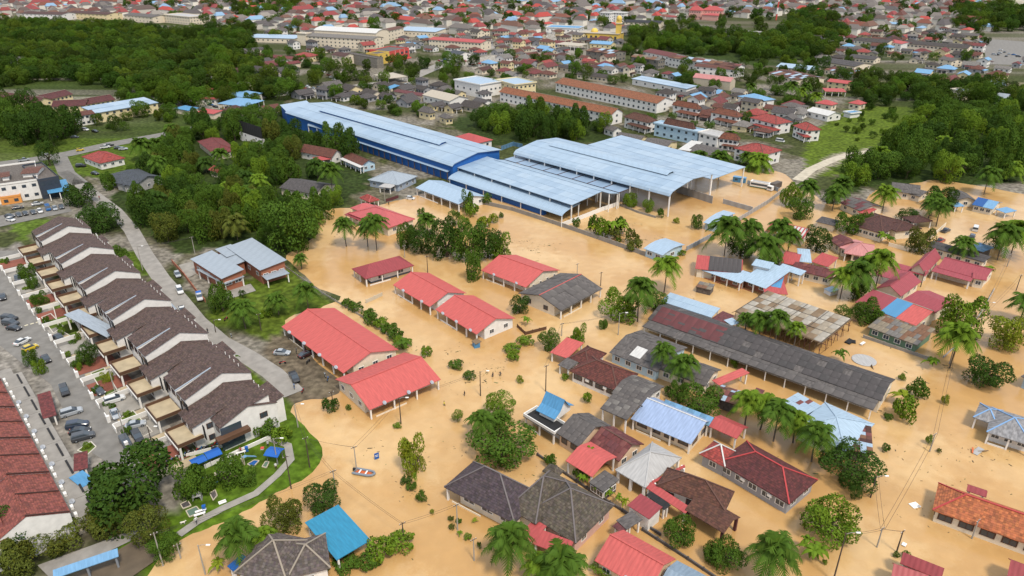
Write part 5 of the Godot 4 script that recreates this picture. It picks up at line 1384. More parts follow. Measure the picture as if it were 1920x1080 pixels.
func make_buildings() -> void:
	building("row_house","long coral-red gable-roofed row house beside the muddy yard with parked cars","house","",true,[["g",-46.2,-165.3,-0.819,32.1,16.4,3,2.6,"red","cream",{"p":3.2,"win":[4,5,3,3],"dish":4,"cap":"red","door":[-10,-3,4,11],"ps":5.3}]])
	building("bungalow","coral-red gabled bungalow with cream end wall nearest the flooded crossroads","house","",true,[["g",-29.9,-145.3,0.697,19.5,16.4,3,2.6,"red","cream",{"p":3.4,"win":[3,3,3,2],"dish":3,"cap":"red","ps":6}]])
	building("bungalow","coral-red bungalow with a white gable end and open porch facing the water yard","house","",true,[["g",-10.5,-178.9,-0.86,19.1,13.9,3,2.4,"red","white",{"p":3.2,"win":[3,3,2,2],"dish":3,"cap":"red","ps":5}]])
	building("bungalow","coral-red bungalow between the darker red hipped house and the white gabled one","house","",true,[["g",-25.1,-195.0,-0.85,19.4,13.5,3,2.4,"red","white",{"p":3.2,"win":[3,2,2,2],"dish":2,"cap":"red","ps":5}]])
	building("bungalow","dark red hip-roofed house with white walls and charcoal base band in the flood","house","",true,[["h",-41.8,-211.3,0.642,17.4,9.8,3,2.4,"darkred","white",{"p":1.6,"pl":2.5,"win":[2,2,0,0],"skirt":"charcoal","hip":4,"ww":2,"ps":6}]])
	building("bungalow","coral-red bungalow beside the grey-roofed house with a red ridge stripe","house","",true,[["g",2.8,-208.7,-0.726,18.9,17.0,3,2.6,"red","cream",{"p":2.5,"win":[3,2,1,4],"dish":2,"cap":"red","ww":0.9}]])
	building("bungalow","grey sheet-roofed cream house with a red stripe along its ridge","house","",true,[["g",14.7,-193.6,0.824,19.9,16.6,3,2.2,"asb","cream",{"p":3,"win":[2,2,2,2],"cap":"red","pan":[7,3,"asb"],"bare":0.3,"frame":"frame_brown"}]])
	building("house","brown tiled hip-roofed white house with a coral-red carport in front","house","",true,[["h",22.4,-148.1,-0.691,13.8,9.4,3.2,2.6,"browntile","white",{"win":[4,2,0,2],"cap":"capbrown","frame":"frame_brown","ac":2,"ww":2.2}],["h",19.3,-156.2,-2.282,8.1,6.1,3.0,1.9,"browntile","white",{"win":[1,0,1,0],"cap":"capbrown","hip":3}],["m",14.3,-160.2,-0.605,5.2,8.5,2.8,0.5,"red","white",{"open":true,"ps":6}],["m",14.1,-152.8,-0.708,3.5,4.2,2.7,0.3,"asb","white",{"open":true}]])
	building("house","patchy grey-sheet-roofed annex with white end wall behind the brown tiled house","house","",true,[["g",29.6,-140.4,-0.668,8.4,10.1,3.3,1.2,"asb","white",{"win":[1,2,1,3],"pan":[6,4,"asbl"],"ro":0.1}]])
	building("carport","grey sheet-roofed open carport on tall posts beside the light blue roof","carport","",true,[["g",24.6,-132.4,-0.696,6.9,6.9,4.0,1.3,"asb","grey",{"open":true,"pan":[5,3,"asbl"],"ro":-0.45}]])
	building("house","sprawling grey-roofed pale blue house with a white sheet patch on its roof","house","",true,[["g",35.3,-159.0,-0.714,14.1,15.3,3.0,1.9,"asb","ltblue",{"win":[4,2,2,1],"pan":[8,4,"asb"],"bare":0.25}],["m",32.2,-156.2,-0.714,3.1,3.8,3.55,0.9,"whitesheet","ltblue",{"open":true,"y0":2.2,"pw":0.1}]])
	building("house","grey-sheeted house with a coral-red lean-to behind the two coconut palms","house","",true,[["g",43.6,-149.9,-0.671,13.1,9.2,3.0,1.8,"asb","cream",{"win":[3,1,1,2],"pan":[8,4,"asb"],"bare":0.2}],["m",53.0,-146.3,-1.069,2.5,9.8,2.9,0.5,"red","cream",{"open":true}]])
	building("row_house","very long grey-roofed terrace with a maroon section and open front porch","house","",true,[["g",64.7,-159.5,-0.702,61.0,11.7,3.6,1.9,"asb","cream",{"o":0.4,"win":[0,8,2,2],"pan":[30,3,"asbd"],"bare":0.15,"patch":[[0.02,0.34,"maroon",0,7]]}],["m",60.1,-154.0,-0.706,59.9,4.9,3.0,0.55,"asb","cream",{"open":true,"pan":[26,1,"asb"],"bare":0.1,"ps":5.2,"pw":0.22}]])
	building("shed","long pale blue sheet roof behind the maroon end of the grey terrace","shed","",true,[["m",51.4,-183.4,-0.694,15.9,5.6,3.2,0.7,"ltbluesheet","cream",{"open":true,"pan":[12,1,"ltblue"]}]])
	building("shed","small maroon and white patched shed beside the plywood deck building","shed","",true,[["m",59.4,-177.1,-0.837,3.9,5.3,2.8,0.4,"maroon","cream",{}],["m",61.0,-174.4,-1.179,3.3,2.8,2.9,0.2,"ltbluesheet","cream",{"open":true}]])
	building("house","cornflower blue metal-roofed house with white ridge line between two grey carports","house","",true,[["g",35.2,-129.2,-0.669,14.4,10.6,3.0,1.6,"bluemetal","cream",{"p":1.3,"win":[4,2,2,2],"cap":"whitesheet","ro":-0.35,"ww":2.2,"frame":"frame_brown"}],["m",38.9,-131.1,-0.64,11.6,2.7,3.2,0.6,"blueold","cream",{"open":true,"pan":[8,1,"blueold"]}]])
	building("carport","small coral-red open carport beside the cornflower blue roof","carport","",true,[["g",47.1,-126.6,-0.737,6.6,5.5,3.0,1.1,"red2","cream",{"open":true,"ps":7}]])
	building("shed","rust-brown and pale blue patched hut behind the round bushy tree","shed","",true,[["g",50.7,-138.9,-0.609,5.9,6.2,2.8,1.0,"rust","woodgrey",{"pan":[6,2,"rusty"]}]])
	building("shed","small rust-red shed roof beside the palm row","shed","",true,[["m",57.6,-139.7,-0.653,2.0,3.0,2.8,0.4,"maroon","woodgrey",{}]])
	building("house","grey-roofed peach house with upswept bright blue roof and black porch slab","house","",true,[["g",15.5,-125.4,-0.818,6.5,10.5,3.2,2.4,"asb","peach",{"win":[2,1,0,0],"pan":[4,4,"asb"],"bare":0.2,"frame":"frame_brown"}],["f",7.3,-128.7,-0.801,9.4,4.3,3.0,0.0,"blackroof","white",{"p":2.5,"win":[2,0,0,0],"dwarf":true,"ps":4}],["g",9.6,-131.7,-0.715,5.3,7.1,4.4,2.9,"bluepaint","white",{"y0":3.1,"prof":[[1,0],[0.45,1.0],[0.12,2.6],[0,3.3],[-0.12,2.6],[-0.45,1.0],[-1,0]]}]])
	building("house","rust-streaked maroon gabled house with peach end wall beside the coral carport","house","",true,[["g",21.9,-120.8,-0.824,8.3,8.2,3.0,2.1,"maroonrust","peach",{"win":[0,1,0,2],"pan":[7,3,"rustred"],"bare":0.2,"cap":"capbrown"}]])
	building("carport","coral-red curved carport roof on white posts beside the maroon gabled house","carport","",true,[["g",16.1,-115.4,-0.789,7.0,7.9,3.2,1.3,"red","white",{"open":true,"ps":6,"prof":[[1,0],[0.1,1.3],[-0.15,1.38],[-1,0.45]]}]])
	building("house","pale grey metal hip-roofed open hall on white columns","house","",true,[["h",27.6,-114.1,-0.788,7.2,12.6,3.2,3.0,"ltgrey","white",{"cap":"ltgrey","open":true,"pm":"post_white","pw":0.5,"hip":7}]])
	building("shed","small weathered grey-roofed plank shed beside banana plants","shed","",true,[["m",18.0,-109.3,-0.824,3.8,4.7,2.8,0.3,"asb","woodgrey",{"win":[2,0,0,2],"pan":[3,2,"asb"],"o":0.35}]])
	building("shed","white box building with a flat dark red roof in the yard","shed","",true,[["m",24.7,-101.8,-0.8,5.0,4.1,3.4,0.25,"darkred","white",{"o":0.3}]])
	building("house","brown tiled house with maroon porch columns and broken white ridge line","house","",true,[["h",35.1,-106.4,-0.546,13.4,6.0,3.6,2.8,"brownrust","white",{"win":[3,2,1,2],"cap":"capbrown","frame":"frame_brown","hip":5}],["g",36.9,-100.2,-0.801,8.2,5.7,3.2,1.2,"brownrust","white",{"open":true,"pm":"maroonwall","pw":0.5,"ps":6}],["m",29.5,-104.5,-0.85,9.4,1.7,3.0,0.4,"red2","white",{"open":true}],["m",31.0,-111.0,0.577,8.8,0.3,3.1,0.4,"red2","white",{"open":true}]])
	building("shade_net","black shade net stretched beside the flat dark red box roof","awning","",true,[["m",27.7,-104.1,-0.98,4.8,1.7,2.8,0.2,"blackroof","white",{"open":true}]])
	building("house","dark maroon hip-roofed grey-walled house with a brighter red wing","house","",true,[["h",50.7,-112.1,-0.868,16.0,10.4,3.2,2.8,"maroontile","grey",{"win":[5,2,0,2],"cap":"capred","hip":5,"ac":2,"ww":1.8}],["h",42.7,-117.5,-0.774,5.9,5.9,3.1,2.3,"redtile","grey",{"win":[1,0,1,0],"cap":"whitesheet","hip":4}]])
	building("house","coral-red gabled house at the bottom edge beside the blue-grey roof","house","",true,[["g",21.0,-89.3,-0.695,10.5,9.2,3.2,2.4,"red","peach",{"win":[3,2,2,2],"cap":"red","dish":1}]])
	building("house","blue-grey roofed house cut by the bottom edge of the view","house","",true,[["g",28.4,-84.5,-0.665,6.4,7.3,3.0,1.4,"bluegrey","white",{"win":[2,2,1,1]}]])
	building("house","large plum-grey and weathered brown tiled house with coral-red lean-to roofs","house","",true,[["h",-3.7,-106.1,-0.615,16.6,9.1,3.4,5.0,"plum","cream",{"win":[3,1,0,1],"cap":"capgrey","p":1.2,"pl":3,"hip":6.5,"ac":1,"ps":14,"ww":2.6}],["h",5.9,-104.5,-0.683,6.6,13.3,3.5,4.8,"greytile","cream",{"hip":5,"cap":"capgrey"}],["h",10.7,-101.4,-0.7,11.6,12.3,3.2,4.9,"greytile","pinkwall",{"cap":"capgrey","win":[2,2,0,2],"hip":6.5}],["m",3.9,-96.5,-0.72,2.8,4.9,2.7,0.5,"red2","cream",{"open":true}],["m",7.2,-93.4,-0.476,6.5,3.3,2.7,0.5,"red2","cream",{"open":true}],["h",8.2,-112.3,-0.637,3.5,2.7,3.0,1.6,"greytile","cream",{"hip":2}]])
	building("shed","maroon and rust lean-to roofs between the brown tiled house and the white box","shed","",true,[["m",20.1,-97.7,-0.863,2.3,3.1,2.7,0.3,"maroon","cream",{"open":true}],["m",21.4,-98.7,-0.967,2.8,3.9,3.0,0.2,"asb","cream",{"open":true}]])
	building("house","grey shingle-roofed house wrapped on two sides by a bright blue metal roof","house","",true,[["h",-40.1,-89.4,-0.242,9.9,9.8,3.9,3.6,"greyshingle","white",{"cap":"capbeige","win":[2,2,1,1],"hip":7}],["h",-34.9,-89.6,0.329,7.0,8.2,3.95,2.4,"greyshingle","white",{"cap":"capbeige","hip":4,"win":[1,1,0,1]}],["m",-31.2,-95.9,0.736,6.8,11.2,2.9,0.5,"brightblue","white",{"open":true,"ps":7}]])
	building("shed","small royal blue awning beside the coconut palms at the lower left","awning","",true,[["m",-46.6,-88.9,-0.658,1.8,3.0,2.8,0.4,"royal","white",{"open":true}]])
	building("house","orange tiled hip-roofed house with red ridges and a red shed roof behind","house","",true,[["h",89.5,-99.0,-0.6,21.5,8.9,3.0,2.6,"orangetile","cream",{"win":[6,2,2,1],"cap":"capred","ww":2.2,"frame":"frame_brown"}],["g",89.7,-107.0,-0.587,3.3,2.3,2.6,0.6,"darkred","cream",{"open":true}]])
	building("house","dark red stepped-roof house at the bottom edge near the orange roof","house","",true,[["g",69.2,-88.1,-0.602,6.2,2.8,3.0,1.4,"darkred","cream",{"win":[2,2,1,1]}],["g",65.9,-85.9,-0.497,5.1,3.9,3.0,1.6,"darkred2","cream",{"win":[2,2,1,1]}]])
	building("house","dark red roof corner at the bottom right edge of the view","house","",true,[["g",85.5,-86.4,-0.601,4.8,5.0,3.0,1.8,"darkred","cream",{"win":[2,2,1,1]}]])
	building("house","pale grey sheet hip-roofed house with blue ridges at the right edge","house","",true,[["h",108.7,-126.7,-0.631,8.4,11.2,3.1,2.2,"ltgreysheet","white",{"cap":"capblue","p":2,"win":[3,2,1,1]}],["h",106.4,-131.3,-0.712,4.6,7.2,3.0,1.3,"ltgreysheet","white",{"cap":"capblue","open":true,"hip":3}]])
	building("shed","small blue-walled shed cut by the right edge beside the round tree","shed","",true,[["m",127.7,-147.7,-1.071,2.0,9.1,3.2,0.4,"asb","ltblue",{}]])
	building("house","pale blue metal hip-roofed house with a rusty patchwork extension","house","",true,[["h",70.2,-126.8,-0.834,11.2,13.8,3.2,2.2,"ltbluesheet","white",{"cap":"ltbluesheet","win":[3,1,1,1],"hip":6}],["m",73.8,-122.5,-0.369,4.8,9.2,2.8,0.7,"rust","woodgrey",{"pan":[4,4,"rusty"]}]])
	building("shed","patched pale blue and rust sheet roof behind the palm row","shed","",true,[["m",65.2,-134.3,-1.003,6.3,7.0,2.9,0.6,"ltbluesheet","woodgrey",{"pan":[6,2,"ltbluerust"]}]])
	building("house","red roof with one blue panel above a rusty sheet lean-to","house","",true,[["g",109.8,-181.5,-0.927,17.5,12.2,3.6,1.6,"red","cream",{"win":[0,2,1,1],"cap":"capbeige","ro":-0.5,"patch":[[0,0.42,"crimson",0,3],[0.42,0.68,"bluepaint",0,1]]}],["m",106.1,-170.5,-0.864,13.2,11.0,2.6,1.0,"asbl","greenwall",{"win":[4,0,0,0],"pan":[11,2,"rustgrey"]}]])
	building("house","crimson gabled house with a long porch around the flooded courtyard","house","",true,[["g",146.1,-209.4,-0.791,13.7,11.5,3.3,1.9,"crimson","cream",{"win":[3,3,1,2],"cap":"crimson"}],["m",140.2,-206.3,-0.784,11.3,4.8,2.8,0.6,"crimson","cream",{"open":true,"ps":9,"pw":0.4}],["g",146.6,-203.2,-0.518,3.9,4.1,3.2,1.2,"crimson","cream",{"win":[1,0,0,0]}]])
	building("house","tall crimson gabled house joined to the courtyard porch","house","",true,[["g",134.8,-213.1,0.822,17.7,4.8,3.4,2.6,"crimson","cream",{"win":[3,2,1,2],"cap":"crimson"}],["m",128.3,-209.3,-0.767,9.6,3.3,2.8,0.5,"crimson","cream",{"open":true}]])
	building("house","crimson gabled house beside the feathery palms and courtyard","house","",true,[["g",118.5,-197.4,0.739,15.3,7.5,3.2,2.2,"crimson","cream",{"win":[3,2,1,2],"cap":"crimson"}],["m",121.0,-205.6,-0.685,9.3,8.3,3.0,0.4,"crimson","cream",{"open":true}]])
	building("house","crimson low-roofed house partly hidden by the tall airy tree","house","",true,[["g",122.9,-186.5,-1.067,9.9,12.7,3.0,1.5,"crimson","cream",{"win":[2,2,1,1]}]])
	building("house","salmon pink hip-roofed house with a white-columned porch","house","",true,[["h",119.1,-226.1,-0.467,9.0,12.4,3.1,2.2,"pink","cream",{"win":[2,2,0,2],"cap":"pink","pl":2.5,"frame":"frame_brown"}],["g",118.2,-230.2,-0.871,3.1,11.4,3.0,1.2,"pink","cream",{"win":[1,0,0,0]}]])
	building("house","cream house with a rust-striped maroon roof beside the salmon pink one","house","",true,[["g",116.6,-232.3,-1.41,7.1,8.4,3.0,1.7,"maroonrust","cream",{"win":[2,1,1,1],"pan":[5,2,"rustred"]}]])
	building("house","large dark brown hip-roofed cream house with white window frames","house","",true,[["h",136.4,-249.8,-0.895,12.4,19.0,3.6,3.0,"maroonbrown","cream",{"win":[5,2,1,2],"cap":"capbrown","ww":1.8}],["h",143.4,-246.6,-1.328,7.7,11.2,3.5,2.0,"maroonbrown","cream",{"win":[1,0,0,1],"cap":"capbrown"}]])
	building("carport","dark brown hip-roofed carport beside the walled driveway","carport","",true,[["h",153.9,-255.7,-1.316,6.5,8.6,3.0,1.4,"maroonbrown","cream",{"open":true,"cap":"capbrown"}]])
	building("house","grey-roofed cream house standing in the flood below the forest","house","",true,[["g",168.1,-293.4,-0.465,11.0,14.2,3.0,1.8,"asb","cream",{"win":[3,2,1,2],"pan":[7,3,"asb"],"bare":0.2}],["g",171.4,-288.4,-0.912,5.5,9.8,2.6,0.9,"asb","cream",{"win":[1,0,0,1]}]])
	building("house","small grey gabled house behind the dark round tree near the blue roof","house","",true,[["g",186.1,-282.6,-1.721,10.4,7.8,2.8,1.4,"asb","cream",{"win":[1,1,1,1],"pan":[4,2,"asb"]}]])
	building("house","two-tone royal and sky blue roofed cream house in the flood","house","",true,[["g",191.6,-274.0,-0.817,7.6,12.0,2.8,1.7,"skyblue","cream",{"win":[3,2,1,1],"patch":[[0,0.5,"royal",0,2],[0,0.5,"royal",1,2]]}],["m",194.9,-267.0,-1.287,4.8,5.6,2.4,0.4,"skyblue","cream",{"open":true}]])
	building("shed","small sky blue tarpaulin shelter by the flooded road","shed","",true,[["m",179.1,-273.6,-1.606,5.2,3.7,2.4,0.4,"skyblue","cream",{"open":true}]])
	building("shed","long dark grey flat-roofed outbuilding behind the crimson courtyard house","shed","",true,[["m",151.4,-223.8,-0.87,18.4,5.8,3.0,0.5,"asbd","cream",{"win":[6,1,0,1],"pan":[14,1,"asbd"]}]])
	building("shed","ragged blue-sheeted shelter among palms beside the parked trucks","shed","",true,[["m",161.7,-227.9,-1.081,5.3,6.3,2.8,0.4,"skyblue","woodgrey",{"pan":[4,2,"blueold"]}]])
	building("house","pink-red roofed house with a band of bare white corrugated sheets","house","",true,[["g",101.4,-244.1,-0.66,13.5,12.1,3.0,1.6,"red2","cream",{"win":[2,2,0,2],"door":[3],"ro":-0.1,"patch":[[0.3,0.36,"whitesheet",0,1],[0.4,0.46,"whitesheet",0,1],[0.5,0.56,"whitesheet",0,1],[0.6,0.66,"whitesheet",0,1],[0.7,0.76,"whitesheet",0,1],[0.8,0.86,"whitesheet",0,1],[0.9,0.95,"whitesheet",0,1]]}]])
	building("shed","low dark grey shed roof beside the brown hip-roofed house","shed","",true,[["m",119.5,-254.0,-0.747,7.2,6.2,2.6,0.4,"asbd","cream",{}]])
	building("house","maroon and grey sheet-roofed house with a small red front roof among trees","house","",true,[["g",140.2,-272.4,-1.192,10.8,12.6,2.8,1.5,"asb","cream",{"win":[2,1,1,1],"pan":[6,3,"maroongrey"]}],["m",139.6,-266.0,-0.901,3.9,7.8,2.5,0.5,"red2","cream",{"open":true}]])
	building("house","bright red gabled roof beside a pale blue sheet among the palms","house","",true,[["g",93.2,-218.4,-0.464,5.3,11.1,3.0,1.6,"red2","cream",{"win":[2,1,1,1]}],["m",97.5,-219.2,-0.266,4.1,8.8,3.1,1.2,"ltbluesheet","cream",{"open":true}],["m",103.0,-215.6,-0.847,5.7,6.7,3.0,1.4,"red2","cream",{"open":true}]])
	building("house","long maroon rust-roofed house behind the scaffold frame","house","",true,[["g",97.3,-209.2,-0.621,12.5,7.5,2.8,1.4,"maroonrust","cream",{"win":[4,1,1,1],"pan":[10,3,"rustred"],"bare":0.2}]])
	building("house","red-edged house with a dark grey roof panel and pale blue lean-to","house","",true,[["g",67.5,-212.9,-0.287,14.5,11.2,3.2,1.6,"red2","cream",{"win":[0,2,1,1],"ro":-0.4,"patch":[[0.28,0.98,"asbd",0,7]]}],["m",68.6,-207.1,-0.794,13.9,7.6,2.7,0.9,"ltbluesheet","brick",{"p":1.8,"ps":5,"win":[3,0,0,0]}]])
	building("house","pale blue metal-roofed house with a raised ridge box and white posts","house","",true,[["m",79.7,-203.2,-0.853,8.6,14.5,3.0,1.9,"ltbluesheet","brick",{"p":2,"win":[2,0,0,0],"ps":5}],["m",80.0,-208.4,-0.587,5.8,4.8,5.2,0.4,"ltbluesheet","white",{"y0":3}],["m",88.8,-206.6,-0.821,8.0,3.4,4.0,0.5,"ltbluesheet","white",{"open":true}]])
	building("shed","red shed roof with a bright blue patch beside the plywood deck","shed","",true,[["m",80.4,-198.2,-0.177,6.8,11.8,2.7,0.8,"red2","cream",{"open":true}],["m",82.7,-200.9,-0.438,2.9,10.3,3.0,0.6,"bluepaint","cream",{"open":true,"y0":2.7,"pw":0.05}]])
	building("hut","tiny tumbledown plank hut with a tin roof in the flooded field","hut","",true,[["m",59.8,-199.2,-0.543,4.8,3.9,1.9,0.3,"asb","woodgrey",{"pan":[3,1,"rustgrey"],"o":0.2}]])
	building("hut","tiny white hutch with a blue roof near the scaffold frame","hut","",true,[["m",98.5,-198.0,-1.121,2.8,3.5,1.4,0.2,"ltbluesheet","white",{"o":0.15}]])
	building("guard_house","pale blue curved-roof guard house at the corner of the factory wall","hut","",true,[["g",52.5,-227.9,-0.842,8.2,12.3,3.0,1.0,"bluew","ltblue",{"win":[2,2,0,1],"prof":[[1,0],[0.5,0.75],[0,1.1],[-0.5,0.95],[-1,0.5]],"ww":2}]])
	building("guard_house","pale blue curved-roof hut half hidden by palms along the factory wall","hut","",true,[["g",79.1,-256.7,-0.744,5.0,15.8,2.8,1.0,"bluew","ltblue",{"win":[1,1,0,1],"prof":[[1,0],[0.4,0.8],[-0.2,1.1],[-1,0.7]]}]])
	building("house","pinkish red hip-roofed house behind the three coconut palms","house","",true,[["h",-50.0,-257.8,-0.734,23.8,13.3,3.4,3.0,"pinkred","cream",{"win":[3,2,0,2],"cap":"pinkred","hip":9}],["h",-59.3,-269.2,-0.696,5.3,8.2,3.2,1.4,"pinkred","cream",{"hip":3}],["m",-59.1,-257.8,-0.743,13.3,2.8,2.8,0.4,"darkred","cream",{"open":true}]])
	building("pavilion","small red hip-roofed pavilion beside the pinkish red house","pavilion","",true,[["h",-58.3,-278.9,-0.857,7.7,4.8,3.2,1.5,"redtile","cream",{"open":true,"cap":"pinkred"}]])
	building("house","pale blue-grey metal hip-roofed house beside the long blue factory","house","",true,[["h",-52.9,-306.7,-0.487,16.3,14.8,3.4,3.2,"villagrey","greyblue",{"win":[3,2,1,3],"cap":"villagrey","hip":8,"y0":-0.2}],["h",-53.8,-296.9,-0.376,6.0,5.0,3.0,0.8,"ltgrey","greyblue",{"open":true,"hip":2}]])
	building("shed","light blue gable-roofed open hall with white end wall at the water edge","hall","",true,[["g",-25.9,-287.0,-0.819,29.1,14.6,3.4,1.9,"bluew","white",{"p":5,"win":[3,0,0,2],"ps":6,"pw":0.4,"ro":0.0}]])
	building("house","dark grey gabled house with a cream end wall among dense trees","house","",true,[["g",-87.5,-294.8,-0.458,19.4,14.3,3.4,2.2,"asbd","cream",{"win":[2,2,1,2],"y0":-0.1}]])
	building("house","rusty red-brown roofed house with pale blue walls near the factory","house","",true,[["g",-73.2,-334.9,-0.866,18.6,7.7,3.6,2.0,"rusttile","ltblue",{"win":[4,2,1,2],"y0":-0.1,"cap":"capbrown"}],["m",-76.2,-331.6,-0.871,20.1,2.4,3.2,0.4,"whitesheet","ltblue",{"open":true}]])
	building("house","terracotta high-roofed house with a white front gable among the trees","house","",true,[["g",-94.6,-348.0,-0.548,22.4,8.5,3.6,3.0,"rusttile","white",{"win":[2,1,1,1],"y0":-0.1}],["m",-92.3,-339.8,0.5,7.8,6.5,3.0,0.3,"red2","white",{"open":true}]])
	building("house","black steep-roofed traditional house with white walls beside the blue factory","house","",true,[["g",-138.8,-377.8,-0.756,23.7,0.3,5.2,6.0,"blackroof","white",{"win":[4,2,1,3],"st":2,"y0":-0.1}]])
	building("villa","grey metal-roofed modern villa with a lower verandah roof beside the lane","villa","",true,[["m",-94.0,-207.8,-0.769,21.9,7.5,5.2,0.8,"villagrey","brick",{"win":[3,2,2,2],"y0":-0.1,"ww":2}],["m",-92.3,-205.4,-0.703,16.9,6.8,3.4,0.3,"villagrey","brick",{"open":true,"y0":-0.1,"ps":5}]])
	building("villa","grey metal-roofed villa wing behind the first one with tall brick-framed windows","villa","",true,[["m",-84.1,-215.9,-0.832,25.8,9.2,5.4,0.9,"villagrey","brick",{"win":[4,2,2,3],"y0":-0.1,"ww":1.6}],["m",-91.6,-214.9,-0.805,12.0,4.0,4.6,0.4,"villagrey","brick",{"win":[2,0,0,0],"y0":-0.1}],["m",-75.4,-205.8,-0.895,6.6,7.5,3.2,0.2,"villagrey","brick",{"open":true,"y0":-0.1}],["m",-94.5,-219.9,-0.815,9.3,5.5,5.0,0.3,"villagrey","brick",{"win":[2,0,0,0],"y0":-0.1}]])
	building("house","charcoal slate-roofed house with pale front gable beside the winding lane","house","",true,[["g",-163.7,-303.6,-0.459,11.8,15.9,3.6,2.4,"slate","ltgrey",{"win":[1,2,3,3],"y0":-0.1}],["h",-169.9,-308.5,-0.732,21.5,15.3,3.4,2.6,"slate","ltgrey",{"win":[2,2,1,2],"y0":-0.1}],["m",-164.5,-302.6,0.539,11.1,6.0,2.7,0.3,"rust","ltgrey",{"open":true,"y0":-0.1}]])
	building("house","bright red hip-roofed white house beside the main road","house","",true,[["h",-198.3,-339.7,-0.669,18.7,12.2,3.6,2.6,"redtile","white",{"win":[4,2,2,3],"cap":"redtile","y0":-0.1}]])
	building("house","red tiled roof almost hidden by trees above the winding lane","house","",true,[["h",-135.3,-318.9,-0.655,8.6,4.1,3.4,1.8,"redtile","cream",{"y0":-0.1,"win":[1,1,1,1]}]])
	building("house","brown-red roofed bungalow deep among the trees near the black steep roof","house","",true,[["h",-151.0,-361.5,-0.95,30.4,12.2,3.6,2.4,"darkredtile","cream",{"y0":-0.1,"win":[2,2,2,2],"cap":"darkredtile"}]])
	building("warehouse","very long pale blue factory shed with dark blue walls and a raised ridge vent","warehouse","",true,[["g",-68.8,-375.7,-0.807,153.5,30.1,8.5,3,"bluew","blue",{"o":0.8,"prof":[[1,-0.9],[0.95,-0.2],[0.9,0.2],[0,2.6],[-1,1.2]],"y0":-0.4,"pan":[16,2,"bluew"]}],["g",-70.6,-374.6,-0.791,108.2,5.3,11.2,0.9,"bluew","blue",{"y0":10.2,"prof":[[1,0],[0.4,0.7],[-0.4,0.8],[-1,0.4]]}],["m",-102.3,-390.8,-0.735,34.4,0.7,4.6,0.9,"bluew","blue",{"open":true,"ps":9,"y0":-0.4}],["m",-53.7,-340.2,-0.809,75.2,3.9,4.6,0.9,"bluew","blue",{"open":true,"ps":5,"y0":-0.4,"pm":"brownwall"}],["m",-129.3,-433.9,-1.111,21.6,16.2,8.3,1.2,"bluew","blue",{"y0":-0.4}]])
	building("warehouse","two-level pale blue factory roof with a dark blue front wall in the flood","warehouse","",true,[["m",5.6,-293.8,-0.817,70.3,18.1,6.3,1.6,"bluew","blue",{"open":true,"ps":11,"pw":0.4,"pan":[12,2,"bluew"]}],["m",-0.8,-287.4,-0.794,68.1,10.7,3.6,1.9,"bluew","blue",{"open":true,"ps":11,"prof":[[1,-0.8],[0.85,-0.1],[0.6,0.5],[0.1,1.1],[-1,1.8]]}],["m",-7.3,-289.5,-0.8,58.4,1.9,2.7,0,"blue","blue",{"o":0.05,"th":0.05}],["m",17.5,-297.6,2.337,67.6,6.2,6.6,1.4,"bluew","blue",{"exact":true,"open":true,"ps":11,"pan":[8,1,"bluew"]}],["m",24.5,-305.0,-0.806,68.1,13.1,6.7,0.4,"rust3","blue",{"exact":true,"open":true,"ps":11,"pan":[8,1,"bluew2"],"gap":0.7}]])
	building("warehouse","broad pale blue curved-edge open factory hall with a black ridge vent line","warehouse","",true,[["g",42.2,-307.5,-0.79,86.6,31.2,9.8,2,"bluew","blue",{"open":true,"ps":10,"pw":0.45,"prof":[[1,-1.3],[0.97,-0.5],[0.9,0.3],[0.75,0.8],[0.0,2.4],[-0.9,1.2],[-1,0.8]],"pan":[14,3,"bluew"]}],["g",42.2,-307.4,-0.801,66.0,5.8,12.3,0.8,"bluew","blackroof",{"exact":true,"y0":11.2,"prof":[[1,0],[0.4,0.7],[-0.4,0.8],[-1,0.3]]}]])
	building("warehouse","flat pale blue open factory roof reaching furthest right beside palms","warehouse","",true,[["m",69.8,-325.4,-0.883,73.5,23.8,8.0,1.0,"bluew","blue",{"exact":true,"open":true,"ps":12,"pw":0.45,"pan":[12,2,"bluew"]}]])
	building("carport","red-roofed carport below the concrete yards, upper of two","carport","",true,[["m",-105.9,-134.7,0.63,2.7,11.2,3.0,0.3,"darkredtile","white",{"open":true,"y0":0.1}]])
	building("carport","dark red carport roof next to the bright blue one","carport","",true,[["m",-87.5,-115.1,0.483,2.5,5.7,3.0,0.3,"darkredtile","white",{"open":true,"y0":0.1}]])
	building("carport","bright blue carport roof at the end of the estate street","carport","",true,[["m",-84.3,-109.7,0.981,2.7,4.6,3.0,0.3,"bluepaint","white",{"open":true,"y0":0.1}]])
	building("canopy","long pale blue walkway roof over the dark court at the lower left","canopy","",true,[["m",-72.2,-88.6,0.518,9.7,1.8,3.0,0.3,"skyblue","white",{"open":true,"y0":0.2,"ps":6,"pm":"metal"}]])
	building("verandah","pale grey metal verandah roof on the front of the middle terrace houses","canopy","",true,[["m",-113.9,-170.3,0.992,4.1,20.9,4.6,0.6,"villagrey","white",{"open":true,"y0":0.1,"ps":5}]])
	building("verandah","pale grey metal verandah roof behind the middle terrace houses","canopy","",true,[["m",-96.1,-177.9,0.715,3.7,19.3,4.2,0.5,"villagrey","white",{"open":true,"y0":0.1,"ps":5}]])
	building("tent","left half of the double blue tent beside the motorcycles","tent","blue shelter tents in the park",true,[["g",-64.2,-116.1,0.733,2.9,2.5,2.5,0.35,"tentblue","white",{"open":true,"pw":0.08,"pm":"metal","y0":0.25,"ps":3}]])
	building("tent","right half of the double blue tent beside the motorcycles","tent","blue shelter tents in the park",true,[["g",-62.0,-118.3,0.685,3.0,2.8,2.5,0.35,"tentblue","white",{"open":true,"pw":0.08,"pm":"metal","y0":0.25,"ps":3}]])
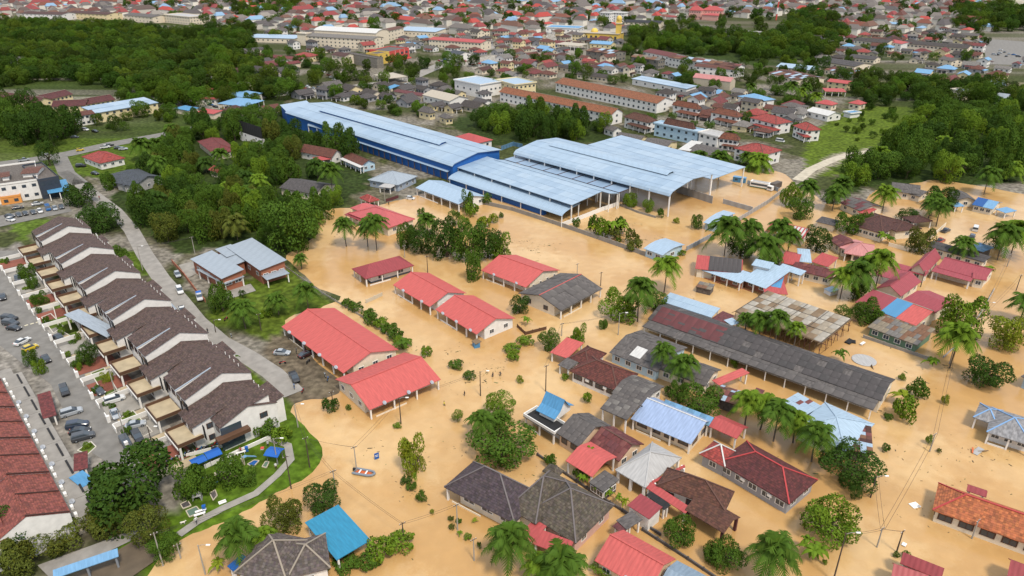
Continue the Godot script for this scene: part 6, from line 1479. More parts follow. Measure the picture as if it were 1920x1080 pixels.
	building("tent","single blue tent beside the bend of the park path","tent","blue shelter tents in the park",true,[["g",-49.4,-118.6,-0.212,3.2,3.0,2.6,0.4,"tentblue","white",{"open":true,"pw":0.08,"pm":"metal","y0":0.25,"ps":3}]])
	building("office_block","two-storey office block with flat roof and grey, white and orange bays","building","",false,[["f",-217.5,-295.4,0.569,25.0,32.5,8,0,"flatroof","white",{"win":[7,3,0,2],"st":2,"o":0.05}],["f",-203.9,-299.7,0.749,7.7,29.1,8.3,0,"flatroof","navy",{"win":[3,1,0,2],"st":2,"o":0.05}],["m",-193.9,-293.0,0.614,8.3,15.7,3.6,0.8,"bluepaint","white",{"open":true}],["f",-206.2,-288.1,0.587,13.7,3.0,6.4,0,"villagrey","greyblue",{"win":[4,0,0,0],"o":0.02,"y0":3.2}],["f",-207.3,-282.2,0.547,7.2,2.8,3.1,0,"orangetile","orangewall",{"win":[2,0,0,0],"o":0.02}],["g",-213.2,-291.2,0.562,3.5,8.4,9.8,0.6,"rust","white",{"y0":8}],["g",-205.4,-297.6,0.291,6.7,10.8,9.8,0.6,"rust","white",{"y0":8}]])
	building("terrace","far row of maroon tiled terrace houses with cream party walls at the left edge","terrace","",false,[["g",-320.5,-473.0,-0.469,52.4,12,6,2.6,"maroontile","yellow",{"win":[10,6,0,2],"st":2,"cap":"capbeige"}],["g",-303.3,-473.8,1.273,29.8,12,6,2.6,"maroontile","yellow",{"win":[9,6,0,2],"st":2,"cap":"capbeige"}]])
	building("terrace","maroon tiled terrace roofs behind the white-roofed shop row","terrace","",false,[["g",-276.3,-453.6,0.204,19.7,12,6,2.6,"maroontile","yellow",{"win":[6,6,1,1],"st":2,"cap":"capbeige"}],["g",-266.2,-463.3,0.996,19.9,12,6,2.6,"maroontile","yellow",{"win":[6,6,1,1],"st":2,"cap":"capbeige"}]])
	building("shop_row","two-storey shop row with pale blue roofs and a brown end unit","shops","",false,[["g",-253.1,-425.1,0.877,9.3,9,6.2,1.6,"rusttile","white",{"win":[3,2,2,1],"st":2}],["m",-241.8,-446.7,0.919,39.0,17.6,6.2,1.4,"bluew","yellow",{"win":[9,6,0,2],"st":2,"pan":[5,1,"bluew"]}]])
	building("house","white hut with a red flat roof by the pale dirt lot","house","",false,[["g",-200.3,-482.5,-0.185,12.1,5.6,4,0.6,"redtile","white",{"win":[2,1,0,1]}]])
	building("shed","pale blue sheet roof beside the dirt lot with parked cars","shed","",false,[["m",-175.3,-468.4,-0.455,23.4,17.6,4,0.8,"skyblue","white",{"open":true}]])
	building("shed","red sheet roof below the pale dirt lot","shed","",false,[["m",-186.1,-443.0,-0.416,14.0,8.1,3.5,0.6,"red2","cream",{}]])
	building("shed","bright blue low roof left of the pale dirt lot","shed","",false,[["m",-204.4,-453.2,-0.579,14.3,7.9,3.5,0.4,"bluepaint","cream",{}]])
	building("shop_row","long blue and terracotta stall roof behind the dirt lot","shops","",false,[["m",-182.2,-494.9,-0.581,20.9,14.6,4,1,"skyblue","white",{}],["m",-215.9,-510.7,-0.412,12.2,9.2,4,1,"redtile","white",{}]])
	building("house","dark red roofed house among the woods at far left","house","",false,[["h",-402.3,-631.8,-0.408,18.2,13.7,4,2.4,"redtile","cream",{}]])
	building("house","pale gabled house at the left edge of the woods","house","",false,[["g",-432.9,-651.4,-0.7,35.8,17.5,4.5,2,"asb","white",{}]])
	building("office_block","cream two-storey corner shop block beyond the woods","shops","",false,[["f",-430.9,-1004.0,-0.631,62.4,26,10,0,"ltgrey","cream",{"win":[10,2,0,6],"st":3}]])
	building("shop_row","far brown-roofed shop row with blue and yellow signboards beyond the woods","shops","",false,[["g",-580.9,-1062.0,-0.4,77.3,26,8,2,"maroonbrown","yellow",{"win":[10,2,0,2],"st":2}]])
	building("shop_row","far white shop row at the left end beyond the woods","shops","",false,[["g",-642.5,-1057.4,-0.283,71.3,26,8,2,"maroonbrown","white",{"win":[10,2,0,2],"st":2}]])
	building("shop_row","far grey concrete shop row facing the woods","shops","",false,[["g",-493.0,-1027.0,-0.585,68.2,26,8,2,"asb","cream",{"win":[8,2,0,2],"st":2}]])
	building("school","three-storey cream school block with grey roofs and red pilasters","school","",false,[["g",-173.0,-771.0,-0.405,84.3,22.2,10,2,"asbl","cream",{"win":[16,10,0,3],"st":3}],["f",-215.8,-781.9,-0.485,12.7,9.5,12,0,"ltgrey","cream",{}]])
	building("hall","white arched-roof hall behind the three-storey school block","hall","",false,[["g",-169.9,-798.7,-0.401,77.9,26,13,2,"whitesheet","cream",{"prof":[[1,0],[0.6,2],[0,3],[-0.6,2],[-1,0]]}]])
	building("school","three-storey cream school wing with brown pilasters beside the arched hall","school","",false,[["g",-136.2,-823.9,1.238,54.8,14.1,11,1.4,"rust","cream",{"win":[7,4,2,2],"st":3}]])
	building("shop_block","derelict grey shop block with yellow and red front bays reading 1.5","shops","",false,[["f",-118.6,-658.6,1.083,16.9,12.7,9,0,"asb","yellowwall",{"win":[2,0,0,0],"st":2,"o":0.02,"ww":2.4}],["f",-111.9,-681.5,1.078,29.9,22.4,9,0,"asb","redwall",{"win":[0,0,0,0],"st":2,"o":0.02,"ww":2.4}],["f",-129.1,-647.3,-0.757,46.5,6.7,8.4,0,"asb","derelict",{"o":0.02}]])
	building("shop_block","cream shophouse with maroon roof beside the derelict block","shops","",false,[["g",-147.9,-654.8,-0.702,18.7,14.0,8,2,"maroonbrown","cream",{"win":[3,2,2,3],"st":2}]])
	building("shed","long maroon roof of the market sheds left of the cream shophouse","market","",false,[["g",-206.7,-668.1,-0.471,53.4,9.2,4,1.6,"darkredtile","cream",{}]])
	building("shed","second maroon market roof in front of the long one","market","",false,[["g",-213.8,-630.7,0.792,30.5,14.2,4,1.6,"darkredtile","cream",{}],["g",-194.2,-628.4,0.806,30.1,7.9,4,1.6,"darkredtile","cream",{}]])
	building("house","orange-red hip-roofed house left of the cream shophouse","house","",false,[["h",-185.9,-675.6,-0.647,20.7,11.4,5,2.2,"redtile","yellow",{"win":[3,1,1,1]}]])
	building("school","red-roofed two-storey school block facing the car park","school","",false,[["g",-52.9,-759.5,-0.476,62.3,21.1,8,1.6,"red2","cream",{"win":[16,8,0,2],"st":2}]])
	building("hall","pale blue flat-roofed hall behind the school","hall","",false,[["m",-103.4,-860.6,-0.402,50.7,26,7,1.6,"bluew","cream",{"win":[10,2,0,2]}]])
	building("shed","pale blue long roof at the left of the school","hall","",false,[["m",-255.7,-813.1,-0.204,57.3,23.8,5,1,"bluew","cream",{"win":[10,0,0,0]}]])
	building("house","white house with dark grey roof below the red school block","house","",false,[["g",-47.9,-680.8,-0.825,17.4,13.1,6,2,"slate","white",{"win":[3,1,1,2],"st":2}]])
	building("shed","wide beige hip-roofed canopy beside the derelict block","canopy","",false,[["h",-94.0,-568.6,-0.901,22.9,17.2,4.5,1.4,"beigesheet","cream",{"open":true}]])
	building("hall","white hall with pale blue roof strips and pointed parapets","hall","",false,[["f",-24.0,-519.2,-0.812,28.8,21.6,9,0,"bluew","white",{"win":[4,0,0,5]}]])
	building("office_block","yellow and blue arched-parapet shop block at the centre of the town","shops","",false,[["f",2.7,-517.0,-0.981,25.1,18.9,9,0,"bluew","yellow",{"win":[4,2,0,5],"st":2}]])
	building("house","grey beige-roofed long hall in the middle town","hall","",false,[["g",-44.3,-483.8,-0.834,30.0,16.7,5,2.4,"beigesheet","white",{"win":[5,2,1,2]}]])
	building("house","grey hip-roofed bungalow in the gardens above the blue factory","house","",false,[["h",-52.0,-439.5,-0.747,11.1,5.5,4.5,3,"asb","yellow",{"win":[2,1,1,2]}],["h",-39.3,-426.8,-0.961,8.7,5.8,4,2,"asb","yellow",{"win":[1,1,1,2]}]])
	building("house","red hip-roofed house in the gardens right of the blue factory ridge","house","",false,[["h",-21.0,-374.4,-0.804,18.5,12.9,4,2.6,"red2","white",{"win":[2,1,1,2]}]])
	building("shop_row","maroon-roofed low stalls beside the tilted bright blue roof","shops","",false,[["g",-69.6,-501.0,-0.661,27.1,7.2,4,1.2,"maroon","cream",{}],["m",-84.9,-516.7,-0.837,6.8,9,4.5,1.6,"bluepaint","cream",{"open":true}]])
	building("terrace","front row of orange tiled two-storey terrace houses with white end wall","terrace","",false,[["g",28.8,-459.6,-0.81,97.6,11.4,6.6,2.8,"terrorange","white",{"win":[22,12,0,1],"st":2,"cap":"capbeige"}],["m",28.4,-460.4,-0.872,88.8,4.3,3.4,0.6,"red2","white",{"open":true,"ps":8}]])
	building("terrace","rear row of orange tiled two-storey terrace houses with white end wall","terrace","",false,[["g",67.2,-494.2,-0.881,94.5,16.9,6.6,2.8,"terrorange","white",{"win":[22,12,0,1],"st":2,"cap":"capbeige"}],["m",65.1,-493.0,-0.956,85.5,5.0,3.4,0.6,"terrorange","white",{"open":true,"ps":8}]])
	building("house","brown tiled two-storey house with skylight patch behind the pale blue long block","house","",false,[["h",107.6,-444.4,-0.813,18.9,4.5,6.4,2.8,"orangebrown","white",{"win":[4,2,1,2],"st":2,"cap":"capbrown"}],["h",108.1,-440.5,-0.856,15.4,6.3,3.3,1,"orangebrown","white",{"open":true,"hip":1.5}]])
	building("house","brown tiled two-storey house second from the right of the hillside row","house","",false,[["h",126.6,-423.6,-0.864,18.8,6.9,6.4,2.8,"orangebrown","white",{"win":[4,2,1,2],"st":2,"cap":"capbrown"}],["h",126.1,-419.6,-0.912,15.6,5.8,3.3,1,"orangebrown","white",{"open":true,"hip":1.5}]])
	building("house","brown tiled two-storey house with a red awning beside the front terrace end","house","",false,[["h",73.6,-410.9,-0.931,19.0,8.4,6.4,2.8,"brownrust","white",{"win":[4,2,1,2],"st":2,"cap":"capbrown"}],["h",72.4,-406.7,-1.001,15.8,5.1,3.3,1,"brownrust","white",{"open":true,"hip":1.5}]])
	building("house","brown tiled two-storey villa with a red porch roof above the palms","house","",false,[["h",112.2,-365.4,-0.541,10.6,4.6,6.4,2.8,"orangebrown","white",{"win":[4,2,1,2],"st":2,"cap":"capbrown"}],["h",113.4,-365.3,-0.564,7.9,7.9,3.3,1,"orangebrown","white",{"open":true,"hip":1.5}]])
	building("house","red-brown tiled two-storey house at the left of the grassy plot","house","",false,[["h",147.6,-408.8,-1.064,19.9,13.1,6.4,2.8,"redtile","white",{"win":[4,2,1,2],"st":2,"cap":"capbrown"}],["h",144.1,-403.7,-1.135,17.0,5.3,3.3,1,"redtile","white",{"open":true,"hip":1.5}]])
	building("house","coral red tiled two-storey house with white balconies beside the grass plot","house","",false,[["h",161.1,-389.3,-1.326,12.7,9.5,6.4,2.8,"redtile","white",{"win":[4,2,1,2],"st":2,"cap":"capbrown"}],["h",158.6,-386.0,-1.5,10.7,4.2,3.3,1,"redtile","white",{"open":true,"hip":1.5}]])
	building("house","pinkish red hip-roofed two-storey house behind the palms beside the factory","house","",false,[["h",120.4,-344.7,-0.908,17.3,15.5,6.4,2.8,"redtile","white",{"win":[4,2,1,2],"st":2,"cap":"capbrown"}],["h",117.6,-341.2,-0.967,14.9,6.7,3.3,1,"redtile","white",{"open":true,"hip":1.5}]])
	building("house_block","long pale blue two-storey flat-roofed block in front of a brown hip roof","house","",false,[["f",91.0,-388.3,-0.827,29.2,7.4,7,0,"ltbluesheet","ltblue",{"win":[6,0,0,1],"st":2}],["h",91.4,-389.5,-0.807,19.4,2.6,7.2,3,"brownrust","white",{"cap":"capbrown"}]])
	building("house_block","bright white two-storey box house beside the pale blue block","house","",false,[["f",105.8,-373.2,-0.883,12.9,9.7,7,0,"ltgrey","white",{"win":[3,0,0,1],"st":2}]])
	building("house","grey-roofed yellow cottage behind the flat blue factory roof","house","",false,[["g",64.1,-379.1,-0.608,14.8,11.1,3.6,1.8,"asb","yellow",{"win":[3,1,1,1]}]])
	building("house","grey sheet-roofed cottage right of the yellow one behind the factory","house","",false,[["g",76.6,-366.7,-0.6,14.0,17.3,3.6,1.8,"asb","yellow",{"win":[3,1,1,1]}]])
	building("house","white gabled cottage at the end of the tree belt behind the factory","house","",false,[["g",56.3,-397.9,-1.002,9.3,6.9,3.6,1.8,"asb","white",{"win":[2,1,1,1]}]])
	building("house","grey rough-roofed row behind the factory palms","house","",false,[["g",99.4,-353.0,-0.823,16.5,15.0,3.4,1.8,"asb","cream",{"win":[3,1,1,1]}],["m",91.4,-360.6,-0.576,6.2,19.0,3.6,0.6,"whitesheet","cream",{}]])
	building("warehouse","pink-roofed beige warehouse with two white doors","warehouse","",false,[["g",149.1,-541.8,-0.707,30.2,8.8,6.5,2.6,"pink","beigewall",{"win":[0,0,0,0],"o":0.2}]])
	building("shop_row","pale sky blue stepped roofs of a row beside the pink warehouse","shops","",false,[["m",110.9,-536.8,-0.913,53.2,11.5,4.5,1,"skyblue","white",{"pan":[3,1,"bluew"],"win":[6,0,0,1]}]])
	building("shop_row","long rust-roofed white shophouse row with a bright sheet patch","shops","",false,[["g",160.4,-614.8,-0.908,71.1,11.1,8,2,"rusttile","white",{"win":[18,6,1,3],"st":2,"pan":[12,2,"rusty"]}],["g",135.2,-664.5,-1.069,37.9,18.8,8,2,"maroonrust","white",{"win":[6,3,0,0],"st":2}]])
	building("shop_row","rusty-roofed derelict shop block with a dark stained gable wall","shops","",false,[["g",85.4,-678.1,-0.793,30.0,22.5,8,2,"rusttile","derelict",{"win":[4,2,0,4],"st":2,"pan":[6,2,"rusty"]}]])
	building("shop_row","beige corrugated shop block right of the dark stained gable","shops","",false,[["g",117.0,-638.7,-0.855,30.6,10.0,7.5,2,"rustgreyroof","derelict",{"win":[4,2,0,3],"st":2,"pan":[6,2,"rustgrey"]}]])
	building("shop_row","low rust-brown shop block in front of the long rusty row","shops","",false,[["g",165.6,-596.6,-0.613,34.9,11.5,6.5,1.6,"rusttile","white",{"win":[6,2,0,3],"st":2}]])
	building("house_row","long dark-roofed row house among the trees above the orange terraces","house","",false,[["g",66.3,-574.3,-0.71,32.6,10.5,3.6,1.8,"slatebrown","cream",{"win":[8,4,0,2]}],["g",49.3,-610.0,-0.813,28.2,7.9,3.6,1.8,"slatebrown","cream",{"win":[5,2,0,0]}]])
	building("temple","red three-tier temple hall with stepped red roofs on the skyline","temple","",false,[["h",256.2,-1059.0,-0.611,18.4,13.8,12,5,"red2","coralwall",{"win":[5,2,1,2],"st":2}],["h",279.6,-1063.4,-0.375,28.8,21.6,12,5,"red2","coralwall",{"win":[7,2,1,2],"st":2}],["h",275.2,-1045.7,-0.69,24.4,18.3,7,2,"red2","coralwall",{}]])
	building("house_block","white tall shophouses beside the car-lined street","shops","",false,[["f",124.1,-993.7,-0.678,15.2,11.4,14,0,"ltgrey","white",{"win":[4,0,0,2],"st":4}],["f",143.4,-1019.6,-0.493,20.6,15.5,12,0,"ltgrey","white",{"win":[5,0,0,2],"st":4}]])
	building("shop_row","long black-roofed shop row behind the mosque","shops","",false,[["g",167.6,-962.2,-0.359,46.2,26,6,2,"blackroof","cream",{"win":[8,2,0,2],"st":2}]])
	building("petrol_station","blue and white petrol station beside the car park","station","",false,[["f",63.2,-901.2,-0.358,40.9,26,6,0,"bluepaint","white",{"win":[8,0,0,2]}],["f",59.9,-753.0,-0.587,27.4,20.6,5,0,"beigesheet","white",{"open":true}]])
	building("hall","pale blue pitched market hall next to the yellow mosque","hall","",false,[["g",92.1,-759.7,-0.471,22.7,17.1,5,2,"skyblue","yellow",{"win":[4,0,0,2]}]])
	building("shop_row","two-storey shop row with dark roof and one bright blue end unit","shops","",false,[["g",363.8,-752.7,-0.886,33.8,21.3,8,2.2,"slatebrown","cream",{"win":[8,3,0,2],"st":2}],["f",352.7,-760.9,-0.937,9.3,9,7,0,"bluepaint","bluesign",{"win":[2,0,0,0],"st":2}]])
	building("shop_row","long two-storey cream shop row with dark roof beside the grey lot","shops","",false,[["g",409.5,-721.4,-0.736,57.3,20.9,8,2.2,"slatebrown","cream",{"win":[16,6,0,2],"st":2}],["g",383.8,-739.5,-1.382,20.9,15.7,8,1.6,"red2","white",{"win":[3,0,0,0],"st":2}]])
	building("house_row","dark brown roofed row behind the bright blue shop unit","house","",false,[["g",286.4,-638.0,-1.039,38.4,26,4,2,"slatebrown","cream",{"win":[7,3,0,2],"pan":[10,3,"asbd"]}]])
	building("house_row","dark grey roofed row with a red strip right of the brown one","house","",false,[["g",316.1,-666.1,-0.765,23.1,17.3,4,2,"asbd","cream",{"win":[7,3,0,2],"pan":[10,3,"asbd"]}]])
	building("house_row","pale sheet and brown roofed row below the brown one","house","",false,[["g",270.1,-593.0,-1.11,28.8,21.6,4,2,"rusttile","cream",{"win":[7,3,0,2],"pan":[10,3,"rusty"]}]])
	building("house_row","rust and white roofed long row left of the pale one","house","",false,[["g",221.1,-572.3,-1.242,35.1,26,4,2,"rusttile","cream",{"win":[7,3,0,2],"pan":[10,3,"rusty"]}]])
	building("house_row","pale blue sheet roofed row above the rust and white one","house","",false,[["g",238.2,-612.5,-0.696,31.8,20.4,4,2,"ltbluesheet","cream",{"win":[7,3,0,2],"pan":[10,3,"ltblue"]}]])
	building("hall","curved maroon roof hall with yellow walls by the flooded plot","hall","",false,[["g",319.4,-535.8,-1.065,15.6,11.7,6,2.5,"darkredtile","yellow",{"prof":[[1,0],[0.5,1.8],[0,2.4],[-0.5,1.8],[-1,0]]}]])
	building("hall","grey flat-roofed long classroom block next to the maroon curved hall","school","",false,[["f",308.1,-499.9,-1.165,10.5,9,6,0,"bluegrey","cream",{"win":[2,0,0,8]}]])
	building("hall","pale blue long roof behind the grey classroom block","hall","",false,[["m",348.6,-534.3,-0.433,19.1,14.3,5,1,"bluew","cream",{}]])
	building("house","grey gable-roofed hall at the right edge above the woods","hall","",false,[["g",325.6,-485.7,-0.857,11.9,9,4.5,2.4,"villagrey","white",{"win":[3,1,1,2]}]])
	building("house","wide white-roofed bungalow with blue annexe below the red hip roofs","house","",false,[["g",190.7,-440.1,-1.077,17.0,12.7,3.8,1.8,"whitesheet","white",{"win":[3,1,1,2]}],["f",209.6,-443.4,-1.152,6.2,9,3,0,"bluepaint","white",{}]])
	building("house","red hip-roofed house group above the white bungalow","house","",false,[["h",202.8,-466.7,-0.815,11.4,9,4,2,"red2","cream",{"win":[2,1,1,1]}],["h",223.2,-467.5,-0.897,8.0,9,4,2,"red2","cream",{"win":[2,1,1,1]}]])
	building("house","grey hip-roofed house beside the tall date palm","house","",false,[["h",177.9,-458.8,-0.733,12.1,9.0,4,2,"asb","white",{"win":[2,1,1,1]}]])
	building("house","yellow house with red roof and porch among the trees","house","",false,[["g",240.1,-535.8,-0.777,15.5,11.6,5.5,1.4,"red2","yellow",{"win":[3,1,1,2],"st":2}],["m",226.7,-513.0,-0.175,14.1,10.2,3.5,0.6,"red2","yellow",{"open":true}]])
	building("house","white gabled house below the long shop row","house","",false,[["g",381.9,-646.4,-1.334,15.9,11.9,5,1.8,"asb","cream",{"win":[2,1,1,2],"st":2}]])
	building("house","pale sheet roofed house with turquoise hall left of the palms","house","",false,[["h",162.1,-481.7,-1.11,19.8,14.8,4.5,2.4,"skyblue","white",{"win":[3,1,1,1]}]])
	building("house","row of white and grey shops on the far road left of the big trees","shops","",false,[["f",258.2,-843.9,-0.427,45.7,26,6,0,"asb","white",{"win":[12,0,0,2],"st":2}]])
	make_special_buildings()

# ---------------------------------------------------------------- scattered masses
var footprints := []

func free_spot(x: float, z: float, margin: float) -> bool:
	for f in footprints:
		var dx: float = x - f[0]; var dz: float = z - f[1]
		if absf(dx) > f[4] + f[5] + margin or absf(dz) > f[4] + f[5] + margin: continue
		if absf(dx * f[2] - dz * f[3]) < f[4] + margin and absf(dx * f[3] + dz * f[2]) < f[5] + margin: return false
	return true

func scatter(poly: PackedVector2Array, step: float, margin: float, jitter: float, r: RandomNumberGenerator) -> PackedVector2Array:
	var lo := poly[0]; var hi := poly[0]
	for p in poly:
		lo = lo.min(p); hi = hi.max(p)
	var out := PackedVector2Array()
	var z := lo.y
	while z < hi.y:
		var x := lo.x
		while x < hi.x:
			var p := Vector2(x + r.randf_range(-jitter, jitter) * step, z + r.randf_range(-jitter, jitter) * step)
			if inside(p, poly) and free_spot(p.x, p.y, margin): out.append(p)
			x += step
		z += step
	return out

func many(called: String, mesh: Mesh, m: Material, xfs: Array, cols: Array, label: String, category: String) -> void:
	var mm := MultiMesh.new()
	mm.transform_format = MultiMesh.TRANSFORM_3D
	mm.use_colors = true
	mm.mesh = mesh
	mm.instance_count = xfs.size()
	for i in xfs.size():
		mm.set_instance_transform(i, xfs[i])
		mm.set_instance_color(i, cols[i])
	var o := MultiMeshInstance3D.new()
	o.name = numbered(called)
	o.multimesh = mm
	o.material_override = m
	add_child(o)
	tag(o, label, category, "", "stuff")

func make_woods() -> void:
	var r := RandomNumberGenerator.new(); r.seed = 21
	var sets := {}
	for w in WOODS:
		for p in scatter(w[0], w[1], w[4], 0.45, r):
			var key := "%d_%s" % [[0, 1, 1, 3, 2][r.randi() % 5], ["dark", "mid"][r.randi() % 2]]
			if not sets.has(key): sets[key] = [[], []]
			var s := r.randf_range(w[2], w[3])
			sets[key][0].append(Transform3D(Basis(Vector3.UP, r.randf() * TAU) * Basis.from_scale(Vector3(s, s * r.randf_range(0.85, 1.3), s)), Vector3(p.x, r.randf_range(0.2, 1.2), p.y)))
			var t := r.randf_range(0.7, 1.3)
			sets[key][1].append(Color(t * r.randf_range(0.9, 1.25), t, t * r.randf_range(0.7, 1.0)))
	for p in grove_rest:
		var s: float = p[5] / 2
		sets["1_mid"][0].append(Transform3D(Basis(Vector3.UP, r.randf() * TAU) * Basis.from_scale(Vector3(s, s, s)), Vector3(p[3], 0.3, p[4])))
		sets["1_mid"][1].append(Color(1, 1, 1))
	var shape := {"0": "open spreading crowns", "1": "dense round crowns", "2": "low broad crowns", "3": "tall narrow crowns"}
	for key in sets:
		many("woodland", protos["tree" + key[0]][0], mats["leaf_" + key.substr(2)], sets[key][0], sets[key][1], "%s green woodland trees with %s behind the houses" % ["dark" if key.ends_with("dark") else "mid", shape[key[0]]], "woodland")

func town_houses() -> void:
	var r := RandomNumberGenerator.new(); r.seed = 29
	for z in TOWNS:
		for p in scatter(z[0], z[1], z[3], 0.3, r):
			var l := r.randf_range(9, 15); var w := l * r.randf_range(0.6, 0.9); var st := 2 if r.randf() < 0.22 else 1
			var roof: String = z[2][r.randi() % z[2].size()]
			var b := [["g", "h", "g"][r.randi() % 3], p.x, p.y, [-0.75, 0.82][r.randi() % 2] + r.randf_range(-0.12, 0.12), l, w, 3.3 * st, w * 0.24, roof, ["cream", "white", "beigewall", "yellow", "grey"][r.randi() % 5], {"win": [3, 1, 1, 2], "st": st}]
			var parts := [b]
			if r.randf() < 0.6: parts.append(["m", p.x + r.randf_range(-2, 2) + cos(b[3] - PI / 2) * w * 0.6, p.y - sin(b[3] - PI / 2) * w * 0.6, b[3], l * 0.6, w * 0.5, 2.6, 0.4, z[2][r.randi() % z[2].size()], "cream", {"open": true}])
			settle_later(building("town_house", "", "house", "houses of the far town", false, parts), "%s-roofed %s%s" % [TOWN_WORDS[roof], "two-storey " if st == 2 else "", "house" if l > 11.0 else "cottage"])

func distant_roofs() -> void:
	var r := RandomNumberGenerator.new(); r.seed = 31
	var roof := Geo.new()
	for s in [-1.0, 1.0]:
		roof.face([Vector3(-0.5, 4, s * 0.5), Vector3(0.5, 4, s * 0.5), Vector3(0.3, 6.3, 0), Vector3(-0.3, 6.3, 0)], Vector3(0, 1, s))
		roof.face([Vector3(s * 0.5, 4, -0.5), Vector3(s * 0.5, 4, 0.5), Vector3(s * 0.3, 6.3, 0)], Vector3(s, 1, 0))
	var wall := Geo.new()
	wall.box(Vector3(0, 2, 0), Vector3(0.9, 4.0, 0.9))
	var hues := ["7c7470", "7c7470", "625c5c", "625c5c", "8a5444", "7c5a4c", "6e443c", "9c4a4a", "c05048", "a09890", "94b8d8", "6a5a54", "8a827c"]
	var xfs := []; var cr := []; var cw := []
	for poly in DISTANT:
		for p in scatter(poly, 22.0, 7.0, 0.32, r):
			if p.y > -690.0: continue
			var big := r.randf() < 0.1
			xfs.append(Transform3D(Basis(Vector3.UP, [-0.75, 0.82][r.randi() % 2] + r.randf_range(-0.12, 0.12)) * Basis.from_scale(Vector3(r.randf_range(24, 40) if big else r.randf_range(10, 17), (r.randf_range(1.5, 2.3) if big else 0.9 + 0.5 * (r.randi() % 3)), r.randf_range(8, 13))), Vector3(p.x, 0, p.y)))
			cr.append(Color(hues[r.randi() % hues.size()]).srgb_to_linear() * LIGHT)
			cw.append(Color(0.66, 0.62, 0.55) * r.randf_range(0.7, 1.15))
	var m := StandardMaterial3D.new()
	m.vertex_color_use_as_albedo = true
	m.roughness = 0.9
	many("distant_rooftops", roof.mesh(), m, xfs, cr, "small roofs of the far town reaching to the top edge", "houses")
	many("distant_house_walls", wall.mesh(), m, xfs, cw, "pale walls below the small roofs of the far town", "houses")

# ---------------------------------------------------------------- special buildings
const PLACES := ["nearest", "second", "third", "fourth", "fifth", "sixth", "seventh", "eighth", "ninth"]

func row_houses() -> void:
	# the terracotta row at the left edge; front on +z
	var along: Vector2 = LEFT_ROW[1]; var out := Vector2(-along.y, along.x); var turn := atan2(-along.y, along.x)
	if out.x < 0.0:
		out = -out; turn += PI
	for i in 9:
		var c: Vector2 = LEFT_ROW[0] - along * 7.3 * (i + 0.5)
		var q := func(k: float) -> Vector2: return c + out * k
		var b := [["g", q.call(-6.2).x, q.call(-6.2).y, turn, 7.34, 12.4, 6.0 - 0.25 * (i % 2), 3.0, "terracotta", "white", {"o": 0.12, "y0": -0.1, "win": [2, 1, 0, 0], "st": 2, "cap": "terracotta"}],
			["m", q.call(2.4).x, q.call(2.4).y, turn, 7.2, 4.6, 2.9, 0.12, "concrete", "cream", {"o": 0.1, "y0": -0.1, "win": [1, 0, 0, 0]}]]
		if i == 0 or i == 2: b.append(["g", q.call(-13.5).x, q.call(-13.5).y, turn + PI / 2, 8.0, 7.3, 6.3, 2.0, "terracotta", "cream", {"o": 0.3, "y0": -0.1, "win": [1, 1, 1, 1], "st": 2}])
		if i == 1 or i == 3: b.append(["m", q.call(-14.5).x, q.call(-14.5).y, turn, 7.3, 5.0, 5.6, 1.2, "terracotta", "yellowwall", {"o": 0.2, "y0": -0.1}])
		var t := building("terrace_house", "terracotta-roofed terrace house, %s from the bottom of the left row" % PLACES[i], "house", "terracotta terrace houses", true, b)
		var bas := Basis(Vector3.UP, turn)
		for k in 2:
			var at := Vector3(q.call(0.5).x, 0, q.call(0.5).y) - t.position
			slab("air_conditioner", t, mats.frame_white, at + bas * Vector3(-1.5 + k * 2.6, 3.4, 0.3), Vector3(0.9, 0.7, 0.5), bas)
		slab("roof_step", t, mats.rust3, Vector3(q.call(-3.2).x, 7.75, q.call(-3.2).y) - t.position + bas * Vector3(-3.66, 0, 0), Vector3(0.2, 0.2, 6.9), bas * Basis(Vector3.RIGHT, atan2(3.0, 6.2)))
		slab("yard_slot", t, mats.blackroof, Vector3(q.call(3.6).x, 3.06, q.call(3.6).y) - t.position, Vector3(5.4, 0.06, 0.4), bas)
		if i < 7: dish(t, Vector3(q.call(1.2).x, 3.6, q.call(1.2).y) - t.position + bas * Vector3(2.6, 0, 0))

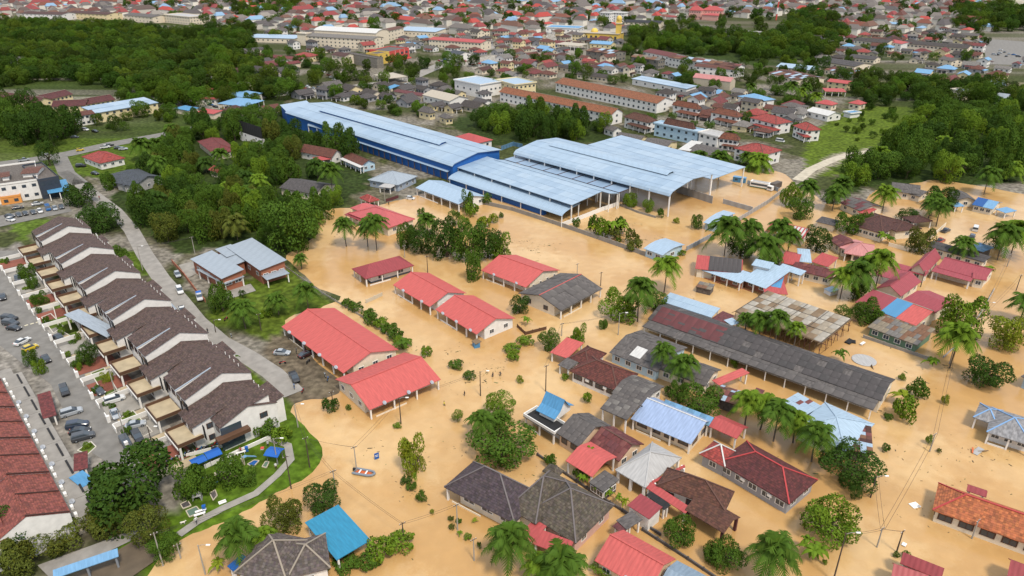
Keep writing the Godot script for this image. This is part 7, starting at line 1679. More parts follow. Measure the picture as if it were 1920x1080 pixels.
func stepped_houses() -> void:
	var bas := Basis(Vector3.UP, -0.819)
	for i in 6:
		var o := TERRACE_ORIGIN + TERRACE_STEP * i
		var at := func(x: float, z: float) -> Vector3: return o + bas * Vector3(x, 0, z)
		var a: Vector3 = at.call(-1.75, -7.2); var b: Vector3 = at.call(0.2, -3.4)
		building("terrace_house", "taller brown-roofed stepped terrace house, %s from the park end" % PLACES[5 - i], "house", "brown stepped terrace houses", true, [
			["g", a.x, a.z, -0.819, 12.5, 15.6, 8.2, 3.0, "terrbrown", "white", {"prof": [[1, 0], [-0.15, 3.2], [-1, 0.4]], "o": 0.25, "y0": -0.1, "win": [4, 2, 0, 0], "st": 2, "ww": 1.8, "frame": "frame_brown"}],
			["m", b.x, b.z, -0.819, 0.45, 8.6, 8.75, 2.4, "villagrey", "white", {"y0": 8.4, "o": 0.02, "th": 0.1}]])
		var c: Vector3 = at.call(10.75, -8.2); var d: Vector3 = at.call(8.6, -1.6); var e: Vector3 = at.call(14.6, -9.8); var f: Vector3 = at.call(11.5, -15.2)
		building("terrace_house", "lower brown-roofed stepped terrace house, %s from the park end" % PLACES[5 - i], "house", "brown stepped terrace houses", true, [
			["g", c.x, c.z, -0.819, 12.5, 13.0, 6.4, 2.4, "terrbrown", "white", {"prof": [[1, 0], [0, 2.5], [-1, 0.4]], "o": 0.25, "y0": -0.1, "win": [3, 2, 0, 2], "st": 2, "ww": 1.6, "frame": "frame_brown"}],
			["m", d.x, d.z, -0.819, 7.6, 8.2, 6.0, 2.0, "terrbrown", "white", {"o": 0.35, "y0": -0.1, "win": [2, 0, 0, 1], "st": 2, "ww": 1.8, "frame": "frame_brown"}],
			["m", e.x, e.z, -0.819, 4.0, 7.5, 8.0, 1.5, "terrbrown", "white", {"o": 0.3, "y0": 5.0}],
			["m", f.x, f.z, -0.819, 8.0, 3.6, 5.8, 1.0, "terrbrown", "white", {"o": 0.2, "y0": -0.1}]])

func make_special_buildings() -> void:
	row_houses()
	stepped_houses()
	terrace_fronts()
	plywood_deck()
	mosque()
	shop_front_numbers()
	town_houses()
	distant_roofs()

func terrace_fronts() -> void:
	# balconies, garden walls and yards belong to the stepped terrace houses built above
	var tall := []; var low := []
	for o in get_children():
		if o.has_meta("group") and o.get_meta("group") == "brown stepped terrace houses":
			(tall if String(o.get_meta("label")).begins_with("taller") else low).append(o)
	for i in tall.size():
		for k in 2:
			var t: Node3D = tall[i] if k == 0 else low[i]
			var at := TERRACE_ORIGIN + TERRACE_STEP * i
			var bas := Basis(Vector3.UP, -0.819)
			var x0 := -8.0 if k == 0 else 4.5
			var put := func(called: String, m: String, c: Vector3, s: Vector3) -> void:
				slab(called, t, mats[m], at + bas * (c + Vector3(x0, 0, 0)) - t.position, s, bas)
			put.call("balcony_deck", "deck", Vector3(5.6, 3.5, 3.4), Vector3(7.0, 0.3, 5.4))
			for q in [[Vector3(5.6, 3.95, 6.1), Vector3(7.2, 0.8, 0.12)], [Vector3(2.05, 3.95, 3.4), Vector3(0.12, 0.8, 5.3)], [Vector3(9.15, 3.95, 3.4), Vector3(0.12, 0.8, 5.3)]]:
				put.call("balcony_rail", "rail", q[0], q[1])
			put.call("balcony_edge", "white", Vector3(5.6, 3.3, 6.3), Vector3(7.5, 0.42, 0.16))
			for x in [2.3, 8.9]: put.call("pillar", "white", Vector3(x, 1.6, 5.8), Vector3(0.4, 3.3, 0.4))
			put.call("louvre", "blackroof", Vector3(1.2, 6.6, 0.75), Vector3(1.6, 3.0, 0.12))
			put.call("louvre", "blackroof", Vector3(10.2, 5.4, 0.75), Vector3(1.0, 3.4, 0.12))
			put.call("garden_wall", "white", Vector3(0.1, 0.85, 8.2), Vector3(0.2, 1.3, 9.5))
			for x in [1.3, 7.9]: put.call("garden_wall", "white", Vector3(x, 0.85, 13.0), Vector3(2.4, 1.2, 0.2))
			put.call("gate_pillar", "white", Vector3(9.5, 1.1, 13.0), Vector3(0.7, 1.8, 0.7))
			put.call("porch_floor", "tilered" if (i + k) % 2 == 0 else "path", Vector3(5.6, 0.36, 8.0), Vector3(6.4, 0.12, 9.0))
			put.call("porch_floor", "deck", Vector3(10.6, 0.35, 7.4), Vector3(2.6, 0.1, 8.0))
			for q in 4: put.call("vent_pipe", "white", Vector3(2.5 + q * 2.4, 9.2 if k == 1 else 10.1, -13.2), Vector3(0.14, 0.7, 0.14))
			for q in 2:
				var at2 := at + bas * Vector3(x0 + rng.randf_range(0.8, 11.5), 0, rng.randf_range(9.0, 12.4))
				plant([4, rng.randi() % 2, 1 + rng.randi() % 2, at2.x, at2.z, rng.randf_range(1.4, 3.0), rng.randf_range(1.0, 2.6)], rng)
			if i == tall.size() - 1 and k == 1:
				put.call("side_balcony", "rail", Vector3(12.9, 3.9, -4.0), Vector3(1.8, 0.9, 7.0))
				put.call("side_window", "glass", Vector3(12.33, 5.2, -4.0), Vector3(0.1, 1.7, 4.5))
				put.call("side_window", "glass", Vector3(12.33, 1.6, -4.0), Vector3(0.1, 2.0, 5.0))
				put.call("side_window", "glass", Vector3(12.33, 1.6, 0.2), Vector3(0.1, 2.2, 1.2))
				put.call("planter", "white", Vector3(14.8, 0.7, -4), Vector3(0.25, 0.9, 15))

func plywood_deck() -> void:
	var b := DECK
	var t := thing("scaffold_deck", "unfinished concrete floor of patched plywood sheets propped on wooden scaffolding", "building site", Vector3(b[1], 0, b[2]), b[3])
	var L: float = b[4]; var W: float = b[5]
	slab("deck_frame", t, mats.timber, Vector3(0, 3.82, 0), Vector3(L + 0.4, 0.25, W + 0.4))
	var fam := ["plyA", "plyB", "plyB", "plyA", "plyB", "plyC"]
	for i in 11:
		for j in 6:
			if rng.randf() < 0.05: continue
			slab("plywood_sheet", t, mats[fam[rng.randi() % 6]], Vector3((i + 0.5) / 11.0 * L - L / 2, 4.0 + rng.randf() * 0.05, (j + 0.5) / 6.0 * W - W / 2), Vector3(L / 11.0 - 0.04, 0.06, W / 6.0 - 0.04), Basis(Vector3.UP, rng.randf_range(-0.015, 0.015)))
	for i in 5: slab("joint_beam", t, mats.plyD, Vector3((i / 4.0 - 0.5) * L, 4.1, 0), Vector3(0.14, 0.08, W))
	for i in 2: slab("joint_beam", t, mats.plyD, Vector3(0, 4.09, (i - 0.5) * W / 3), Vector3(L, 0.08, 0.14))
	for i in 19:
		for j in 5:
			slab("prop", t, mats[["timber", "maroonwall", "rust2"][rng.randi() % 3]], Vector3((i / 18.0 - 0.5) * L, 1.6, (j / 4.0 - 0.5) * W), Vector3(0.12, 4.6, 0.12), Basis(Vector3.FORWARD, rng.randf_range(-0.06, 0.06)))
	for i in 12:
		var g := Geo.new()
		var x := (i / 11.0 - 0.5) * L
		g.bar(Vector3(x, 0.2, W / 2 + 0.2), Vector3(x + 2.2, 3.6, W / 2 + 0.25), 0.1, 0.1)
		g.bar(Vector3(x, 3.9, W / 2 - 1), Vector3(x + rng.randf_range(-0.4, 0.4), 3.9, W / 2 + 1.6), 0.12, 0.12)
		part("brace", g.mesh(), mats.timber, t)
	for i in 6:
		var g := Geo.new()
		var z := (i / 5.0 - 0.5) * W
		g.bar(Vector3(L / 2 + 0.2, 0.1, z), Vector3(L / 2 + 0.2, 3.6, z + 1.6), 0.1, 0.1)
		g.bar(Vector3(L / 2 - 1, 3.9, z), Vector3(L / 2 + 1.5, 3.9, z + 0.2), 0.12, 0.12)
		part("brace", g.mesh(), mats.maroonwall, t)

func mosque() -> void:
	var at: Vector3 = SPOTS.mosque
	var t := thing("mosque", "yellow mosque with a small dome and a domed minaret in the town centre", "mosque", at, -0.4)
	slab("hall", t, mats.yellowwall, Vector3(-6, 4, 0), Vector3(44, 8, 22))
	slab("roof", t, mats.beigesheet, Vector3(-6, 8.2, 0), Vector3(45, 0.5, 23))
	for k in 8: slab("window", t, mats.glass, Vector3(-25 + k * 5.4, 4, 11.05), Vector3(2.4, 3.6, 0.1))
	var dome := SphereMesh.new(); dome.radius = 4.0; dome.height = 8.0; dome.radial_segments = 20; dome.rings = 10
	part("dome", dome, mats.yellowwall, t, Transform3D(Basis(), Vector3(-14, 8.5, 0)))
	slab("minaret", t, mats.yellowwall, Vector3(14, 11, 4), Vector3(5, 22, 5))
	slab("gallery", t, mats.cream, Vector3(14, 19, 4), Vector3(6.4, 0.8, 6.4))
	part("dome", dome, mats.yellowwall, t, Transform3D(Basis.from_scale(Vector3(0.75, 0.9, 0.75)), Vector3(14, 23, 4)))

func shop_front_numbers() -> void:
	for o in get_children():
		if not (o.has_meta("label") and String(o.get_meta("label")).begins_with("derelict grey shop")): continue
		var text := TextMesh.new()
		text.text = "1.5"
		text.font_size = 64
		text.pixel_size = 0.055
		text.depth = 0.1
		var b: Array = SHOP_FACE
		var bas := Basis(Vector3.UP, b[3])
		var at: Vector3 = Vector3(b[1], 0, b[2]) - o.position
		part("lettering", text, mats.yellowwall, o, Transform3D(bas, at + bas * Vector3(-b[4] / 2 + 4.5, 4.6, b[5] / 2 + 0.1)))
		for k in 3:
			slab("bay_window", o, mats.glass, at + bas * Vector3(-b[4] / 2 + 12.0 + k * 6.8, 6.4, b[5] / 2 + 0.05), Vector3(3.2, 2.0, 0.14), bas)
			slab("bay_window", o, mats.glass, at + bas * Vector3(-b[4] / 2 + 12.0 + k * 6.8, 3.0, b[5] / 2 + 0.05), Vector3(3.2, 2.0, 0.14), bas)
			slab("pilaster", o, mats.coralwall, at + bas * Vector3(-b[4] / 2 + 8.6 + k * 6.8, 4.8, b[5] / 2 + 0.1), Vector3(0.5, 9.0, 0.3), bas)
		slab("signboard", o, mats.redwall, at + bas * Vector3(2.5, 0.9, b[5] / 2 + 0.9), Vector3(b[4] - 4.0, 0.9, 1.8), bas)

# ---------------------------------------------------------------- vehicles
func hull(stations: Array) -> ArrayMesh:
	# stations: x, half width low, half width high, low, high; shoulders are eased
	var g := Geo.new()
	var rings := []
	for s in stations:
		var sh: float = lerpf(s[3], s[4], 0.82)
		rings.append([Vector3(s[0], s[3], -s[1]), Vector3(s[0], sh, -s[1]), Vector3(s[0], s[4], -s[2]), Vector3(s[0], s[4], s[2]), Vector3(s[0], sh, s[1]), Vector3(s[0], s[3], s[1])])
	for i in rings.size() - 1:
		for k in 6:
			var j := (k + 1) % 6
			var c: Vector3 = (rings[i][k] + rings[i][j] + rings[i + 1][k] + rings[i + 1][j]) / 4
			var mid: Vector3 = (rings[i][0] + rings[i][3] + rings[i + 1][0] + rings[i + 1][3]) / 4
			mid.z = 0
			g.face([rings[i][k], rings[i][j], rings[i + 1][j]], c - mid)
			g.face([rings[i][k], rings[i + 1][j], rings[i + 1][k]], c - mid)
	g.face(rings[0], Vector3.LEFT)
	g.face(rings[-1], Vector3.RIGHT)
	return g.mesh()

func car_protos() -> void:
	protos["sedan"] = [hull([[-2.2, .7, .6, .4, .8], [-2.0, .84, .74, .26, .92], [-1.2, .87, .78, .22, .95], [.8, .87, .78, .22, .93], [1.8, .84, .7, .25, .8], [2.2, .68, .55, .36, .62]]), hull([[-1.75, .7, .66, .92, .94], [-1.05, .76, .6, .9, 1.4], [.2, .76, .6, .9, 1.42], [1.05, .72, .66, .9, .93]]), [-1.0, .18, 1.43, 1.16], 1.35]
	protos["hatch"] = [hull([[-1.85, .7, .64, .4, .95], [-1.75, .82, .74, .26, 1.0], [-1.0, .84, .76, .22, 1.0], [.7, .84, .76, .22, .96], [1.55, .8, .68, .25, .82], [1.85, .66, .54, .36, .64]]), hull([[-1.75, .72, .64, .95, 1.0], [-1.45, .74, .62, .95, 1.48], [.1, .74, .6, .95, 1.5], [.95, .7, .64, .94, .96]]), [-1.4, .1, 1.51, 1.2], 1.15]
	protos["mpv"] = [hull([[-2.3, .78, .7, .45, 1.1], [-2.2, .88, .8, .3, 1.12], [-1.0, .9, .82, .26, 1.1], [1.0, .9, .82, .26, 1.08], [2.0, .86, .74, .3, .92], [2.3, .72, .6, .4, .72]]), hull([[-2.2, .8, .7, 1.08, 1.12], [-2.0, .82, .68, 1.08, 1.68], [.3, .82, .68, 1.08, 1.7], [1.25, .78, .7, 1.05, 1.08]]), [-1.95, .3, 1.71, 1.34], 1.4]
	protos["van"] = [hull([[-2.4, .84, .8, .4, 1.2], [-2.3, .9, .86, .3, 1.2], [1.9, .9, .86, .3, 1.15], [2.3, .8, .7, .35, .9]]), hull([[-2.38, .84, .8, 1.15, 1.9], [-2.2, .86, .78, 1.15, 2.0], [1.2, .86, .78, 1.15, 2.0], [1.95, .8, .72, 1.1, 1.15]]), [-2.3, 1.2, 2.01, 1.56], 1.5]
	protos["pickup"] = [hull([[-2.5, .84, .8, .5, 1.0], [-2.4, .9, .86, .36, 1.02], [-.6, .9, .86, .34, 1.04], [1.2, .9, .84, .34, 1.06], [2.2, .86, .76, .36, .96], [2.5, .74, .62, .45, .74]]), hull([[-.75, .8, .72, 1.02, 1.1], [-.55, .8, .68, 1.02, 1.66], [.6, .8, .68, 1.02, 1.68], [1.35, .76, .7, 1.02, 1.05]]), [-.52, .58, 1.69, 1.34], 1.55]
	var w := Geo.new()
	w.tube([Vector3(0, 0, -0.11), Vector3(0, 0, 0.11)], [0.33, 0.33], 12)
	protos["wheel"] = w.mesh()
	for c in {"white": "f2f2f0", "black": "1c1c20", "dark": "44484e", "silver": "b8bec4", "yellow": "e8c81e", "navy": "2c3a52", "maroon": "6a1e28", "maroonblack": "3a1c20", "blue": "2c70b4", "red": "b83230", "tarp": "d8d8d8"}:
		var hx: String = {"white": "f2f2f0", "black": "1c1c20", "dark": "44484e", "silver": "b8bec4", "yellow": "e8c81e", "navy": "2c3a52", "maroon": "6a1e28", "maroonblack": "3a1c20", "blue": "2c70b4", "red": "b83230", "tarp": "d8d8d8"}[c]
		var m := paint("car_" + c, hx, 0.3, "none", 0.5)
		m.clearcoat_enabled = true
		m.clearcoat = 0.6
		m.clearcoat_roughness = 0.08

func make_car(row: Array) -> Node3D:
	var pr: Array = protos[row[0]]
	var t := thing("parked_car", row[6], "car", Vector3(row[2], row[3], row[4]), row[5], "vehicles about the neighbourhood")
	var m: Material = mats["car_" + row[1]]
	part("body", pr[0], m, t)
	part("windows", pr[1], mats.glass, t)
	slab("roof_panel", t, m, Vector3((pr[2][0] + pr[2][1]) / 2, pr[2][2], 0), Vector3(pr[2][1] - pr[2][0], 0.05, pr[2][3]))
	for x in [-pr[3], pr[3]]:
		for z in [-0.82, 0.82]:
			var wl := part("wheel", protos["wheel"], mats.rubber, t, Transform3D(Basis(), Vector3(x, 0.33, z)))
			if row[4] > -330.0: slab("rim", wl, mats.metal, Vector3(0, 0, 0.12 if z > 0 else -0.12), Vector3(0.3, 0.3, 0.02))
	if row[4] > -330.0:
		for z in [-0.6, 0.6]:
			slab("headlight", t, mats.frame_white, Vector3(1.98 if row[0] == "sedan" else 1.7 if row[0] == "hatch" else 2.12, 0.68, z), Vector3(0.2, 0.14, 0.3))
			slab("tail_light", t, mats.redwall, Vector3(-2.12 if row[0] != "hatch" else -1.8, 0.78, z), Vector3(0.14, 0.18, 0.26))
	if row[0] == "pickup":
		slab("cargo_bed", t, mats.rubber if row[1] != "tarp" else mats.tentblue, Vector3(-1.6, 1.05 if row[1] != "tarp" else 1.3, 0), Vector3(1.6, 0.06 if row[1] != "tarp" else 0.6, 1.5))
	return t

func motorcycle_mesh(kind: int) -> Array:
	var g := Geo.new()
	g.tube([Vector3(-0.3, 0.55, 0), Vector3(0.1, 0.62, 0), Vector3(0.45, 0.75, 0), Vector3(0.5, 0.95, 0)], [0.14, 0.15, 0.12, 0.08], 6)
	g.box(Vector3(-0.55, 0.62, 0), Vector3(0.5, 0.16, 0.2))
	g.box(Vector3(0.62, 0.62, 0), Vector3(0.34, 0.08, 0.14), Basis(Vector3.FORWARD, 0.3))
	var s := Geo.new()
	s.box(Vector3(-0.3, 0.77, 0), Vector3(0.75, 0.1, 0.26))
	var h := Geo.new()
	h.bar(Vector3(0.42, 1.02, -0.34), Vector3(0.42, 1.02, 0.34), 0.04, 0.04)
	h.bar(Vector3(0.48, 0.98, 0), Vector3(0.66, 0.3, 0), 0.06, 0.06)
	var w := Geo.new()
	w.tube([Vector3(0, 0, -0.05), Vector3(0, 0, 0.05)], [0.29, 0.29], 12)
	return [g.mesh(), s.mesh(), h.mesh(), w.mesh()]

func make_motorcycles() -> void:
	var pm := motorcycle_mesh(0)
	var hues := ["car_black", "car_red", "car_blue", "car_silver"]
	for row in MOTORCYCLES:
		var t := thing("motorcycle", row[4], "motorcycle", Vector3(row[0], 0.34, row[1]), row[2], "parked motorcycles")
		part("body", pm[0], mats[hues[row[3]]], t)
		part("seat", pm[1], mats.rubber, t)
		part("handlebar", pm[2], mats.metal, t)
		for x in [-0.62, 0.66]: part("wheel", pm[3], mats.rubber, t, Transform3D(Basis(), Vector3(x, 0.29, 0)))

# ---------------------------------------------------------------- bodies: capsules joined smoothly, meshed as surface nets
func flesh(bones: Array, cell: float, tint: Callable) -> ArrayMesh:
	var lo := Vector3.INF; var hi := -Vector3.INF
	for b in bones:
		var rr := Vector3.ONE * (maxf(b[2], b[3]) + cell * 2)
		lo = lo.min(b[0] - rr).min(b[1] - rr); hi = hi.max(b[0] + rr).max(b[1] + rr)
	var n := Vector3i(((hi - lo) / cell).ceil()) + Vector3i.ONE
	var field := PackedFloat32Array(); field.resize(n.x * n.y * n.z)
	for k in n.z:
		for j in n.y:
			for i in n.x:
				var p := lo + Vector3(i, j, k) * cell
				var d := 1e9
				for b in bones:
					var ab: Vector3 = b[1] - b[0]
					var h := clampf((p - b[0]).dot(ab) / maxf(ab.length_squared(), 1e-6), 0.0, 1.0)
					var e: float = p.distance_to(b[0] + ab * h) - lerpf(b[2], b[3], h)
					if d > 1e8: d = e
					else:
						var q := maxf(0.03 - absf(d - e), 0.0) / 0.03
						d = minf(d, e) - q * q * 0.0075
				field[(k * n.y + j) * n.x + i] = d
	var vert := {}
	var pos := []
	for k in n.z - 1:
		for j in n.y - 1:
			for i in n.x - 1:
				var vals := []
				var neg := 0
				for c in 8:
					var f := field[((k + (c >> 2)) * n.y + j + ((c >> 1) & 1)) * n.x + i + (c & 1)]
					vals.append(f)
					if f < 0: neg += 1
				if neg == 0 or neg == 8: continue
				var sum := Vector3.ZERO; var cnt := 0
				for c in 8:
					for ax in 3:
						if (c >> ax) & 1: continue
						var o := c | (1 << ax)
						if (vals[c] < 0) == (vals[o] < 0): continue
						var s: float = vals[c] / (vals[c] - vals[o])
						var a := Vector3(c & 1, (c >> 1) & 1, c >> 2); var e := Vector3(o & 1, (o >> 1) & 1, o >> 2)
						sum += a.lerp(e, s); cnt += 1
				vert[Vector3i(i, j, k)] = pos.size()
				pos.append(lo + (Vector3(i, j, k) + sum / cnt) * cell)
	var st := SurfaceTool.new()
	st.begin(Mesh.PRIMITIVE_TRIANGLES)
	st.set_smooth_group(0)
	for q in pos:
		st.set_color(tint.call(q))
		st.add_vertex(q)
	for k in range(1, n.z - 1):
		for j in range(1, n.y - 1):
			for i in range(1, n.x - 1):
				var f0 := field[(k * n.y + j) * n.x + i]
				for ax in 3:
					var step: Vector3i = [Vector3i(1, 0, 0), Vector3i(0, 1, 0), Vector3i(0, 0, 1)][ax]
					var f1 := field[((k + step.z) * n.y + j + step.y) * n.x + i + step.x]
					if (f0 < 0) == (f1 < 0): continue
					var u: Vector3i = [Vector3i(0, 1, 0), Vector3i(0, 0, 1), Vector3i(1, 0, 0)][ax]
					var w: Vector3i = [Vector3i(0, 0, 1), Vector3i(1, 0, 0), Vector3i(0, 1, 0)][ax]
					var c := Vector3i(i, j, k)
					var q := [c, c - u, c - u - w, c - w]
					var ids := []
					for z in q:
						if vert.has(z): ids.append(vert[z])
					if ids.size() < 4: continue
					if f0 < 0: ids.reverse()
					for z in [0, 1, 2, 0, 2, 3]: st.add_index(ids[z])
	st.generate_normals()
	return st.commit()

func person_mesh(pose: int, shirt: Color, trousers: Color) -> ArrayMesh:
	var sw := 0.18 if pose == 1 else 0.04
	var arm := 0.42 if pose == 1 else 0.12
	var skin := Color(0.3, 0.17, 0.1)
	var V := func(x: float, y: float, z: float) -> Vector3: return Vector3(x, y, z)
	var bones := [
		[V.call(0, 1.62, 0.0), V.call(0, 1.68, 0.01), 0.095, 0.1], [V.call(0, 1.42, 0), V.call(0, 1.56, 0), 0.055, 0.055],
		[V.call(-0.09, 1.36, 0), V.call(0.09, 1.36, 0), 0.11, 0.11], [V.call(0, 1.3, 0), V.call(0, 1.0, 0), 0.135, 0.12], [V.call(-0.07, 0.92, 0), V.call(0.07, 0.92, 0), 0.12, 0.12],
		[V.call(-0.1, 0.88, 0), V.call(-0.11, 0.48, sw), 0.085, 0.06], [V.call(-0.11, 0.48, sw), V.call(-0.11, 0.08, sw * 0.8), 0.058, 0.04], [V.call(-0.11, 0.05, sw * 0.8), V.call(-0.12, 0.04, sw * 0.8 + 0.16), 0.045, 0.035],
		[V.call(0.1, 0.88, 0), V.call(0.11, 0.48, -sw * 0.4), 0.085, 0.06], [V.call(0.11, 0.48, -sw * 0.4), V.call(0.11, 0.08, -sw), 0.058, 0.04], [V.call(0.11, 0.05, -sw), V.call(0.12, 0.04, -sw + 0.16), 0.045, 0.035],
		[V.call(-0.19, 1.38, 0), V.call(-0.19 - arm * 0.5, 1.12, 0.03), 0.055, 0.042], [V.call(-0.19 - arm * 0.5, 1.12, 0.03), V.call(-0.2 - arm * 0.6, 0.88, 0.14), 0.04, 0.03],
		[V.call(0.19, 1.38, 0), V.call(0.19 + arm * 0.5, 1.12, 0.03), 0.055, 0.042], [V.call(0.19 + arm * 0.5, 1.12, 0.03), V.call(0.2 + arm * 0.6, 0.88, 0.14), 0.04, 0.03]]
	for s in [-1.0, 1.0]:
		var wr := Vector3(s * (0.2 + arm * 0.6), 0.86, 0.15)
		for f in 4: bones.append([wr, wr + Vector3(s * (f - 1.5) * 0.022, -0.13 + absf(f - 1.5) * 0.012, 0.03), 0.014, 0.009])
		bones.append([wr, wr + Vector3(-s * 0.05, -0.06, 0.04), 0.013, 0.009])
	bones.append([Vector3(0, 1.63, 0.1), Vector3(0, 1.61, 0.12), 0.015, 0.012])
	var tint := func(q: Vector3) -> Color:
		if q.y > 1.5: return Color(0.02, 0.017, 0.015) if q.y > 1.7 or q.z < 0.0 else skin
		if absf(q.x) > 0.16 + arm * 0.25 and q.y < 1.15: return skin
		if q.y < 0.07: return Color(0.05, 0.045, 0.04)
		return shirt if q.y > 0.93 else trousers
	return flesh(bones, 0.026, tint)

func make_people() -> void:
	var m := StandardMaterial3D.new()
	m.vertex_color_use_as_albedo = true
	m.roughness = 0.85
	mats["clothed"] = m
	for row in PEOPLE:
		var o := part("person", person_mesh(row[6], Color(row[3]).srgb_to_linear() * 0.7, Color(row[4]).srgb_to_linear() * 0.7), m, self)
		o.position = Vector3(row[0], row[1], row[2]); o.rotation.y = row[5]
		tag(o, row[7], "person")
	var bones := [[Vector3(-0.3, 0.5, 0), Vector3(0.3, 0.52, 0), 0.14, 0.17], [Vector3(0.32, 0.56, 0), Vector3(0.5, 0.74, 0), 0.1, 0.07], [Vector3(0.5, 0.76, 0), Vector3(0.68, 0.72, 0), 0.075, 0.045], [Vector3(-0.42, 0.56, 0), Vector3(-0.56, 0.5, 0), 0.04, 0.02]]
	for z in [-0.09, 0.09]:
		bones.append([Vector3(0.28, 0.45, z), Vector3(0.3, 0.2, z), 0.07, 0.04]); bones.append([Vector3(0.3, 0.2, z), Vector3(0.3, 0.03, z), 0.035, 0.03])
		bones.append([Vector3(-0.3, 0.48, z), Vector3(-0.24, 0.3, z), 0.09, 0.05]); bones.append([Vector3(-0.24, 0.3, z), Vector3(-0.36, 0.17, z), 0.045, 0.035]); bones.append([Vector3(-0.36, 0.17, z), Vector3(-0.34, 0.03, z), 0.032, 0.03])
		bones.append([Vector3(0.48, 0.8, z * 0.6), Vector3(0.45, 0.86, z * 0.9), 0.03, 0.015])
	var dog := part("goat", flesh(bones, 0.03, func(_q: Vector3) -> Color: return Color(0.62, 0.58, 0.52)), m, self)
	dog.position = SPOTS.dog + Vector3(0, 0.05, 0); dog.rotation.y = 0.3
	tag(dog, "white goat grazing beside the park path", "goat")

# ---------------------------------------------------------------- street furniture and small things
func make_poles() -> void:
	var heads := []
	for p in POLES:
		var t := thing("utility_pole", p[4], "pole", Vector3(p[0], 0, p[1]), 0, "poles and street lamps")
		var h: float = p[2]
		var g := Geo.new()
		g.tube([Vector3(0, -0.8, 0), Vector3(0, h, 0)], [0.15, 0.09], 8)
		part("shaft", g.mesh(), mats.pole_grey if rng.randf() < 0.6 else mats.pole_dark, t)
		if p[3] == 1:
			var a := Geo.new()
			a.tube([Vector3(0, h - 0.3, 0), Vector3(0.7, h + 0.15, 0.1), Vector3(1.6, h + 0.25, 0.2)], [0.05, 0.045, 0.04], 5)
			part("lamp_arm", a.mesh(), mats.pole_grey, t)
			slab("lamp_head", t, mats.frame_white, Vector3(1.85, h + 0.25, 0.22), Vector3(0.7, 0.14, 0.28))
		else:
			slab("crossarm", t, mats.pole_dark, Vector3(0, h - 0.25, 0), Vector3(1.3, 0.1, 0.1), Basis(Vector3.UP, 0.6))
			for x in [-0.5, 0.5]: slab("insulator", t, mats.frame_white, Vector3(x * cos(0.6), h - 0.12, -x * sin(0.6)), Vector3(0.08, 0.16, 0.08))
		heads.append(Vector3(p[0], h - 0.1, p[1]))
	for c in CABLES:
		for k in 2:
			var a: Vector3 = heads[c[0]] + Vector3(0.35 * (k * 2 - 1), 0, 0.2 * k); var b: Vector3 = heads[c[1]] + Vector3(0.35 * (k * 2 - 1), 0, 0.2 * k)
			var pts := []; var rad := []
			for s in 9:
				var q := s / 8.0
				pts.append(a.lerp(b, q) - Vector3.UP * 4.0 * q * (1.0 - q) * a.distance_to(b) * 0.02); rad.append(0.025)
			var g := Geo.new()
			g.tube(pts, rad, 4)
			tag(part("power_cable", g.mesh(), mats.cable, self), "%s cable %s" % [["upper", "lower"][k], c[2]], "cable", "overhead cables")

func make_walls() -> void:
	for w in WALLS:
		var p0: Vector2 = w[2][0]
		var t := thing(w[0], w[1], "fence" if w[0] == "fence" else "wall", Vector3(p0.x, 0, p0.y))
		for i in w[2].size() - 1:
			var a: Vector2 = w[2][i]; var b: Vector2 = w[2][i + 1]
			var n: int = maxi(1, roundi(a.distance_to(b) / w[6]))
			var turn := -(b - a).angle()
			for k in n:
				var c := a.lerp(b, (k + 0.5) / n) - p0
				slab("wall_panel", t, mats[w[4]], Vector3(c.x, (w[3] + w[7]) / 2, c.y), Vector3(a.distance_to(b) / n - 0.12, w[3] - w[7], w[5]), Basis(Vector3.UP, turn))
				var d := a.lerp(b, float(k) / n) - p0
				slab("wall_post", t, mats[w[4]], Vector3(d.x, (w[3] + w[7]) / 2 + 0.06, d.y), Vector3(0.24, w[3] - w[7] + 0.12, w[5] + 0.1), Basis(Vector3.UP, turn))

func rubber_boat() -> void:
	var t := thing("rescue_boat", "grey inflatable rescue boat with orange floor moored at a pole", "boat", SPOTS.boat + Vector3(0, 0.05, 0), -0.25)
	for s in [-1.0, 1.0]:
		var g := Geo.new()
		g.tube([Vector3(-2.4, 0.28, s * 0.75), Vector3(-2.1, 0.28, s * 0.75), Vector3(1.1, 0.28, s * 0.75), Vector3(1.9, 0.36, s * 0.55), Vector3(2.4, 0.45, 0)], [0.1, 0.25, 0.26, 0.24, 0.2], 8)
		part("side_tube", g.mesh(), mats.boatgrey, t)
	slab("floor", t, mats.orange, Vector3(-0.3, 0.12, 0), Vector3(3.6, 0.08, 1.1))
	for x in [-0.9, 0.5]: slab("thwart", t, mats.frame_white, Vector3(x, 0.38, 0), Vector3(0.3, 0.06, 1.1))
	slab("transom", t, mats.boatgrey, Vector3(-1.9, 0.35, 0), Vector3(0.1, 0.5, 1.0))
	slab("engine", t, mats.rubber, Vector3(-2.2, 0.65, 0), Vector3(0.45, 0.6, 0.35))

func one(called: String, label: String, category: String, at: Vector3, turn: float, pieces: Array) -> void:
	var t := thing(called, label, category, at, turn)
	for p in pieces: slab(p[0], t, mats[p[1]], p[2], p[3], Basis.from_euler(p[4]) if p.size() > 4 else Basis())

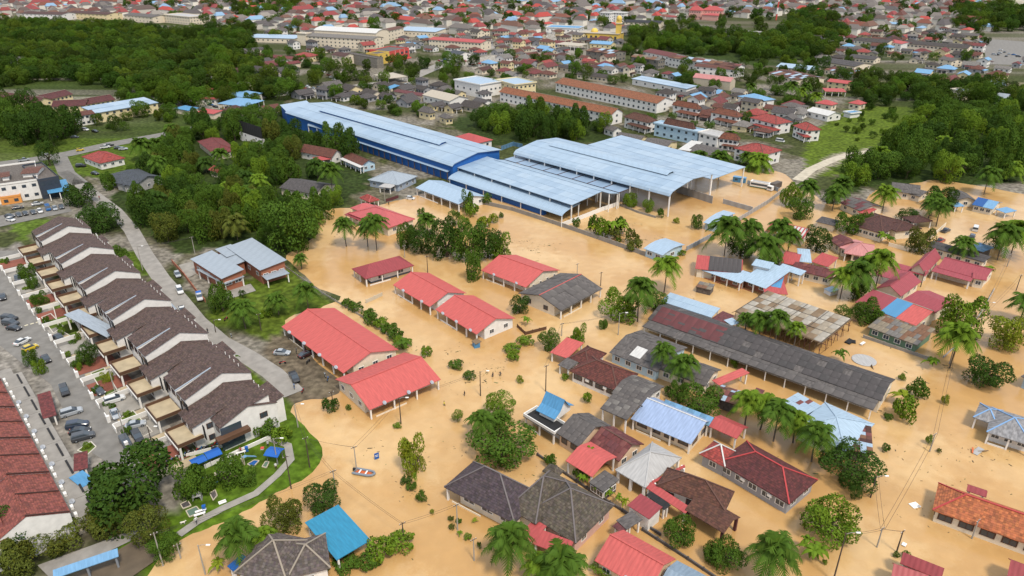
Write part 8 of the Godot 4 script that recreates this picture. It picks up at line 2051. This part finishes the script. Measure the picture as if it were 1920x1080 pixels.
func make_park() -> void:
	for m in PLAY_MATS:
		var lo := Vector2.INF
		var t := thing("play_mat", m[0], "play mat", Vector3(m[1][0].x, 0, m[1][0].y), 0, "play mats in the park")
		var g := Geo.new()
		var q := []
		for p in m[1]: q.append(Vector3(p.x - m[1][0].x, m[3], p.y - m[1][0].y))
		g.face(q, Vector3.UP)
		part("surface", g.mesh(), mats[m[2]], t)
		for i in 4:
			var e := Geo.new()
			e.bar(q[i], q[(i + 1) % 4], 0.16, 0.2)
			part("edging", e.mesh(), mats.beigewall, t)
	for k in 2:
		one("park_bench", ["white concrete bench beside the park path", "white concrete picnic benches near the slide"][k], "bench", SPOTS["bench%d" % (k + 1)], 0.5, [["seat", "frame_white", Vector3(0, 0.45, 0), Vector3(2.0, 0.1, 0.5)], ["leg", "frame_white", Vector3(-0.7, 0.2, 0), Vector3(0.15, 0.45, 0.45)], ["leg", "frame_white", Vector3(0.7, 0.2, 0), Vector3(0.15, 0.45, 0.45)], ["seat", "frame_white", Vector3(0.3, 0.45, -0.9), Vector3(2.0, 0.1, 0.5)], ["leg", "frame_white", Vector3(-0.4, 0.2, -0.9), Vector3(0.15, 0.45, 0.45)], ["leg", "frame_white", Vector3(1.0, 0.2, -0.9), Vector3(0.15, 0.45, 0.45)]])
	var bins := ["blue litter bin beside the white bench on the path", "blue tank beside the white picnic benches", "blue litter bin near the swing frame"]
	for k in 3:
		one("litter_bin", bins[k], "bin", SPOTS["bin%d" % (k + 1)], 0.4, [["body", "tankblue", Vector3(0, 0.55, 0), Vector3(0.6, 1.0, 0.6)], ["lid", "tentblue", Vector3(0, 1.1, 0), Vector3(0.66, 0.12, 0.66)], ["base", "rubber", Vector3(0, 0.05, 0), Vector3(0.5, 0.1, 0.5)]])
	one("swing_frame", "cream swing frame under the small park tree", "swing", SPOTS.swing, 0.6, [["beam", "beigewall", Vector3(0, 2.3, 0), Vector3(4.4, 0.14, 0.14)], ["leg", "beigewall", Vector3(-2.1, 1.1, 0.5), Vector3(0.12, 2.5, 0.12), Vector3(0.4, 0, 0)], ["leg", "beigewall", Vector3(-2.1, 1.1, -0.5), Vector3(0.12, 2.5, 0.12), Vector3(-0.4, 0, 0)], ["leg", "beigewall", Vector3(2.1, 1.1, 0.5), Vector3(0.12, 2.5, 0.12), Vector3(0.4, 0, 0)], ["leg", "beigewall", Vector3(2.1, 1.1, -0.5), Vector3(0.12, 2.5, 0.12), Vector3(-0.4, 0, 0)], ["swing_seat", "tentblue", Vector3(-0.7, 0.6, 0), Vector3(0.5, 0.05, 0.25)], ["swing_seat", "tentblue", Vector3(0.7, 0.6, 0), Vector3(0.5, 0.05, 0.25)]])
	one("slide", "pale blue slide with cream posts beside the single tent", "slide", SPOTS.slide, 0.9, [["chute", "skyblue", Vector3(0.6, 1.0, 0), Vector3(2.6, 0.1, 0.6), Vector3(0, 0, -0.6)], ["platform", "skyblue", Vector3(-0.8, 1.75, 0), Vector3(0.9, 0.1, 0.8)], ["post", "beigewall", Vector3(-1.2, 1.2, 0.35), Vector3(0.12, 2.4, 0.12)], ["post", "beigewall", Vector3(-1.2, 1.2, -0.35), Vector3(0.12, 2.4, 0.12)], ["ladder", "beigewall", Vector3(-1.4, 0.8, 0), Vector3(0.1, 1.9, 0.5), Vector3(0, 0, 0.2)]])
	one("spring_seat", "small round drum seat by the single tent", "seat", SPOTS.drum, 0, [["seat", "redwall", Vector3(0, 0.35, 0), Vector3(0.7, 0.12, 0.7)], ["drum", "frame_white", Vector3(0, 0.15, 0), Vector3(0.6, 0.3, 0.6)]])
	one("dome_climber", "small grey dome play hut on the grass", "play hut", SPOTS.dome, 0.3, [["roof", "ltgrey", Vector3(0, 1.1, 0), Vector3(1.6, 0.15, 1.4)], ["wall", "ltgrey", Vector3(-0.7, 0.5, 0), Vector3(0.15, 1.1, 1.3), Vector3(0, 0, -0.2)], ["wall", "ltgrey", Vector3(0.7, 0.5, 0), Vector3(0.15, 1.1, 1.3), Vector3(0, 0, 0.2)], ["wall", "orange", Vector3(0, 0.5, -0.6), Vector3(1.3, 1.0, 0.1)]])
	for isl in ISLANDS:
		var t := thing("planting_island", "kerbed planting island in the estate street %s" % ["with the young tree", "beside the speed bump", "beside the dark hatchback", "between the silver cars", "under the yellow-leaved tree", "by the charcoal car"][ISLANDS.find(isl)], "planting bed", Vector3(isl[0].x, 0, isl[0].y), 0, "kerbed planting islands")
		var g := Geo.new()
		var idx := Geometry2D.triangulate_polygon(isl)
		for k in range(0, idx.size(), 3):
			g.face([Vector3(isl[idx[k]].x - isl[0].x, 0.42, isl[idx[k]].y - isl[0].y), Vector3(isl[idx[k + 1]].x - isl[0].x, 0.42, isl[idx[k + 1]].y - isl[0].y), Vector3(isl[idx[k + 2]].x - isl[0].x, 0.42, isl[idx[k + 2]].y - isl[0].y)], Vector3.UP)
		part("soil", g.mesh(), mats.grass_bed, t)
		for i in isl.size():
			var a: Vector2 = isl[i] - isl[0]; var b: Vector2 = isl[(i + 1) % isl.size()] - isl[0]
			var e := Geo.new()
			e.bar(Vector3(a.x, 0.4, a.y), Vector3(b.x, 0.4, b.y), 0.22, 0.26)
			part("kerb", e.mesh(), mats.kerb, t)

func make_details() -> void:
	var gb := paint("grass_bed", "7c9440", 0.95, "ground", 0.2)
	gb.albedo_color = Color(0.14, 0.2, 0.04).linear_to_srgb()
	make_woods()
	car_protos()
	for row in CARS: make_car(row)
	for row in TOWN_CARS: settle_later(make_car(row + [""]), ("grey" if row[1] == "dark" else row[1]) + " car in town")
	make_motorcycles()
	make_poles()
	make_walls()
	rubber_boat()
	make_park()
	make_people()
	one("white_bus", "white bus standing in the flooded factory yard", "bus", SPOTS.bus, -0.6, [["body", "frame_white", Vector3(0, 1.7, 0), Vector3(8.5, 2.2, 2.5)], ["window", "glass", Vector3(0, 1.7, 1.27), Vector3(7.8, 0.9, 0.05)], ["window", "glass", Vector3(0, 1.7, -1.27), Vector3(7.8, 0.9, 0.05)], ["windscreen", "glass", Vector3(-4.27, 1.6, 0), Vector3(0.05, 1.1, 2.2)], ["skirt", "greenwall", Vector3(0, 0.5, 0), Vector3(8.4, 0.5, 2.46)], ["roof_rack", "ltgrey", Vector3(0, 2.85, 0), Vector3(7, 0.1, 1.8)]])
	one("box_lorry", "weathered box lorry behind the white bus", "lorry", SPOTS.lorry, 0.7, [["box", "woodgrey", Vector3(1, 1.8, 0), Vector3(6, 2.4, 2.4)], ["cab", "white", Vector3(-3.1, 1.3, 0), Vector3(1.8, 1.9, 2.3)], ["windscreen", "glass", Vector3(-4.02, 1.6, 0), Vector3(0.05, 0.8, 2.0)]])
	one("site_cabin", "bright blue portable cabin under the last factory roof", "cabin", SPOTS.cabin, -0.5, [["body", "bluepaint", Vector3(0, 1.1, 0), Vector3(5.5, 2.2, 2.4)], ["roof", "skyblue", Vector3(0, 2.25, 0), Vector3(5.7, 0.12, 2.6)], ["window", "glass", Vector3(-1.2, 1.3, 1.22), Vector3(1.2, 0.8, 0.06)], ["door", "frame_white", Vector3(1.3, 0.9, 1.22), Vector3(0.9, 1.8, 0.06)]])
	one("road_sign", "small blue sign board leaning above the flood near the boat", "sign", SPOTS.sign, 0.5, [["board", "tentblue", Vector3(0, 1.0, 0), Vector3(1.0, 1.5, 0.06)], ["post", "pole_grey", Vector3(0, 0.2, -0.06), Vector3(0.08, 2.0, 0.08)], ["stripe", "frame_white", Vector3(0, 1.2, 0.04), Vector3(0.7, 0.12, 0.02)], ["stripe", "frame_white", Vector3(0, 0.9, 0.04), Vector3(0.6, 0.12, 0.02)]])
	one("water_tank", "bright blue box tank below the porch of the white gabled bungalow", "tank", SPOTS.box, 0.4, [["body", "bluepaint", Vector3(0, 0.6, 0), Vector3(1.6, 1.8, 1.6)], ["lid", "timber", Vector3(0.1, 1.6, 0), Vector3(2.0, 0.15, 1.9), Vector3(0.1, 0.3, 0.05)]])
	var disc := Geo.new()
	disc.tube([Vector3(0, -0.15, 0), Vector3(0, 0.18, 0), Vector3(0, 0.24, 0)], [3.0, 3.0, 2.7], 24)
	var dt := thing("floating_disc", "large pale grey round disc afloat behind the long grey terrace", "disc", SPOTS.disc)
	part("plate", disc.mesh(), mats.ltgrey, dt)
	slab("stay", dt, mats.timber, Vector3(0.5, 0.1, 3.6), Vector3(0.12, 0.6, 1.6), Basis(Vector3.RIGHT, 0.5))
	one("floating_sheet", "white board floating left of the orange roof", "board", SPOTS.float1, 0.3, [["panel", "frame_white", Vector3(0, 0.08, 0), Vector3(1.7, 0.14, 1.4)], ["edge", "ltgrey", Vector3(0.5, 0.16, 0.5), Vector3(0.7, 0.06, 0.5), Vector3(0, 0.6, 0)]])
	one("floating_box", "small white box floating between two thin poles", "box", SPOTS.float2, 0.8, [["lid", "frame_white", Vector3(0, 0.2, 0), Vector3(0.9, 0.08, 0.7)], ["body", "ltgrey", Vector3(0, 0.05, 0), Vector3(0.8, 0.3, 0.6)]])
	one("tarpaulin_heap", "black tarpaulin heap beside the plywood deck", "tarpaulin", SPOTS.tarp, 0.5, [["fold", "blackroof", Vector3(0, 0.25, 0), Vector3(2.4, 0.5, 1.4), Vector3(0.1, 0.2, 0.08)], ["fold", "blackroof", Vector3(1.0, 0.15, 0.5), Vector3(1.4, 0.4, 1.2), Vector3(-0.1, 0.7, 0.1)]])
	one("white_bench", "white trestle table adrift below the plywood deck", "table", SPOTS.table, 0.7, [["top", "frame_white", Vector3(0, 0.45, 0), Vector3(1.9, 0.1, 0.7)], ["leg", "frame_white", Vector3(-0.7, 0.15, 0), Vector3(0.1, 0.5, 0.6)], ["leg", "frame_white", Vector3(0.7, 0.15, 0), Vector3(0.1, 0.5, 0.6)]])
	one("drifting_trailer", "grey heap of drifted furniture in the right hand flood", "furniture", SPOTS.trailer, 0.4, [["board", "ltgrey", Vector3(0, 0.15, 0), Vector3(3.0, 0.2, 1.2), Vector3(0, 0.2, 0.06)], ["frame", "orange", Vector3(-1.0, 0.35, -0.5), Vector3(1.6, 0.15, 0.3), Vector3(0.2, 0.7, 0.2)], ["frame", "timber", Vector3(0.9, 0.3, 0.5), Vector3(2.2, 0.12, 0.2), Vector3(0, -0.4, 0.1)]])
	one("fallen_board", "white board lying on the park lawn by the flood edge", "board", SPOTS["white1"], 0.6, [["panel", "frame_white", Vector3(0, 0.12, 0), Vector3(1.4, 0.1, 0.9)], ["batten", "ltgrey", Vector3(0, 0.2, 0), Vector3(1.2, 0.06, 0.1)]])
	var mast := thing("radio_mast", "red and white radio mast behind the far trees", "mast", SPOTS.mast)
	for k in 8: slab("section", mast, mats.redwall if k % 2 == 0 else mats.white, Vector3(0, 4 + k * 8.0, 0), Vector3(1.6 - 0.1 * k, 8.0, 1.6 - 0.1 * k))
	# speed bump stripes
	var hump := thing("speed_bump", "row of pale hazard stripes across the estate street", "road marking", HUMP[0])
	for k in 5:
		var p: Vector3 = (HUMP[0] as Vector3).lerp(HUMP[1], k / 4.0) - HUMP[0]
		slab("stripe", hump, mats.hazard, p + Vector3(0, 0.37, 0), Vector3(0.9, 0.06, 0.5), Basis(Vector3.UP, 0.9))
	# drift wood and weed rafts
	var r := RandomNumberGenerator.new(); r.seed = 77
	var chip := Geo.new()
	chip.face([Vector3(-0.5, 0, -0.12), Vector3(0.4, 0.02, -0.2), Vector3(0.55, 0, 0.1), Vector3(-0.3, 0.03, 0.2)], Vector3.UP)
	chip.box(Vector3(0, 0.02, 0), Vector3(1.2, 0.05, 0.05), Basis(Vector3.UP, 0.4))
	var xfs := []; var cols := []
	for d in DRIFT:
		for k in int(d[3]):
			var a := r.randf() * TAU; var q: float = absf(r.randfn()) * d[2] * 0.5
			xfs.append(Transform3D(Basis(Vector3.UP, r.randf() * TAU) * Basis.from_scale(Vector3.ONE * r.randf_range(0.12, 0.5) * (1.0 if r.randf() < 0.85 else 2.2)), Vector3(d[0] + cos(a) * q * 1.4, 0.02, d[1] + sin(a) * q)))
			var t := r.randf_range(0.5, 1.2)
			cols.append(Color(0.13, 0.1, 0.05) * t if r.randf() < 0.6 else Color(0.12, 0.14, 0.05) * t)
	for k in 90:
		xfs.append(Transform3D(Basis(Vector3.UP, r.randf() * TAU) * Basis.from_scale(Vector3.ONE * r.randf_range(0.12, 0.4)), Vector3(r.randf_range(-30, 110), 0.02, r.randf_range(-270, -92))))
		cols.append(Color(0.16, 0.12, 0.06) * r.randf_range(0.5, 1.3))
	var dm := StandardMaterial3D.new()
	dm.vertex_color_use_as_albedo = true
	dm.roughness = 0.95
	many("drift_debris", chip.mesh(), dm, xfs, cols, "brown branches and weed rafts drifting on the flood water", "debris")
	settle_labels()


func _ready() -> void:
	rng.seed = 11
	# camera, sky, sun, exposure
	var cam := Camera3D.new()
	cam.name = "camera"
	cam.position = Vector3(0, 98, 0)
	cam.rotation_degrees = Vector3(-25.9, 0, 0)
	cam.fov = 43.9
	cam.far = 6000
	cam.near = 1.0
	add_child(cam)
	cam.current = true
	var e := Environment.new()
	e.background_mode = Environment.BG_SKY
	var sky := ProceduralSkyMaterial.new()
	sky.sky_top_color = Color(0.90, 0.94, 1.0)
	sky.sky_horizon_color = Color(0.80, 0.81, 0.82)
	sky.sky_curve = 0.2
	sky.ground_horizon_color = Color(0.6, 0.58, 0.55)
	sky.ground_bottom_color = Color(0.4, 0.38, 0.35)
	sky.sky_energy_multiplier = 0.75
	e.sky = Sky.new()
	e.sky.sky_material = sky
	e.tonemap_mode = Environment.TONE_MAPPER_LINEAR
	e.tonemap_exposure = 2.35
	e.sdfgi_enabled = true
	e.ssao_enabled = true
	e.ssil_enabled = true
	e.fog_enabled = false
	e.fog_density = 0.00008
	e.fog_light_color = Color(0.85, 0.9, 0.95)
	var we := WorldEnvironment.new()
	we.environment = e
	add_child(we)
	var sun := DirectionalLight3D.new()
	sun.name = "sun"
	sun.light_energy = 0.5
	sun.light_color = Color(1.0, 0.96, 0.9)
	sun.light_angular_distance = 10.0
	sun.rotation_degrees = Vector3(-58, 28, 0)
	sun.shadow_enabled = true
	add_child(sun)
	make_materials()
	plant_protos()
	make_ground()
	make_buildings()
	make_plants()
	make_details()
